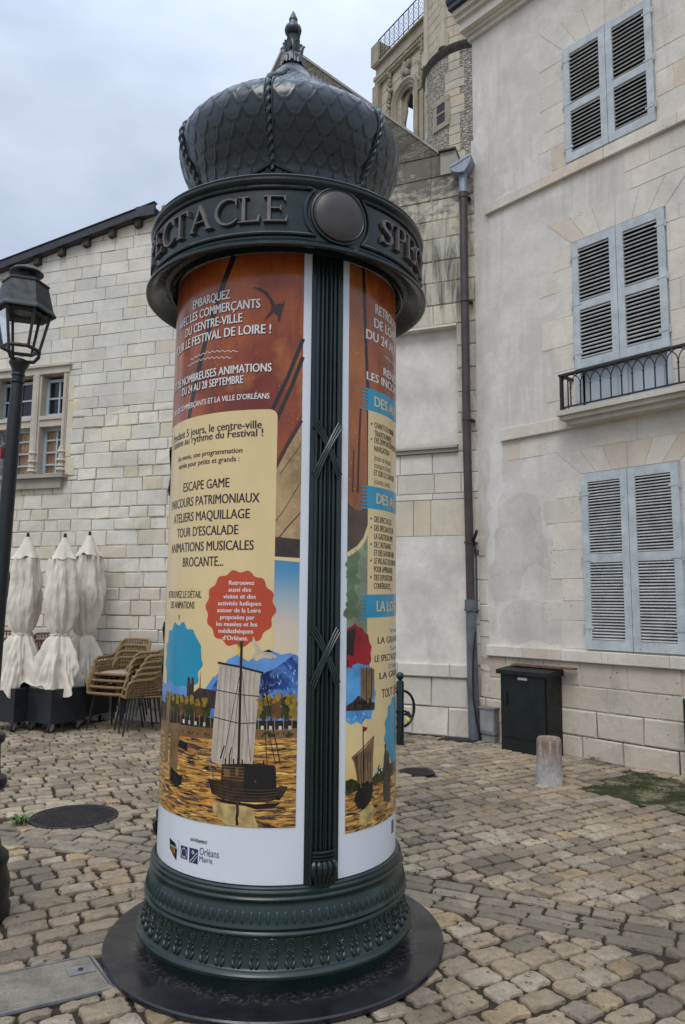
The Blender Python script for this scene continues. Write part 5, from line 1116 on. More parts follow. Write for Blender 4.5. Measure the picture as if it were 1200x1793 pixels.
for z0, z1, d in ((9.07, 9.13, 0.05), (9.13, 9.17, 0.09), (9.17, 9.30, 0.17), (9.30, 9.36, 0.22), (9.36, 9.43, 0.27)): b.wbox(RW, -0.02 - d * 0.35, UE, z0, z1, -0.02, d)
cor = b.build('cornice', TRIM, hs)
b = MB(); b.wbox(RW, -0.14, UE, 9.432, 9.50, -0.02, 0.33); b.tube([RW.pt(-0.15, 9.56, 0.28), RW.pt(UE, 9.56, 0.28)], 0.085, 12); b.build('gutter', SLATE, cor)
b = MB(); b.prism(Plane(tuple(RW.pt(-0.1, 0, 0)), -41.5), [(0, 9.502), (5.6, 9.502), (5.6, 9.56), (0, 9.56)], -6, 0.3); b.build('roof', SLATE, hs)

def shutter_window(w, dsh, n_up, n_lo, zlow, tilt, frame=0.055, thick=0.0042, half=0.0205):
    win = MB(); u0, u1, z0, z1 = w
    win.wbox(RW, u0 + 0.001, u0 + frame, z0 + 0.001, z1 - 0.001, dsh - 0.06, dsh - 0.012); win.wbox(RW, u1 - frame, u1 - 0.001, z0 + 0.001, z1 - 0.001, dsh - 0.06, dsh - 0.012); win.wbox(RW, u0 + frame, u1 - frame, z1 - frame, z1 - 0.001, dsh - 0.06, dsh - 0.012)
    wo_ = win.build('window', BLUEW, hs)
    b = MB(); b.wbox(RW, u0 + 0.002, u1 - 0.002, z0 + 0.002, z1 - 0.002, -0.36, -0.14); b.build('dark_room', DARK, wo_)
    lo = zlow; m = (u0 + u1) / 2
    for s_ in (0, 1):
        a0, a1 = (u0 + 0.012, m - 0.003) if s_ == 0 else (m + 0.003, u1 - 0.012); stl = 0.078; c0, c1 = lo + 0.006, z1 - 0.012; th0, th1 = dsh - 0.012, dsh + 0.022
        midz = c0 + (c1 - c0) * n_lo / (n_up + n_lo)
        b = MB(); b.wbox(RW, a0, a0 + stl, c0, c1, th0, th1); b.wbox(RW, a1 - stl, a1, c0, c1, th0, th1)
        for q0, q1 in ((c0, c0 + 0.10), (midz - 0.045, midz + 0.045), (c1 - 0.095, c1)): b.wbox(RW, a0 + stl, a1 - stl, q0, q1, th0 + 0.002, th1 - 0.002)
        sh = b.build('shutter_leaf', BLUEW, wo_)
        b = MB()
        for q0, q1, n in ((c0 + 0.10, midz - 0.045, n_lo), (midz + 0.045, c1 - 0.095, n_up)):
            for i in range(n):
                zc = q0 + (q1 - q0) * (i + 0.5) / n; hl = half; ca, sa = math.cos(tilt) * hl, math.sin(tilt) * hl; t_ = thick; dc = (th0 + th1) / 2; jz = random.gauss(0, 0.0012)
                # a thin blade, its outer edge low
                pr = [(dc + ca - sa * t_ / hl, zc - sa - ca * t_ / hl), (dc + ca + sa * t_ / hl, zc - sa + ca * t_ / hl), (dc - ca + sa * t_ / hl, zc + sa + ca * t_ / hl), (dc - ca - sa * t_ / hl, zc + sa - ca * t_ / hl)]
                vs = [RW.pt(a0 + stl - 0.004, z + jz, d) for d, z in pr] + [RW.pt(a1 - stl + 0.004, z + jz * random.uniform(-1, 1), d) for d, z in pr]
                b.add(vs, [(0, 1, 5, 4), (1, 2, 6, 5), (2, 3, 7, 6), (3, 0, 4, 7), (3, 2, 1, 0), (4, 5, 6, 7)])
        b.build('louvre', SLATM, sh)
        ue = a0 if s_ == 0 else a1; sg = -1 if s_ == 0 else 1
        for q in (0.12, 0.5, 0.88):
            b = MB(); z = c0 + (c1 - c0) * q; b.tube([RW.pt(ue + sg * 0.012, z - 0.035, th1), RW.pt(ue + sg * 0.012, z + 0.035, th1)], 0.009, 6); b.wbox(RW, min(ue, ue - sg * 0.10), max(ue, ue - sg * 0.10), z - 0.012, z + 0.012, th1 + 0.0005, th1 + 0.004)
            b.build('hinge', BLUEW, sh)
    return wo_
shutter_window(W1, 0.005, 13, 11, W1[2], math.radians(33), thick=0.0058, half=0.022)
sw2 = shutter_window(W2, 0.0, 14, 13, 4.20, math.radians(33), thick=0.0058, half=0.022)
shutter_window(W3, 0.012, 25, 26, W3[2], math.radians(31), half=0.0172, thick=0.0036)
b = MB()
for a0, a1 in ((W2[0] + 0.06, 1.90), (1.95, W2[1] - 0.06)):
    b.wbox(RW, a0, a1, 3.702, 4.32, -0.135, -0.10); b.wbox(RW, a0 + 0.07, a1 - 0.07, 3.80, 4.06, -0.10, -0.088)
b.wbox(RW, 1.901, 1.949, 3.702, 4.32, -0.135, -0.08)
b.build('french_window_panel', PANEBLUE, sw2)
def repair(pxs, d, mat, name):
    P_ = [Vector(RW.uv(*q)) for q in pxs]; n = len(P_); out = []; rn = random.Random(int(pxs[0][0]))
    for i in range(n):
        p0, p1, p2, p3 = P_[i - 1], P_[i], P_[(i + 1) % n], P_[(i + 2) % n]
        for k in range(5):
            f = k / 5; q = 0.5 * ((2 * p1) + (p2 - p0) * f + (2 * p0 - 5 * p1 + 4 * p2 - p3) * f * f + (3 * p1 - p0 - 3 * p2 + p3) * f ** 3); out.append((q.x + rn.gauss(0, .006), q.y + rn.gauss(0, .006)))
    b = MB(); b.prism(RW, out, -0.01, d); return b.build(name, mat, hs)
PATCHL = limestone('pale plaster repair', (0.72, 0.675, 0.62), 0.1, 0.2, 0.4, (0.42, 0.39, 0.35), 18, tone=False, blotch=0.2)
PATCHD = limestone('old grey plaster', (0.605, 0.56, 0.505), 0.2, 0.45, 0.5, (0.36, 0.32, 0.28), 18, tone=False, blotch=0.35)
repair([(861, 785), (880, 779), (879, 830), (884, 858), (872, 885), (873, 915), (866, 940), (868, 975), (858, 992), (853, 962), (858, 930), (852, 905), (861, 890), (851, 868), (857, 845), (859, 815)], 0.0022, PATCHL, 'plaster_repair')
repair([(874, 890), (900, 868), (925, 862), (945, 880), (950, 930), (968, 960), (982, 975), (965, 1000), (935, 985), (915, 1010), (905, 1045), (870, 1052), (855, 1030), (856, 1000), (869, 975), (868, 940), (874, 918)], 0.0014, PATCHD, 'plaster_scar')
repair([(884, 1062), (918, 1050), (968, 1060), (985, 1085), (998, 1118), (965, 1128), (935, 1118), (905, 1128), (885, 1105)], 0.0018, PATCHD, 'plaster_scar')
repair([(826, 250), (836, 262), (866, 300), (884, 332), (872, 345), (846, 360), (827, 330)], 0.0014, PATCHD, 'plaster_scar')
b = MB(); rnd = random.Random(52); z = 0.5
while z < 2.25:
    h = rnd.uniform(0.16, 0.30); w = rnd.uniform(0.10, 0.20) if z > 1.0 else rnd.uniform(0.14, 0.26); block(b, RW, 0.0, w, z, z + h, 0.006 + rnd.uniform(0, .008), rnd, 0.004, 0.010, 0.03, tone_of(rnd, .08), 0.004); z += h
b.build('corner_stones', WALLR, hs)
# balcony
BD = 0.24; bu0, bz0 = RW.uv(984, 722, BD); bu1 = bu0 + 1.52
bal = MB(); bal.wbox(RW, bu0 - 0.03, bu1, 3.60, 3.645, 0.0515, BD + 0.0); bal.wbox(RW, bu0 - 0.05, bu1 + 0.02, 3.6455, 3.70, 0.0, BD + 0.04); bal.wbox(RW, bu0 + 0.02, bu1 - 0.03, 3.55, 3.5995, 0.0515, BD - 0.06)
balc = bal.build('balcony', limestone('balcony stone', (0.55, 0.505, 0.43), 0.9, 0.5, 0.6, (0.12, 0.11, 0.095), 20, tone=False), hs)
RTOP = RW.uv(983, 658, BD)[1]
b = MB(); r_ = 0.0075
zt, zb_ = RTOP, 3.735
fl = lambda u, z: RW.pt(u, z, BD)
b.wbox(RW, bu0 - 0.02, bu1 + 0.02, zt - 0.012, zt + 0.012, BD - 0.022, BD + 0.022); b.wbox(RW, bu0, bu1, zb_ - 0.008, zb_ + 0.008, BD - 0.008, BD + 0.008)
for u_ in (bu0, bu1):
    b.wbox(RW, u_ - 0.012, u_ + 0.012, 3.70, zt - 0.0125, BD - 0.012, BD + 0.012); b.wbox(RW, u_ - 0.02, u_ + 0.02, zt - 0.0118, zt + 0.0118, 0.0, BD - 0.0225); b.wbox(RW, u_ - 0.007, u_ + 0.007, zb_ - 0.007, zb_ + 0.007, 0.0, BD - 0.009)
    for d_ in (0.1, 0.2): b.tube([RW.pt(u_, zb_, d_), RW.pt(u_, zt - 0.012, d_)], r_, 6)
nb = 13; sp = (bu1 - bu0) / nb
for i in range(1, nb): b.tube([fl(bu0 + sp * i, zb_), fl(bu0 + sp * i, zt - 0.15)], r_, 6); b.ball(fl(bu0 + sp * i, zt - 0.155), 0.013, 8)
for i in range(-1, nb + 1):       # interlaced pointed arches
    for sg in (-1, 1):
        pts = []
        for q in range(9):
            t_ = q / 8; u_ = bu0 + sp * i + sg * sp * 1.0 * (1 - math.cos(t_ * PI / 2)) ; z = zt - 0.15 + 0.135 * math.sin(t_ * PI / 2)
            if bu0 - 1e-6 <= u_ <= bu1 + 1e-6: pts.append(fl(u_, z))
        if len(pts) > 2 and bu0 - 1e-6 <= bu0 + sp * i <= bu1 + 1e-6: b.tube(pts, 0.006, 5)
b.build('railing', RAIL, balc)
bw = MB(); bw.tube([RW.pt(W1[0] - 0.04, 7.5, 0.02), RW.pt(W1[0] - 0.02, 7.5, 0.05)], 0.008, 5)

# ------------------------------------------------------------------ church tower far behind
TP = Plane((3.3, 27.0, 0), -33)
ct = thing('church_tower', TP.pt(0, 0, -3), 'weathered church tower with tall arched belfry openings and a rubble stair turret', 'tower')
tl = TP.uv(663, 130); tr_ = TP.uv(745, 10); tz = TP.uv(668, 108)
tu0 = TP.uv(662, 180)[0]; tu1 = TP.uv(742, 150)[0]
zrail_b = TP.uv(668, 112)[1]; zcor_b = TP.uv(664, 140)[1]; zrail_t = TP.uv(741, 12)[1]
TH = zrail_t + 14
A1 = (TP.uv(702, 200)[0], TP.uv(723, 200)[0]); az1 = TP.uv(712, 150)[1]; asp = TP.uv(712, 168)[1]
aw = A1[1] - A1[0]; ac1 = (A1[0] + A1[1]) / 2
zlow = 11.0
b = MB(); rnd = random.Random(61)
def ttone(rnd, u, z): return tone_of(rnd, 0.12, 0.05)
ac2 = ac1 + 2.75 * aw
holesT = [(ac1 - aw * 0.5, ac1 + aw * 0.5, zlow, az1), (ac2 - aw * 0.5, ac2 + aw * 0.5, zlow, az1 + 0.3)]
ashlar(b, TP, tu0, tu1 + 3.0, zlow, zcor_b, 62, (0.42, 0.55), (0.5, 1.1), holesT, 0, 0.004, 0.008, 0.015, 0.002, ttone)
def backwall(b):
    backing(TP, tu0, tu1 + 3, zlow, zcor_b, -0.03, holesT, b)
    b.add([TP.pt(tu0, zlow, -0.03), TP.pt(tu0, zlow, -0.7), TP.pt(tu0, zcor_b, -0.7), TP.pt(tu0, zcor_b, -0.03)], [(0, 1, 2, 3)])
    for h in holesT: reveal(b, TP, h[0], h[1], h[2], h[3], -0.03, -0.30)
backwall(b); b.wbox(TP, tu0 - 3, tu1 + 4, 0, zlow, -7, -0.02)
b.build('wall', TOWER, ct)
for ac in (ac1, ac2):
    b = MB()
    def arch(wd, zs, d, r_, k=1.0):
        h = wd * 0.95 * k; pts = [TP.pt(ac - wd, zlow, d)] + [TP.pt(ac - wd, zlow + (zs - zlow) * i / 3, d) for i in (1, 2)]
        pts += [TP.pt(ac - wd * math.cos(q * PI / 16) , zs + h * math.sin(q * PI / 16) ** 0.9, d) for q in range(17)]; pts += [TP.pt(ac + wd, zlow + (zs - zlow) * i / 3, d) for i in (2, 1, 0)]
        b.tube(pts, r_, 6)
    zs = asp - 0.15
    for wd, d, r_ in ((0.53, -0.2, 0.04), (0.70, -0.02, 0.08), (0.86, 0.05, 0.085), (1.02, 0.10, 0.09)): arch(aw * wd, zs, d, r_)
    b.build('arch_moulding', TOWERD, ct, True)
    b = MB(); rn = random.Random(int(ac * 10)); zz = zs + aw * 1.0
    for i in range(16): b.ball(TP.pt(ac + rn.gauss(0, 0.16), zz + 0.25 + abs(rn.gauss(0, 0.35)), 0.1), rn.uniform(0.07, 0.15), 8, (1, 1, 1.3))
    for sg in (-1, 1):
        for i in range(22): b.ball(TP.pt(ac + sg * aw * 1.36 + rn.gauss(0, 0.07), zs - 0.2 + i * 0.095, 0.10), rn.uniform(0.06, 0.11), 7)
        b.wbox(TP, ac + sg * aw * 1.36 - 0.10, ac + sg * aw * 1.36 + 0.10, zlow, zs - 0.25, 0.0, 0.13); b.wbox(TP, ac + sg * aw * 1.36 - 0.14, ac + sg * aw * 1.36 + 0.14, zs - 0.25, zs - 0.10, 0.0, 0.18)
    b.build('carved_foliage', TOWERD, ct, True)
    b = MB()
    for sg in (-1, 1): b.prism(TP, [(ac + sg * aw * 0.5, zs - 0.7), (ac + sg * aw * 0.42, zs - 0.75), (ac + sg * aw * 0.26, zs - 0.3), (ac + sg * aw * 0.30, zs + 0.05), (ac + sg * aw * 0.06, zs + 0.42), (ac + sg * aw * 0.2, zs + aw * 0.9), (ac + sg * aw * 0.5, zs + aw * 0.9)], -0.26, -0.16)
    b.build('tracery', TOWERD, ct)
b = MB()
for z0, z1, d in ((zcor_b - 0.35, zcor_b - 0.05, 0.12), (zcor_b - 0.05, zcor_b + 0.12, 0.18), (zcor_b + 0.12, zrail_b - 0.08, 0.08), (zrail_b - 0.08, zrail_b, 0.22)): b.wbox(TP, tu0 - d * 0.6, tu1 + 3, z0, z1, -0.7, d)
b.wbox(TP, tu0 - 0.12, tu0 + 0.28, zcor_b - 2.6, zcor_b - 0.36, 0.0, 0.22)
for i in range(46): b.ball(TP.pt(tu0 + 0.1 + i * 0.15, zcor_b - 0.2, 0.13), 0.085, 7, (1, 1, 1.1))
b.wbox(TP, tu0 - 0.2, tu0 + 0.35, zrail_b, zrail_b + 0.95, -0.5, 0.25)
b.build('tower_cornice', TOWERD, ct)
b = MB(); b.wbox(TP, tu0 + 0.1, tu1 + 2.9, asp + 1.3, zcor_b - 0.1, -5.5, -0.76); b.build('belfry_shade_block', DARK, ct)  # near-black block; its colour stands in for the shade under the belfry ceiling
b = MB(); zt2 = zrail_b + 1.0
b.tube([TP.pt(tu0 + 0.3, zt2, 0.2), TP.pt(tu1 + 2.5, zt2, 0.2)], 0.028, 5); b.tube([TP.pt(tu0 + 0.3, zrail_b + 0.12, 0.2), TP.pt(tu1 + 2.5, zrail_b + 0.12, 0.2)], 0.022, 5)
u = tu0 + 0.45
while u < tu1 + 2.4:
    b.tube([TP.pt(u, zrail_b, 0.2), TP.pt(u, zt2, 0.2)], 0.018, 5)
    for z in (0.32, 0.55, 0.78): b.tube([TP.pt(u + 0.16 + 0.10 * math.cos(q * PI / 5), zrail_b + z + 0.09 * math.sin(q * PI / 5), 0.2) for q in range(10)], 0.010, 4, closed=True)
    u += 0.33
b.build('balustrade', RAIL, ct)
# round stair turret and the octagon above it
tcx = TP.uv(832, 200)[0]
turc = EYE + ray(829, 180) * (25.0 / ray(829, 180).y); trad = (829 - 741) / FPX * 25.4
tz_top = (EYE + ray(829, 76) * ((25.0 - trad) / ray(829, 76).y)).z
b = MB(); b.lathe([(trad, 4), (trad, tz_top)], 72, (turc.x, turc.y, 0)); tur = b.build('stair_turret', RUBBLE, ct, True)
b = MB(); b.lathe([(trad, tz_top - 0.12), (trad + 0.10, tz_top - 0.02), (trad + 0.15, tz_top + 0.10), (trad + 0.12, tz_top + 0.16), (trad - 0.4, tz_top + 0.35)], 72, (turc.x, turc.y, 0)); b.build('turret_cornice', paint('dark wet stone', (0.06, 0.055, 0.048), 0.8, 0.4, 6, 0, 0.3), tur, True)
b = MB(); rn = random.Random(8)
aim = math.atan2(-turc.y, -turc.x)
def turp(a, z, r_): return Vector((turc.x + r_ * math.cos(a), turc.y + r_ * math.sin(a), z))
for a_off in (0.36, 1.42, -0.75, -1.6):
    z = 5.0; b = MB()
    while z < tz_top - 0.2:
        h = rn.uniform(0.26, 0.42); w = rn.choice((0.13, 0.21)) * 1.05; a0 = aim - a_off
        e1 = a0 + rn.choice((0.10, 0.19)); tn = tone_of(rn, 0.12, 0.05)
        for q in range(5): b.box((a0 - w + (e1 - a0 + w) * q / 5, z + 0.012, trad - 0.05), (a0 - w + (e1 - a0 + w) * (q + 1) / 5, z + h - 0.012, trad + 0.018), turp, tn)
        z += h
    b.build('turret_quoin', TOWER, tur)
wz0 = (EYE + ray(771, 208) * ((25 - trad * .8) / ray(771, 208).y)).z; wz1 = (EYE + ray(771, 174) * ((25 - trad * .8) / ray(771, 174).y)).z
wa = aim - math.asin((829 - 771) / FPX * 24.4 / trad)
b = MB(); b.box((wa - 0.106, wz0, trad - 0.2), (wa + 0.106, wz1, trad + 0.03), turp); wnt = b.build('turret_window', WINGL, tur)
b = MB(); 
for c0, c1 in (((wa - 0.21, wz0 - 0.20, trad - .1), (wa + 0.21, wz0 - 0.01, trad + .09)), ((wa - 0.21, wz1 + 0.01, trad - .1), (wa + 0.21, wz1 + 0.20, trad + .08)), ((wa - 0.22, wz0, trad - .1), (wa - 0.108, wz1, trad + .055)), ((wa + 0.108, wz0, trad - .1), (wa + 0.22, wz1, trad + .055))): b.box(c0, c1, turp)
b.box((wa - 0.105, wz0 + 0.36, trad + 0.031), (wa + 0.105, wz0 + 0.42, trad + 0.045), turp)
b.build('window_surround', TOWERD, wnt)
b = MB(); ro_ = trad * 1.0; a_of = aim - math.asin((829 - 751) / FPX * 25 / ro_) + 0.0
ang = [a_of + 2 * PI * k / 8 for k in range(8)]
ang = [aim - 1.25, aim - 0.62, aim + 0.05, aim + 0.85, aim + 1.7, aim + 2.6, aim + 3.6, aim - 2.0]
for k in range(8):
    A, B_ = turp(ang[k], 0, ro_), turp(ang[(k + 1) % 8], 0, ro_); pl = Plane((0, 0, 0), 0); dv = (B_ - A); Ln = dv.length; pl.P = A; pl.u = dv.normalized(); pl.n = Vector((pl.u.y, -pl.u.x, 0))
    if pl.n.dot(A - Vector((turc.x, turc.y, 0))) < 0: pl.n = -pl.n
    ashlar(b, pl, 0.0, Ln, tz_top + 0.2, tz_top + 6, 90 + k, (0.36, 0.48), (0.45, 0.9), (), 0, 0.002, 0.007, 0.012, 0.001, ttone); backing(pl, 0, Ln, tz_top + 0.1, tz_top + 6, -0.02, (), b)
    b.tube([A + Vector((0, 0, tz_top + 0.2)), A + Vector((0, 0, tz_top + 0.75))], 0.20, 8); b.tube([A + Vector((0, 0, tz_top + 0.75)), A + Vector((0, 0, tz_top + 6))], 0.12, 8)
b.build('octagonal_stage', TOWER, ct)

# ------------------------------------------------------------------ rainwater pipe and small wall fittings
dp = thing('downpipe', MW.pt(-0.13, 0, 0.09), 'brown rainwater pipe with zinc hopper and grey foot in the corner of the walls', 'drainpipe')
PD = 0.105
puv = [MW.uv(*q, PD) for q in ((811.5, 335), (814.5, 540), (817.5, 750), (822, 940), (824.5, 1052))]
gpv = [MW.uv(*q, PD) for q in ((824.5, 1052), (827, 1150), (831.5, 1288))]
b = MB(); b.tube([MW.pt(u, z, PD) for u, z in puv], 0.052, 14); b.build('pipe', PIPEB, dp, True)
b = MB(); b.tube([MW.pt(u, max(z, 0.0), PD) for u, z in gpv[:2]] + [MW.pt(gpv[2][0], 0.0, PD)], [0.060, 0.064, 0.070], 14); b.tube([MW.pt(*MW.uv(824.3, 1050, PD), PD), MW.pt(*MW.uv(824.7, 1066, PD), PD)], 0.072, 14); b.build('grey_foot', PIPEG, dp, True)
for py in (345, 527, 735, 950, 1068):
    px = 811.5 + (py - 335) * 0.0171; u, z = MW.uv(px, py, PD); b = MB(); b.tube([MW.pt(u, z - 0.012, PD), MW.pt(u, z + 0.012, PD)], 0.063 if py < 1000 else 0.078, 14); b.wbox(MW, u + 0.03, u + 0.085, z - 0.01, z + 0.01, 0.0, PD); b.build('pipe_clamp', PIPEB if py < 1000 else PIPEG, dp, True)
b = MB(); hu, hz = MW.uv(811, 303, PD)
b.tube([MW.pt(hu, puv[0][1] - 0.02, PD), MW.pt(hu, hz - 0.02, PD)], 0.056, 14)
pr = [(-0.15, 0.07), (-0.145, 0.03), (-0.11, -0.01), (-0.04, -0.04), (0.03, -0.04), (0.07, 0.0), (0.11, 0.07), (0.135, 0.155), (0.10, 0.145)]
b.prism(MW, [(hu + x, hz + z) for x, z in pr], PD - 0.10, PD + 0.11)
b.build('zinc_hopper', ZINC, dp)
b = MB(); b.prism(MW, [(hu - 0.165, hz + 0.07), (hu + 0.105, hz + 0.185), (hu + 0.135, hz + 0.160), (hu - 0.13, hz + 0.045)], PD + 0.112, PD + 0.118); b.build('hopper_plate', ZINC, dp)
cb = MB(); pts = []
for px, py in ((833, 1106), (829, 1150), (828.5, 1180), (829, 1220), (835, 1262), (842, 1290)): u, z = MW.uv(px, py, 0.19); pts.append(MW.pt(u, max(z, 0.02), 0.19))
cb.tube(pts, 0.011, 6); tag(cb.build('cable', BLACKM, None, True), 'black cable running down beside the grey foot of the downpipe', 'cable')
wb = MB(); u, z = RW.uv(836, 966, 0.0); wb.tube([RW.pt(u, z - 0.75, 0.02), RW.pt(u, z, 0.02), RW.pt(u + 0.02, z + 0.07, 0.08)], 0.014, 8); wb.wbox(RW, u - 0.03, u + 0.03, z - 0.02, z + 0.02, 0.0, 0.05)
br = tag(wb.build('wall_bracket', PIPEG, None, True), 'small dark bent pipe bracket on the plaster beside the downpipe', 'bracket')
wb = MB(); wb.tube([RW.pt(u + 0.02, z + 0.07, 0.08), RW.pt(u + 0.06, z + 0.13, 0.14), RW.pt(u + 0.17, z + 0.23, 0.22)], [0.012, 0.018, 0.022], 8); wb.build('spout', BLACKM, br, True)
ub = MB(); u, z = RW.uv(857, 1241, 0.10); ub.wbox(RW, u - 0.11, u + 0.10, 0.10, z, 0.046, 0.14); ub.wbox(RW, u - 0.12, u + 0.11, z, z + 0.02, 0.046, 0.15); ub.wbox(RW, u - 0.10, u + 0.09, 0.0, 0.0995, 0.046, 0.12)
ubo = tag(ub.build('utility_box', paint('grey box', (0.22, 0.22, 0.215), 0.6, 0.25, 6, 0, 0.2)), 'small grey meter box on the wall between downpipe and green cabinet', 'utility box')
ub = MB(); ub.wbox(RW, u - 0.095, u + 0.085, 0.13, z - 0.03, 0.1405, 0.146); ub.build('box_door', paint('grey box door', (0.27, 0.27, 0.265), 0.6, 0.25, 6, 0, 0.2), ubo)
# green street cabinet
cu0, cd1 = 0.52, 0.335
cab = thing('street_cabinet', RW.pt(0.8, 0, 0.2), 'dark green metal street cabinet with sloping lid against the house plinth', 'cabinet')
FU0 = [(ground(879, 1312) - RW.P).dot(RW.u), (ground(879, 1312) - RW.P).dot(RW.n)]
cu0, cd1 = FU0[0], FU0[1]; CU1 = cu0 + 0.60; ctz = 0.825
b = MB(); b.wbox(RW, cu0, CU1, 0.0, ctz, 0.046, cd1); b.build('body', CABGREEN, cab)
b = MB(); b.wbox(RW, cu0 + 0.02, CU1 - 0.02, 0.155, ctz - 0.015, cd1 + 0.001, cd1 + 0.014); dr = b.build('cabinet_door', CABGREEN, cab)
b = MB(); b.wbox(RW, cu0 + 0.075, cu0 + 0.10, 0.50, 0.62, cd1 + 0.0145, cd1 + 0.035); b.tube([RW.pt(cu0 + 0.0875, 0.535, cd1 + 0.03), RW.pt(cu0 + 0.0875, 0.535, cd1 + 0.045)], 0.014, 10); b.build('handle', BLACKM, dr)
b = MB(); b.wbox(RW, cu0 + 0.24, cu0 + 0.36, ctz - 0.05, ctz - 0.022, cd1 + 0.0145, cd1 + 0.0165); b.build('label_plate', paint('plate', (0.5, 0.5, 0.48), 0.5, 0.1), dr)
b = MB(); b.box((cu0 - 0.03, 0, 0), (CU1 + 0.03, 1, 1), lambda u, z, d: RW.pt(u, ctz + 0.002 + z * (0.045 + 0.035 * (1 - d)), 0.046 + d * (cd1 + 0.0)) if z else RW.pt(u, ctz + 0.002, 0.046 + d * (cd1 + 0.0))); b.build('lid', CABGREEN, cab)
b = MB(); b.wbox(RW, cu0 + 0.02, CU1 + 0.20, ctz + 0.083, ctz + 0.103, 0.052, 0.15); tag(b.build('loose_board', WOODB), 'weathered brown board lying on top of the green street cabinet', 'board')
# stone bollard
g = ground(963, 1372); b = MB(); b.lathe([(0.118, -0.02), (0.114, 0.02), (0.112, 0.2), (0.109, 0.36), (0.106, 0.39), (0.094, 0.405), (0.05, 0.411), (0.001, 0.412)], 40, (0, 0, 0), lambda q, z: 1 + 0.012 * math.sin(3 * q + 5 * z) + 0.006 * math.sin(7 * q + 11 * z))
bo = tag(b.build('stone_bollard', BOLL, None, True), 'short round stone bollard stained with rust, in front of the green cabinet', 'bollard'); bo.location = (g.x, g.y, 0)
# cycle hoop posts
def hoop_post(loc, rz, label):
    t = thing('cycle_post', (0, 0, 0), label, 'bollard', 'green posts with cycle hoops')
    b = MB(); b.lathe([(0.044, 0), (0.044, 0.70), (0.040, 0.71), (0.022, 0.715), (0.022, 0.725)], 20); b.build('post', IRON, t, True)
    b = MB(); b.ball((0, 0, 0.765), 0.045, 16); b.build('ball_finial', IRON, t, True)
    for sg in (-1, 1):
        b = MB(); b.tube([(sg * (0.035 + 0.175 * math.sin(q * PI / 14)), 0, 0.395 + 0.20 * math.cos(q * PI / 14)) for q in range(15)], 0.016, 8); b.build('hoop', IRON, t, True)
    t.location = loc; t.rotation_euler = (0, 0, rz); return t
g = ground(701, 1304); hp = hoop_post((g.x, g.y, 0), math.radians(35), 'green post with a side hoop, the one clear of the poster column')
hp2 = copy_tree(hp); hp2['label'] = 'green post with a hoop mostly hidden behind the poster column edge'; hp2.location = (g.x - 0.10, g.y + 0.42, 0)
b = MB(); c_ = Vector((g.x + 0.02, g.y - 0.02, 0.36))
b.tube([c_ + Vector((0.075 * math.cos(q * 2 * PI / 18), 0.065 * math.sin(q * 2 * PI / 18), 0.03 * math.cos(2 * PI * q / 18 + 2))) for q in range(18)], 0.013, 6, closed=True); b.tube([c_ + Vector((0.06, -0.03, 0.01)), c_ + Vector((0.09, -0.05, -0.05))], [0.02, 0.024], 8)
lk = tag(b.build('cycle_lock', RUBBER, None, True), 'black cable lock with a yellow tag round the green hoop post', 'lock'); b = MB(); b.ball(c_ + Vector((0.065, -0.06, -0.07)), 0.022, 8, (1, .6, 1.4)); b.build('yellow_tag', YELL, lk, True)

# ------------------------------------------------------------------ ironwork and slabs set in the paving
def cover(c, r, label, name='manhole_cover'):
    b = MB(); b.lathe([(r + 0.014, -0.03), (r + 0.014, 0.006), (r + 0.002, 0.007), (r, 0.002), (r - 0.004, 0.005), (r * 0.2, 0.006), (0.001, 0.006)], 56)
    t = tag(b.build(name, CAST, None, True), label, 'manhole cover'); t.location = (c.x, c.y, 0)
    b = MB(); n = int(r / 0.026)
    for i in range(-n, n + 1):
        for j in range(-n, n + 1):
            x, y = i * 0.026 + (j % 2) * 0.013, j * 0.024
            if math.hypot(x, y) < r - 0.02: b.box((x - 0.009, y - 0.007, 0.0055), (x + 0.009, y + 0.007, 0.0095))
    b.build('raised_studs', CAST, t, weld=False)
    return t
cover(MH[0][0], MH[0][1], 'large round cast iron manhole cover ringed with setts near the lamp post')
mc = cover(MH[1][0], MH[1][1], 'small round iron cover in the paving right of the poster column')
b = MB(); gz = Plane((grate_c.x, grate_c.y, 0), -60)
b.wbox(gz, -0.22, 0.22, -0.02, 0.008, -0.12, 0.12); gr = tag(b.build('drain_grate', CAST), 'rusty rectangular drain cover at the foot of the grey downpipe', 'grate')
b = MB()
for i in range(9): b.wbox(gz, -0.19 + i * 0.0455, -0.168 + i * 0.0455, 0.008, 0.013, -0.10, 0.10)
b.build('grate_bars', CAST, gr)
b = MB(); V3 = lambda p, z: (p.x, p.y, z)
sc = sum(slab, Vector((0, 0))) / 4
inner = [sc + (p - sc) * 0.985 for p in slab]
b.add([V3(p, 0.001) for p in inner] + [V3(p, -0.03) for p in inner], [(0, 1, 2, 3)] + [(i, (i + 1) % 4, 4 + (i + 1) % 4, 4 + i) for i in range(4)])
sb = tag(b.build('access_slab', CONC), 'worn concrete access slab in a steel frame at the left front of the paving', 'access cover')
b = MB()
for i in range(4): b.tube([Vector(V3(slab[i], 0.0)), Vector(V3(slab[(i + 1) % 4], 0.0))], 0.008, 4)
b.build('steel_frame', STEEL, sb)
pc = slab[0] + (slab[1] - slab[0]) * 0.36 + slab_dir * 0.075; ax = slab_dir * 0.055; ay = (slab[1] - slab[0]).normalized() * 0.04
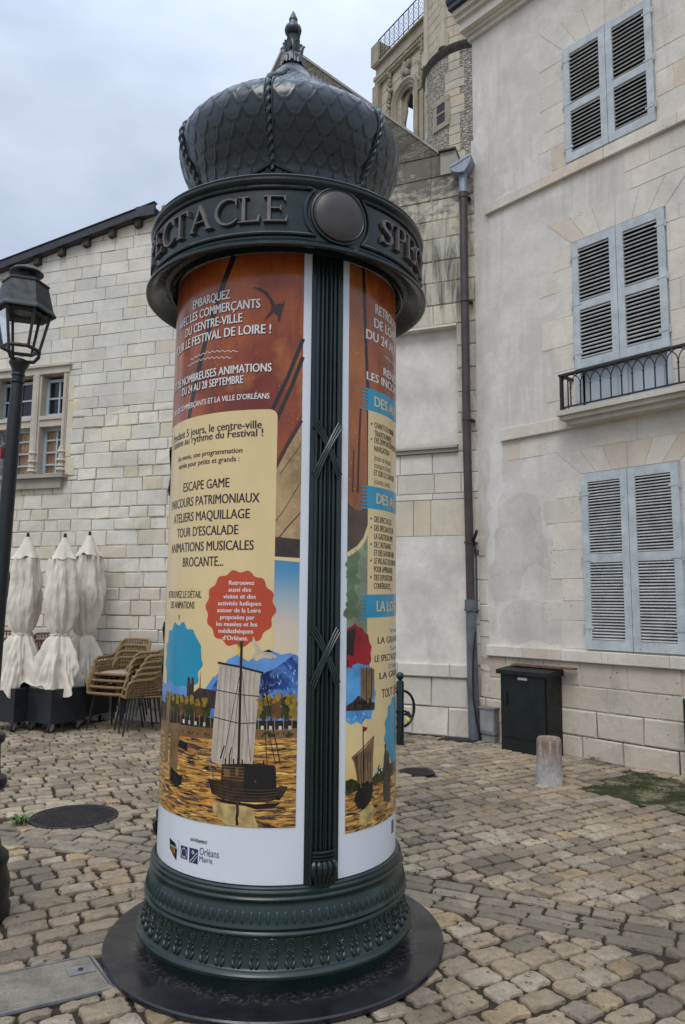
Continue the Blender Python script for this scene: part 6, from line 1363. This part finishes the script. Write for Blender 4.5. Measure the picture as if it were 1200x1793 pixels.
b = MB(); b.add([V3(pc + ax * x + ay * y, z) for z in (0.0015, 0.006) for x, y in ((-1, -1), (1, -1), (1, 1), (-1, 1))], [(4, 5, 6, 7), (0, 1, 5, 4), (1, 2, 6, 5), (2, 3, 7, 6), (3, 0, 4, 7)]); lp = b.build('lifting_plate', STEEL, sb); b = MB(); b.lathe([(0.012, 0.004), (0.012, 0.0085), (0.007, 0.0085), (0.007, 0.0065)], 12, V3(pc, 0)); b.build('lifting_eye', CAST, lp)
b = MB(); b.add([V3(p, -0.008) for p in moss], [tuple(range(len(moss)))]); mo = tag(b.build('moss_patch', MOSS), 'mossy earth patch in the paving at the foot of the house', 'moss', kind='stuff')
b = MB(); rnd = random.Random(21)
xs, ys = [p.x for p in moss], [p.y for p in moss]
mt = 0
while mt < 2600:
    p = Vector((rnd.uniform(min(xs), max(xs)), rnd.uniform(min(ys), max(ys))))
    if not inside(p, moss): continue
    mt += 1
    nv = mnoise.noise((p.x * 3.1, p.y * 3.1, 0.3))
    if nv < 0.06 + rnd.uniform(-.1, .1): continue
    a = rnd.uniform(0, 6.28); h = rnd.uniform(-0.004, 0.003); w = 0.012; q = Vector((math.cos(a), math.sin(a)))
    b.add([V3(p - q * w, -0.01), V3(p + q * w, -0.01), (p.x + rnd.gauss(0, .008), p.y + rnd.gauss(0, .008), h)], [(0, 1, 2)])
tag(b.build('moss_tufts', paint('moss green', (0.05, 0.062, 0.02), 0.9, 0.6, 9)), kind='stuff')
def weed(name, p, n, h, label, seed):
    rnd = random.Random(seed); b = MB()
    for i in range(n):
        a = rnd.uniform(0, 6.28); L_ = h * rnd.uniform(0.5, 1.1); d = Vector((math.cos(a), math.sin(a), 0)); s_ = Vector((-d.y, d.x, 0)); o = Vector((p.x + rnd.gauss(0, .02), p.y + rnd.gauss(0, .03), 0)); w = L_ * 0.16
        pts = [o, o + d * L_ * 0.3 + Vector((0, 0, L_ * 0.6)), o + d * L_ * 0.7 + Vector((0, 0, L_ * 0.75)), o + d * L_ + Vector((0, 0, L_ * 0.5))]
        b.add([pts[0] - s_ * w * .3, pts[0] + s_ * w * .3, pts[1] - s_ * w, pts[1] + s_ * w, pts[2] - s_ * w * .9, pts[2] + s_ * w * .9, pts[3]], [(0, 1, 3, 2), (2, 3, 5, 4), (4, 5, 6)])
    return tag(b.build(name, paint('weed green', (0.06, 0.12, 0.02), 0.7, 0.5, 30)), label, 'weed')
weed('weed', Vector(ground(40, 1442)[:2]), 46, 0.07, 'little green weed growing between the setts beside the big manhole cover', 3)
weed('weed', Vector(ground(1040, 1330)[:2]), 40, 0.05, 'strip of green weed growing at the foot of the house plinth', 4)

LEAFM = paint('dead leaf', (0.17, 0.075, 0.03), 0.7, 0.4, 40)
for (px, py, rz_, nm) in ((938, 1470, 0.6, 'brown fallen leaf on the setts below the stone bollard'), (1130, 1500, 2.1, 'brown fallen leaf on the setts at the right front'), (165, 1525, 1.2, 'brown fallen leaf on the setts left of the black base plate')):
    g = ground(px, py); b = MB(); out = [(0.0, -0.035), (0.012, -0.02), (0.024, -0.012), (0.016, 0.004), (0.02, 0.018), (0.006, 0.022), (0.0, 0.04), (-0.006, 0.022), (-0.021, 0.016), (-0.015, 0.003), (-0.025, -0.012), (-0.011, -0.02)]
    vs = [Vector((x, y, 0.010 + 3.5 * x * x + 2.0 * y * y)) for x, y in out] + [Vector((0, 0, 0.007))]; n = len(out); b.add(vs, [(i, (i + 1) % n, n) for i in range(n)])
    lf = tag(b.build('fallen_leaf', LEAFM), nm, 'leaf'); lf.location = (g.x, g.y, 0); lf.rotation_euler = (0, 0, rz_)
# ------------------------------------------------------------------ street lamp
lg = ground(-50, 1606)
lamp = thing('street_lamp', (lg.x, lg.y, 0), 'black iron street lamp with a six sided glazed lantern at the left edge', 'street lamp')
def lz(py):
    k = (Vector((lg.x, lg.y, 0)) - EYE); d = ray(20, py); t_ = math.hypot(k.x, k.y) / math.hypot(d.x, d.y); return (EYE + d * t_).z
LC = (lg.x, lg.y, 0)
zp = lz(640)
b = MB(); b.lathe([(0.178, 0), (0.178, 0.05), (0.165, 0.07), (0.17, 0.16), (0.158, 0.20), (0.145, 0.24), (0.155, 0.27), (0.15, 0.30), (0.115, 0.33), (0.098, 0.40), (0.085, lz(1385)), (0.09, lz(1379)), (0.112, lz(1374)), (0.116, lz(1366)), (0.11, lz(1357)), (0.082, lz(1352)), (0.076, lz(1338)),
    (0.070, lz(1300)), (0.088, lz(1295)), (0.092, lz(1288)), (0.086, lz(1282)), (0.050, lz(1277)), (0.043, 1.15), (0.041, 1.5), (0.036, zp - 0.32), (0.032, zp - 0.12), (0.031, zp - 0.105), (0.037, zp - 0.10), (0.037, zp - 0.09), (0.031, zp - 0.085), (0.031, zp - 0.065), (0.036, zp - 0.06), (0.036, zp - 0.052), (0.032, zp - 0.045), (0.038, zp - 0.02), (0.052, zp + 0.005), (0.054, zp + 0.015), (0.05, zp + 0.025), (0.03, zp + 0.035)], 28, LC,
    lambda q, z: 1 + (0.02 * math.sin(5 * q + z * 31) * math.sin(z * 47 + q) if 1.2 < z < zp - 0.15 else 0))
b.build('post', LAMPM, lamp, True)
zb0, ze, zr, zc = lz(612), lz(548), lz(496), lz(474)
Rb, Re, Rr = 0.098, 0.172, 0.115
hexa = lambda r_, z, k: Vector((lg.x + r_ * math.cos(k * PI / 3 + 0.30), lg.y + r_ * math.sin(k * PI / 3 + 0.30), z))
b = MB()
for k in range(6):
    b.tube([hexa(Rb, zb0, k), hexa(Rb, zb0, k + 1)], 0.011, 5); b.tube([hexa(Rb, zb0, k), hexa(Re * 0.84, ze + 0.02, k)], 0.0085, 5)
b.build('lantern_frame', LAMPG, lamp)
b = MB()
for k in (0, 2, 4): b.tube([hexa(Rb, zb0, k), hexa(Rb * 0.98, zb0 - 0.035, k), hexa(Rb * 0.75, zb0 - 0.065, k), Vector((lg.x, lg.y, zp + 0.02))], 0.011, 6)
b.build('lantern_bracket', LAMPG, lamp)
b = MB()
for k in range(6): b.add([hexa(Rb * 0.98, zb0 + 0.008, k), hexa(Rb * 0.98, zb0 + 0.008, k + 1), hexa(Re * 0.83, ze + 0.01, k + 1), hexa(Re * 0.83, ze + 0.01, k)], [(0, 1, 2, 3)])
b.build('glass_pane', GLASS, lamp, weld=False)
b = MB(); rings = [(Re * 0.80, ze + 0.012), (Re, ze - 0.006), (Re * 1.0, ze + 0.004), (Re * 0.90, ze + 0.03), (Rr * 1.05, zr - 0.012), (Rr * 1.10, zr - 0.010), (Rr * 1.10, zr), (0.055, zr + 0.035), (0.03, zr + 0.04)]
vs = [hexa(r_, z, k) for r_, z in rings for k in range(6)]; b.add(vs, [(i * 6 + k, i * 6 + (k + 1) % 6, (i + 1) * 6 + (k + 1) % 6, (i + 1) * 6 + k) for i in range(len(rings) - 1) for k in range(6)]); b.build('lantern_roof', LAMPG, lamp)
b = MB(); b.lathe([(0.045, zr + 0.03), (0.045, zr + 0.055), (0.088, zr + 0.058), (0.090, zr + 0.066), (0.075, zr + 0.08), (0.045, zr + 0.094), (0.018, zr + 0.104), (0.012, zr + 0.112), (0.001, zr + 0.115)], 24, LC); b.build('chimney_cap', LAMPG, lamp, True)
b = MB(); b.lathe([(0.001, ze - 0.0), (0.05, ze - 0.0), (0.055, ze + 0.03), (0.04, ze + 0.06)], 16, LC); b.build('lamp_holder', LAMPG, lamp, True)
b = MB(); rz_ = lz(794); b.box((lg.x - 0.072, lg.y - 0.02, rz_ - 0.03), (lg.x - 0.044, lg.y + 0.02, rz_ + 0.03)); rk = tag(b.build('red_bracket', REDM), 'small red bracket strapped to the street lamp post', 'bracket'); b = MB(); b.tube([(lg.x - 0.072, lg.y, rz_ + 0.005), (lg.x - 0.34, lg.y + 0.03, rz_ + 0.02)], 0.006, 6); b.build('bracket_rod', BLACKM, rk); lamp.rotation_euler = (0, 0.021, 0); rk.location = (0.048, 0, 0)

# ------------------------------------------------------------------ folded parasols on wheeled boxes
def fold(q, z, ph, n, k): return math.sin(n * q + ph + 1.3 * math.sin(z * 3 + ph)) * 0.62 + math.sin((n * 2 + 1) * q + 2.1 * ph + z * 4) * 0.25 + math.sin(k * q + z * 2.2 + ph * 3) * 0.22
def parasol(loc, rz, ph, label, h=2.42, box=0.50):
    t = thing('parasol', (0, 0, 0), label, 'parasol', 'folded parasols in the left corner')
    b = MB()
    def can(u_, v_):
        q = 2 * PI * u_; z = 0.50 + (h - 0.30 - 0.50) * v_; s_ = 1.16 + 0.02 * math.sin(ph)
        if z < s_: k = (s_ - z) / (s_ - 0.5); r_ = 0.098 + 0.175 * k ** 0.75; amp = 0.20 + 0.22 * k
        else: k = (z - s_) / (h - 0.3 - s_); r_ = 0.105 + 0.098 * math.sin(PI * min(1, k * 1.5) / 2) ** 0.7 - 0.105 * max(0, k - 0.35) ** 1.2; amp = 0.20 + 0.05 * k
        tight = math.exp(-((z - s_) / 0.035) ** 2); amp *= 1 - 0.45 * tight; r_ *= 1 - 0.12 * tight
        f_ = fold(q, z, ph, 5, 9); f_ = math.copysign(abs(f_) ** 0.75, f_) + 0.10 * math.sin(21 * q + 9 * z + ph) + 0.07 * math.sin(33 * q - 14 * z + 2 * ph) + 0.9 * mnoise.noise((math.cos(q) * 2.2 + ph, math.sin(q) * 2.2, z * 2.6)) + 0.35 * mnoise.noise((math.cos(q) * 5 + ph, math.sin(q) * 5, z * 9))
        rr = r_ * (1 + amp * f_); zz = z
        if v_ < 0.02: zz += 0.05 * math.sin(4 * q + ph) + 0.03 * math.sin(9 * q)
        zz += (0.08 * math.sin(3 * q + ph) + 0.05 * math.sin(7 * q + 2 * ph)) * max(0, 0.85 - z)
        return Vector((rr * math.cos(q), rr * math.sin(q), zz))
    b.grid(can, 150, 90); b.build('canopy', FABRIC, t, True, auto=80)
    b = MB()
    def cap(u_, v_):
        q = 2 * PI * u_; z = h - 0.03 - 0.27 * v_; r_ = 0.035 + 0.125 * v_ ** 1.15; f_ = math.sin(4 * q + ph) * 0.5 + math.sin(8 * q + 2 * ph) * 0.3
        return Vector((r_ * (1 + 0.28 * v_ * f_) * math.cos(q), r_ * (1 + 0.28 * v_ * f_) * math.sin(q), z - 0.03 * v_ * f_ + 0.02 * math.sin(3 * q + ph) * v_))
    b.grid(cap, 96, 24); b.build('top_valance', FABRIC, t, True, auto=80)
    b = MB(); b.lathe([(0.03, h - 0.04), (0.034, h - 0.028), (0.018, h - 0.02), (0.020, h + 0.0), (0.016, h + 0.02), (0.001, h + 0.03)], 14); b.build('finial', BLACKM, t, True)
    b = MB(); b.tube([(0.10 * (1 + .12 * math.sin(5 * q * 2 * PI / 40)) * math.cos(q * 2 * PI / 40), 0.10 * (1 + .12 * math.sin(5 * q * 2 * PI / 40)) * math.sin(q * 2 * PI / 40), 1.165 + 0.008 * math.sin(q * 0.6)) for q in range(40)], 0.011, 6, closed=True)
    a = -PI / 2 - rz + 0.25; b.tube([(0.112 * math.cos(a), 0.112 * math.sin(a), 1.165), (0.135 * math.cos(a), 0.135 * math.sin(a), 1.06), (0.15 * math.cos(a + .1), 0.15 * math.sin(a + .1), 0.93)], 0.008, 5); b.build('tie_strap', FABRIC, t, True)
    b = MB(); b.tube([(0, 0, 0.4), (0, 0, h - 0.03)], 0.028, 12); b.build('pole', BLACKM, t, True)
    b = MB(); s_ = box / 2; b.box((-s_, -s_, 0.115), (s_, s_, 0.50)); b.box((-s_ - .006, -s_ - .006, 0.5003), (s_ + .006, s_ + .006, 0.52)); b.build('weight_box', CART, t)
    for sx in (-1, 1):
        for sy in (-1, 1):
            x, y = sx * (s_ - 0.06), sy * (s_ - 0.06); b = MB(); b.box((x - 0.03, y - 0.03, 0.105), (x + 0.03, y + 0.03, 0.1147)); b.box((x - 0.026, y - 0.03, 0.05), (x - 0.020, y + 0.02, 0.105)); b.box((x + 0.020, y - 0.03, 0.05), (x + 0.026, y + 0.02, 0.105)); c_ = b.build('caster', STEEL, t)
            b = MB(); b.tube([(x - 0.016, y - 0.015, 0.043), (x + 0.016, y - 0.015, 0.043)], 0.043, 16); b.build('wheel', RUBBER, c_, True, auto=30); b = MB(); b.tube([(x - 0.018, y - 0.015, 0.043), (x + 0.018, y - 0.015, 0.043)], 0.02, 12); b.build('hub', STEEL, c_, True, auto=30)
    t.location = loc; t.rotation_euler = (0, 0, rz); return t
def gxy(px, py): g_ = ground(px, py); return g_
def at_depth(px, y): d = ray(px, 1200); t_ = y / d.y; return (d.x * t_, y, 0)
parasol(at_depth(100, 9.42), math.radians(-33), 0.4, 'middle folded cream parasol, the nearest of the three, on its own charcoal box')
parasol(at_depth(33, 9.50), math.radians(-28), 2.3, 'folded cream parasol next to the street lamp pole', 2.43)
parasol(at_depth(144, 9.98), math.radians(-24), 4.6, 'folded cream parasol furthest back, beside the stacked rattan chairs', 2.50)

# ------------------------------------------------------------------ stacked rattan armchairs
def rim_pt(t_):
    """rim of the shell from the left arm front, round the back, to the right arm front; t_ in -1..1"""
    a = abs(t_); s_ = 1 if t_ > 0 else -1
    K = [(0.0, (0.0, 0.255, 0.865)), (0.30, (0.185, 0.245, 0.86)), (0.38, (0.228, 0.215, 0.82)), (0.46, (0.250, 0.15, 0.70)), (0.56, (0.278, 0.06, 0.655)), (0.84, (0.292, -0.17, 0.645)), (0.92, (0.290, -0.225, 0.60)), (1.0, (0.262, -0.245, 0.455))]
    for (a0, p0), (a1, p1) in zip(K[:-1], K[1:]):
        if a <= a1: f = (a - a0) / (a1 - a0); return Vector((s_ * (p0[0] + (p1[0] - p0[0]) * f), p0[1] + (p1[1] - p0[1]) * f, p0[2] + (p1[2] - p0[2]) * f))
    return Vector((s_ * K[-1][1][0], K[-1][1][1], K[-1][1][2]))
def seat_pt(t_):
    a = abs(t_); s_ = 1 if t_ > 0 else -1
    if a < 0.42: return Vector((s_ * 0.20 * a / 0.42, 0.20, 0.45))
    f = (a - 0.42) / 0.58; return Vector((s_ * (0.20 + 0.045 * f), 0.20 - 0.44 * f, 0.45))
def chair(mat, label, cushion=True):
    t = thing('rattan_armchair', (0, 0, 0), label, 'chair', 'stacked rattan armchairs')
    b = MB(); N = 46; rim = [rim_pt(-1 + 2 * i / N) for i in range(N + 1)]; front = [Vector((0.262 - 0.524 * i / 6, -0.25, 0.452)) for i in range(1, 6)]
    b.tube(rim + front, 0.0185, 8, closed=True); b.build('rim', mat, t, True)
    b = MB()
    for i in range(1, 30):
        t_ = -1 + 2 * i / 30; b.tube([seat_pt(t_), seat_pt(t_).lerp(rim_pt(t_), 0.5) + Vector((0, 0.012, 0)), rim_pt(t_)], 0.0065, 5, cap=False)
    for s_ in (0.12, 0.28, 0.44, 0.60, 0.76, 0.90):
        for o in (-0.018, 0.018): b.tube([seat_pt(-1 + 2 * i / N).lerp(rim_pt(-1 + 2 * i / N), s_ + o) + Vector((0, 0.010 * math.sin(i * 2.0), 0)) for i in range(N + 1)], 0.005, 4, cap=False)
    b.build('woven_shell', mat, t, weld=False)
    b = MB()
    for i in range(11): x = -0.22 + 0.044 * i; b.tube([(x, -0.245, 0.445), (x, 0.20, 0.442)], 0.011, 5)
    b.build('woven_seat', mat, t)
    if cushion:
        b = MB(); b.grid(lambda u_, v_: Vector((-0.225 + 0.45 * u_, -0.24 + 0.42 * v_, 0.462 + 0.022 * (math.sin(PI * u_) * math.sin(PI * v_)) ** 0.35)), 14, 14); b.box((-0.225, -0.24, 0.450), (0.225, 0.18, 0.461)); b.build('seat_pad', CUSH, t, True)
    for sx in (-1, 1):
        for sy in (-1, 1):
            b = MB(); b.tube([(sx * 0.20, sy * 0.17 - 0.02, 0.436), (sx * 0.245, sy * 0.235 - 0.02, 0.0)], [0.013, 0.010], 8); b.build('leg', BLACKM, t, True)
    b = MB(); b.tube([(-0.2, -0.19, 0.432), (0.2, -0.19, 0.432), (0.2, 0.15, 0.432), (-0.2, 0.15, 0.432)], 0.011, 6, closed=True); b.build('seat_frame', BLACKM, t)
    return t
ORD = ['lowest', 'second from the bottom', 'middle', 'second from the top', 'topmost']
def stack(proto, x, y, rz, n, dz, back, where, names):
    """each chair sits a little higher and further back than the one below"""
    f = Vector((math.sin(rz), -math.cos(rz), 0)); out = []
    for i in range(n):
        c_ = proto if (i == 0 and proto is not None and 'used' not in proto) else copy_tree(proto)
        if c_ is proto: proto['used'] = 1
        c_.location = Vector((x, y, 0.0)) - f * (back * i) + Vector((0, 0, dz * i)); c_.rotation_euler = (0, 0, rz); c_['label'] = '%s %s' % (names[i], where); out.append(c_)
    return out
pad = chair(RATTAN, 'x'); bare = chair(RATTAN, 'x', False); brown = chair(WICKERB, 'x', False)
px_ = at_depth(206, 9.50); s1 = stack(bare, px_[0], px_[1] + 0.02, math.radians(-22), 3, 0.076, 0.035, 'rattan armchair of the stack right beside the parasols', ['lowest', 'second from the bottom', 'third from the bottom'])
f1 = Vector((math.sin(math.radians(-22)), -math.cos(math.radians(-22)), 0)); pad.location = Vector((px_[0], px_[1] + 0.02, 0.228)) - f1 * 0.105; pad.rotation_euler = (0, 0, math.radians(-22)); pad['label'] = 'topmost rattan armchair with beige seat pad, on the stack beside the parasols'; pad['used'] = 1
px_ = at_depth(248, 9.30); stack(bare, px_[0], px_[1], math.radians(-62), 5, 0.072, 0.048, 'rattan armchair of the stack next to the poster column', ORD)
px_ = at_depth(5, 9.95); stack(brown, px_[0], px_[1] + 0.1, math.radians(10), 4, 0.10, 0.03, 'dark rattan armchair of the stack behind the street lamp pole', ['lowest', 'second from the bottom', 'second from the top', 'topmost'])
px_ = at_depth(68, 10.1); stack(brown, px_[0], px_[1], math.radians(0), 4, 0.09, 0.02, 'dark rattan armchair of the stack between two parasols', ['lowest', 'second from the bottom', 'second from the top', 'topmost'])
for o in COL.objects:
    if 'used' in o: del o['used']
# dark post just entering at the right edge
dkp = ground(1207, 1345); b = MB(); b.lathe([(0.05, 0), (0.05, 0.72), (0.045, 0.74), (0.001, 0.75)], 16); dk = tag(b.build('iron_bollard', IRON, None, True), 'thin dark post at the right edge beside the house plinth', 'bollard'); dk.location = (RW.pt(2.55, 0, 0.18).x, RW.pt(2.55, 0, 0.18).y, 0)
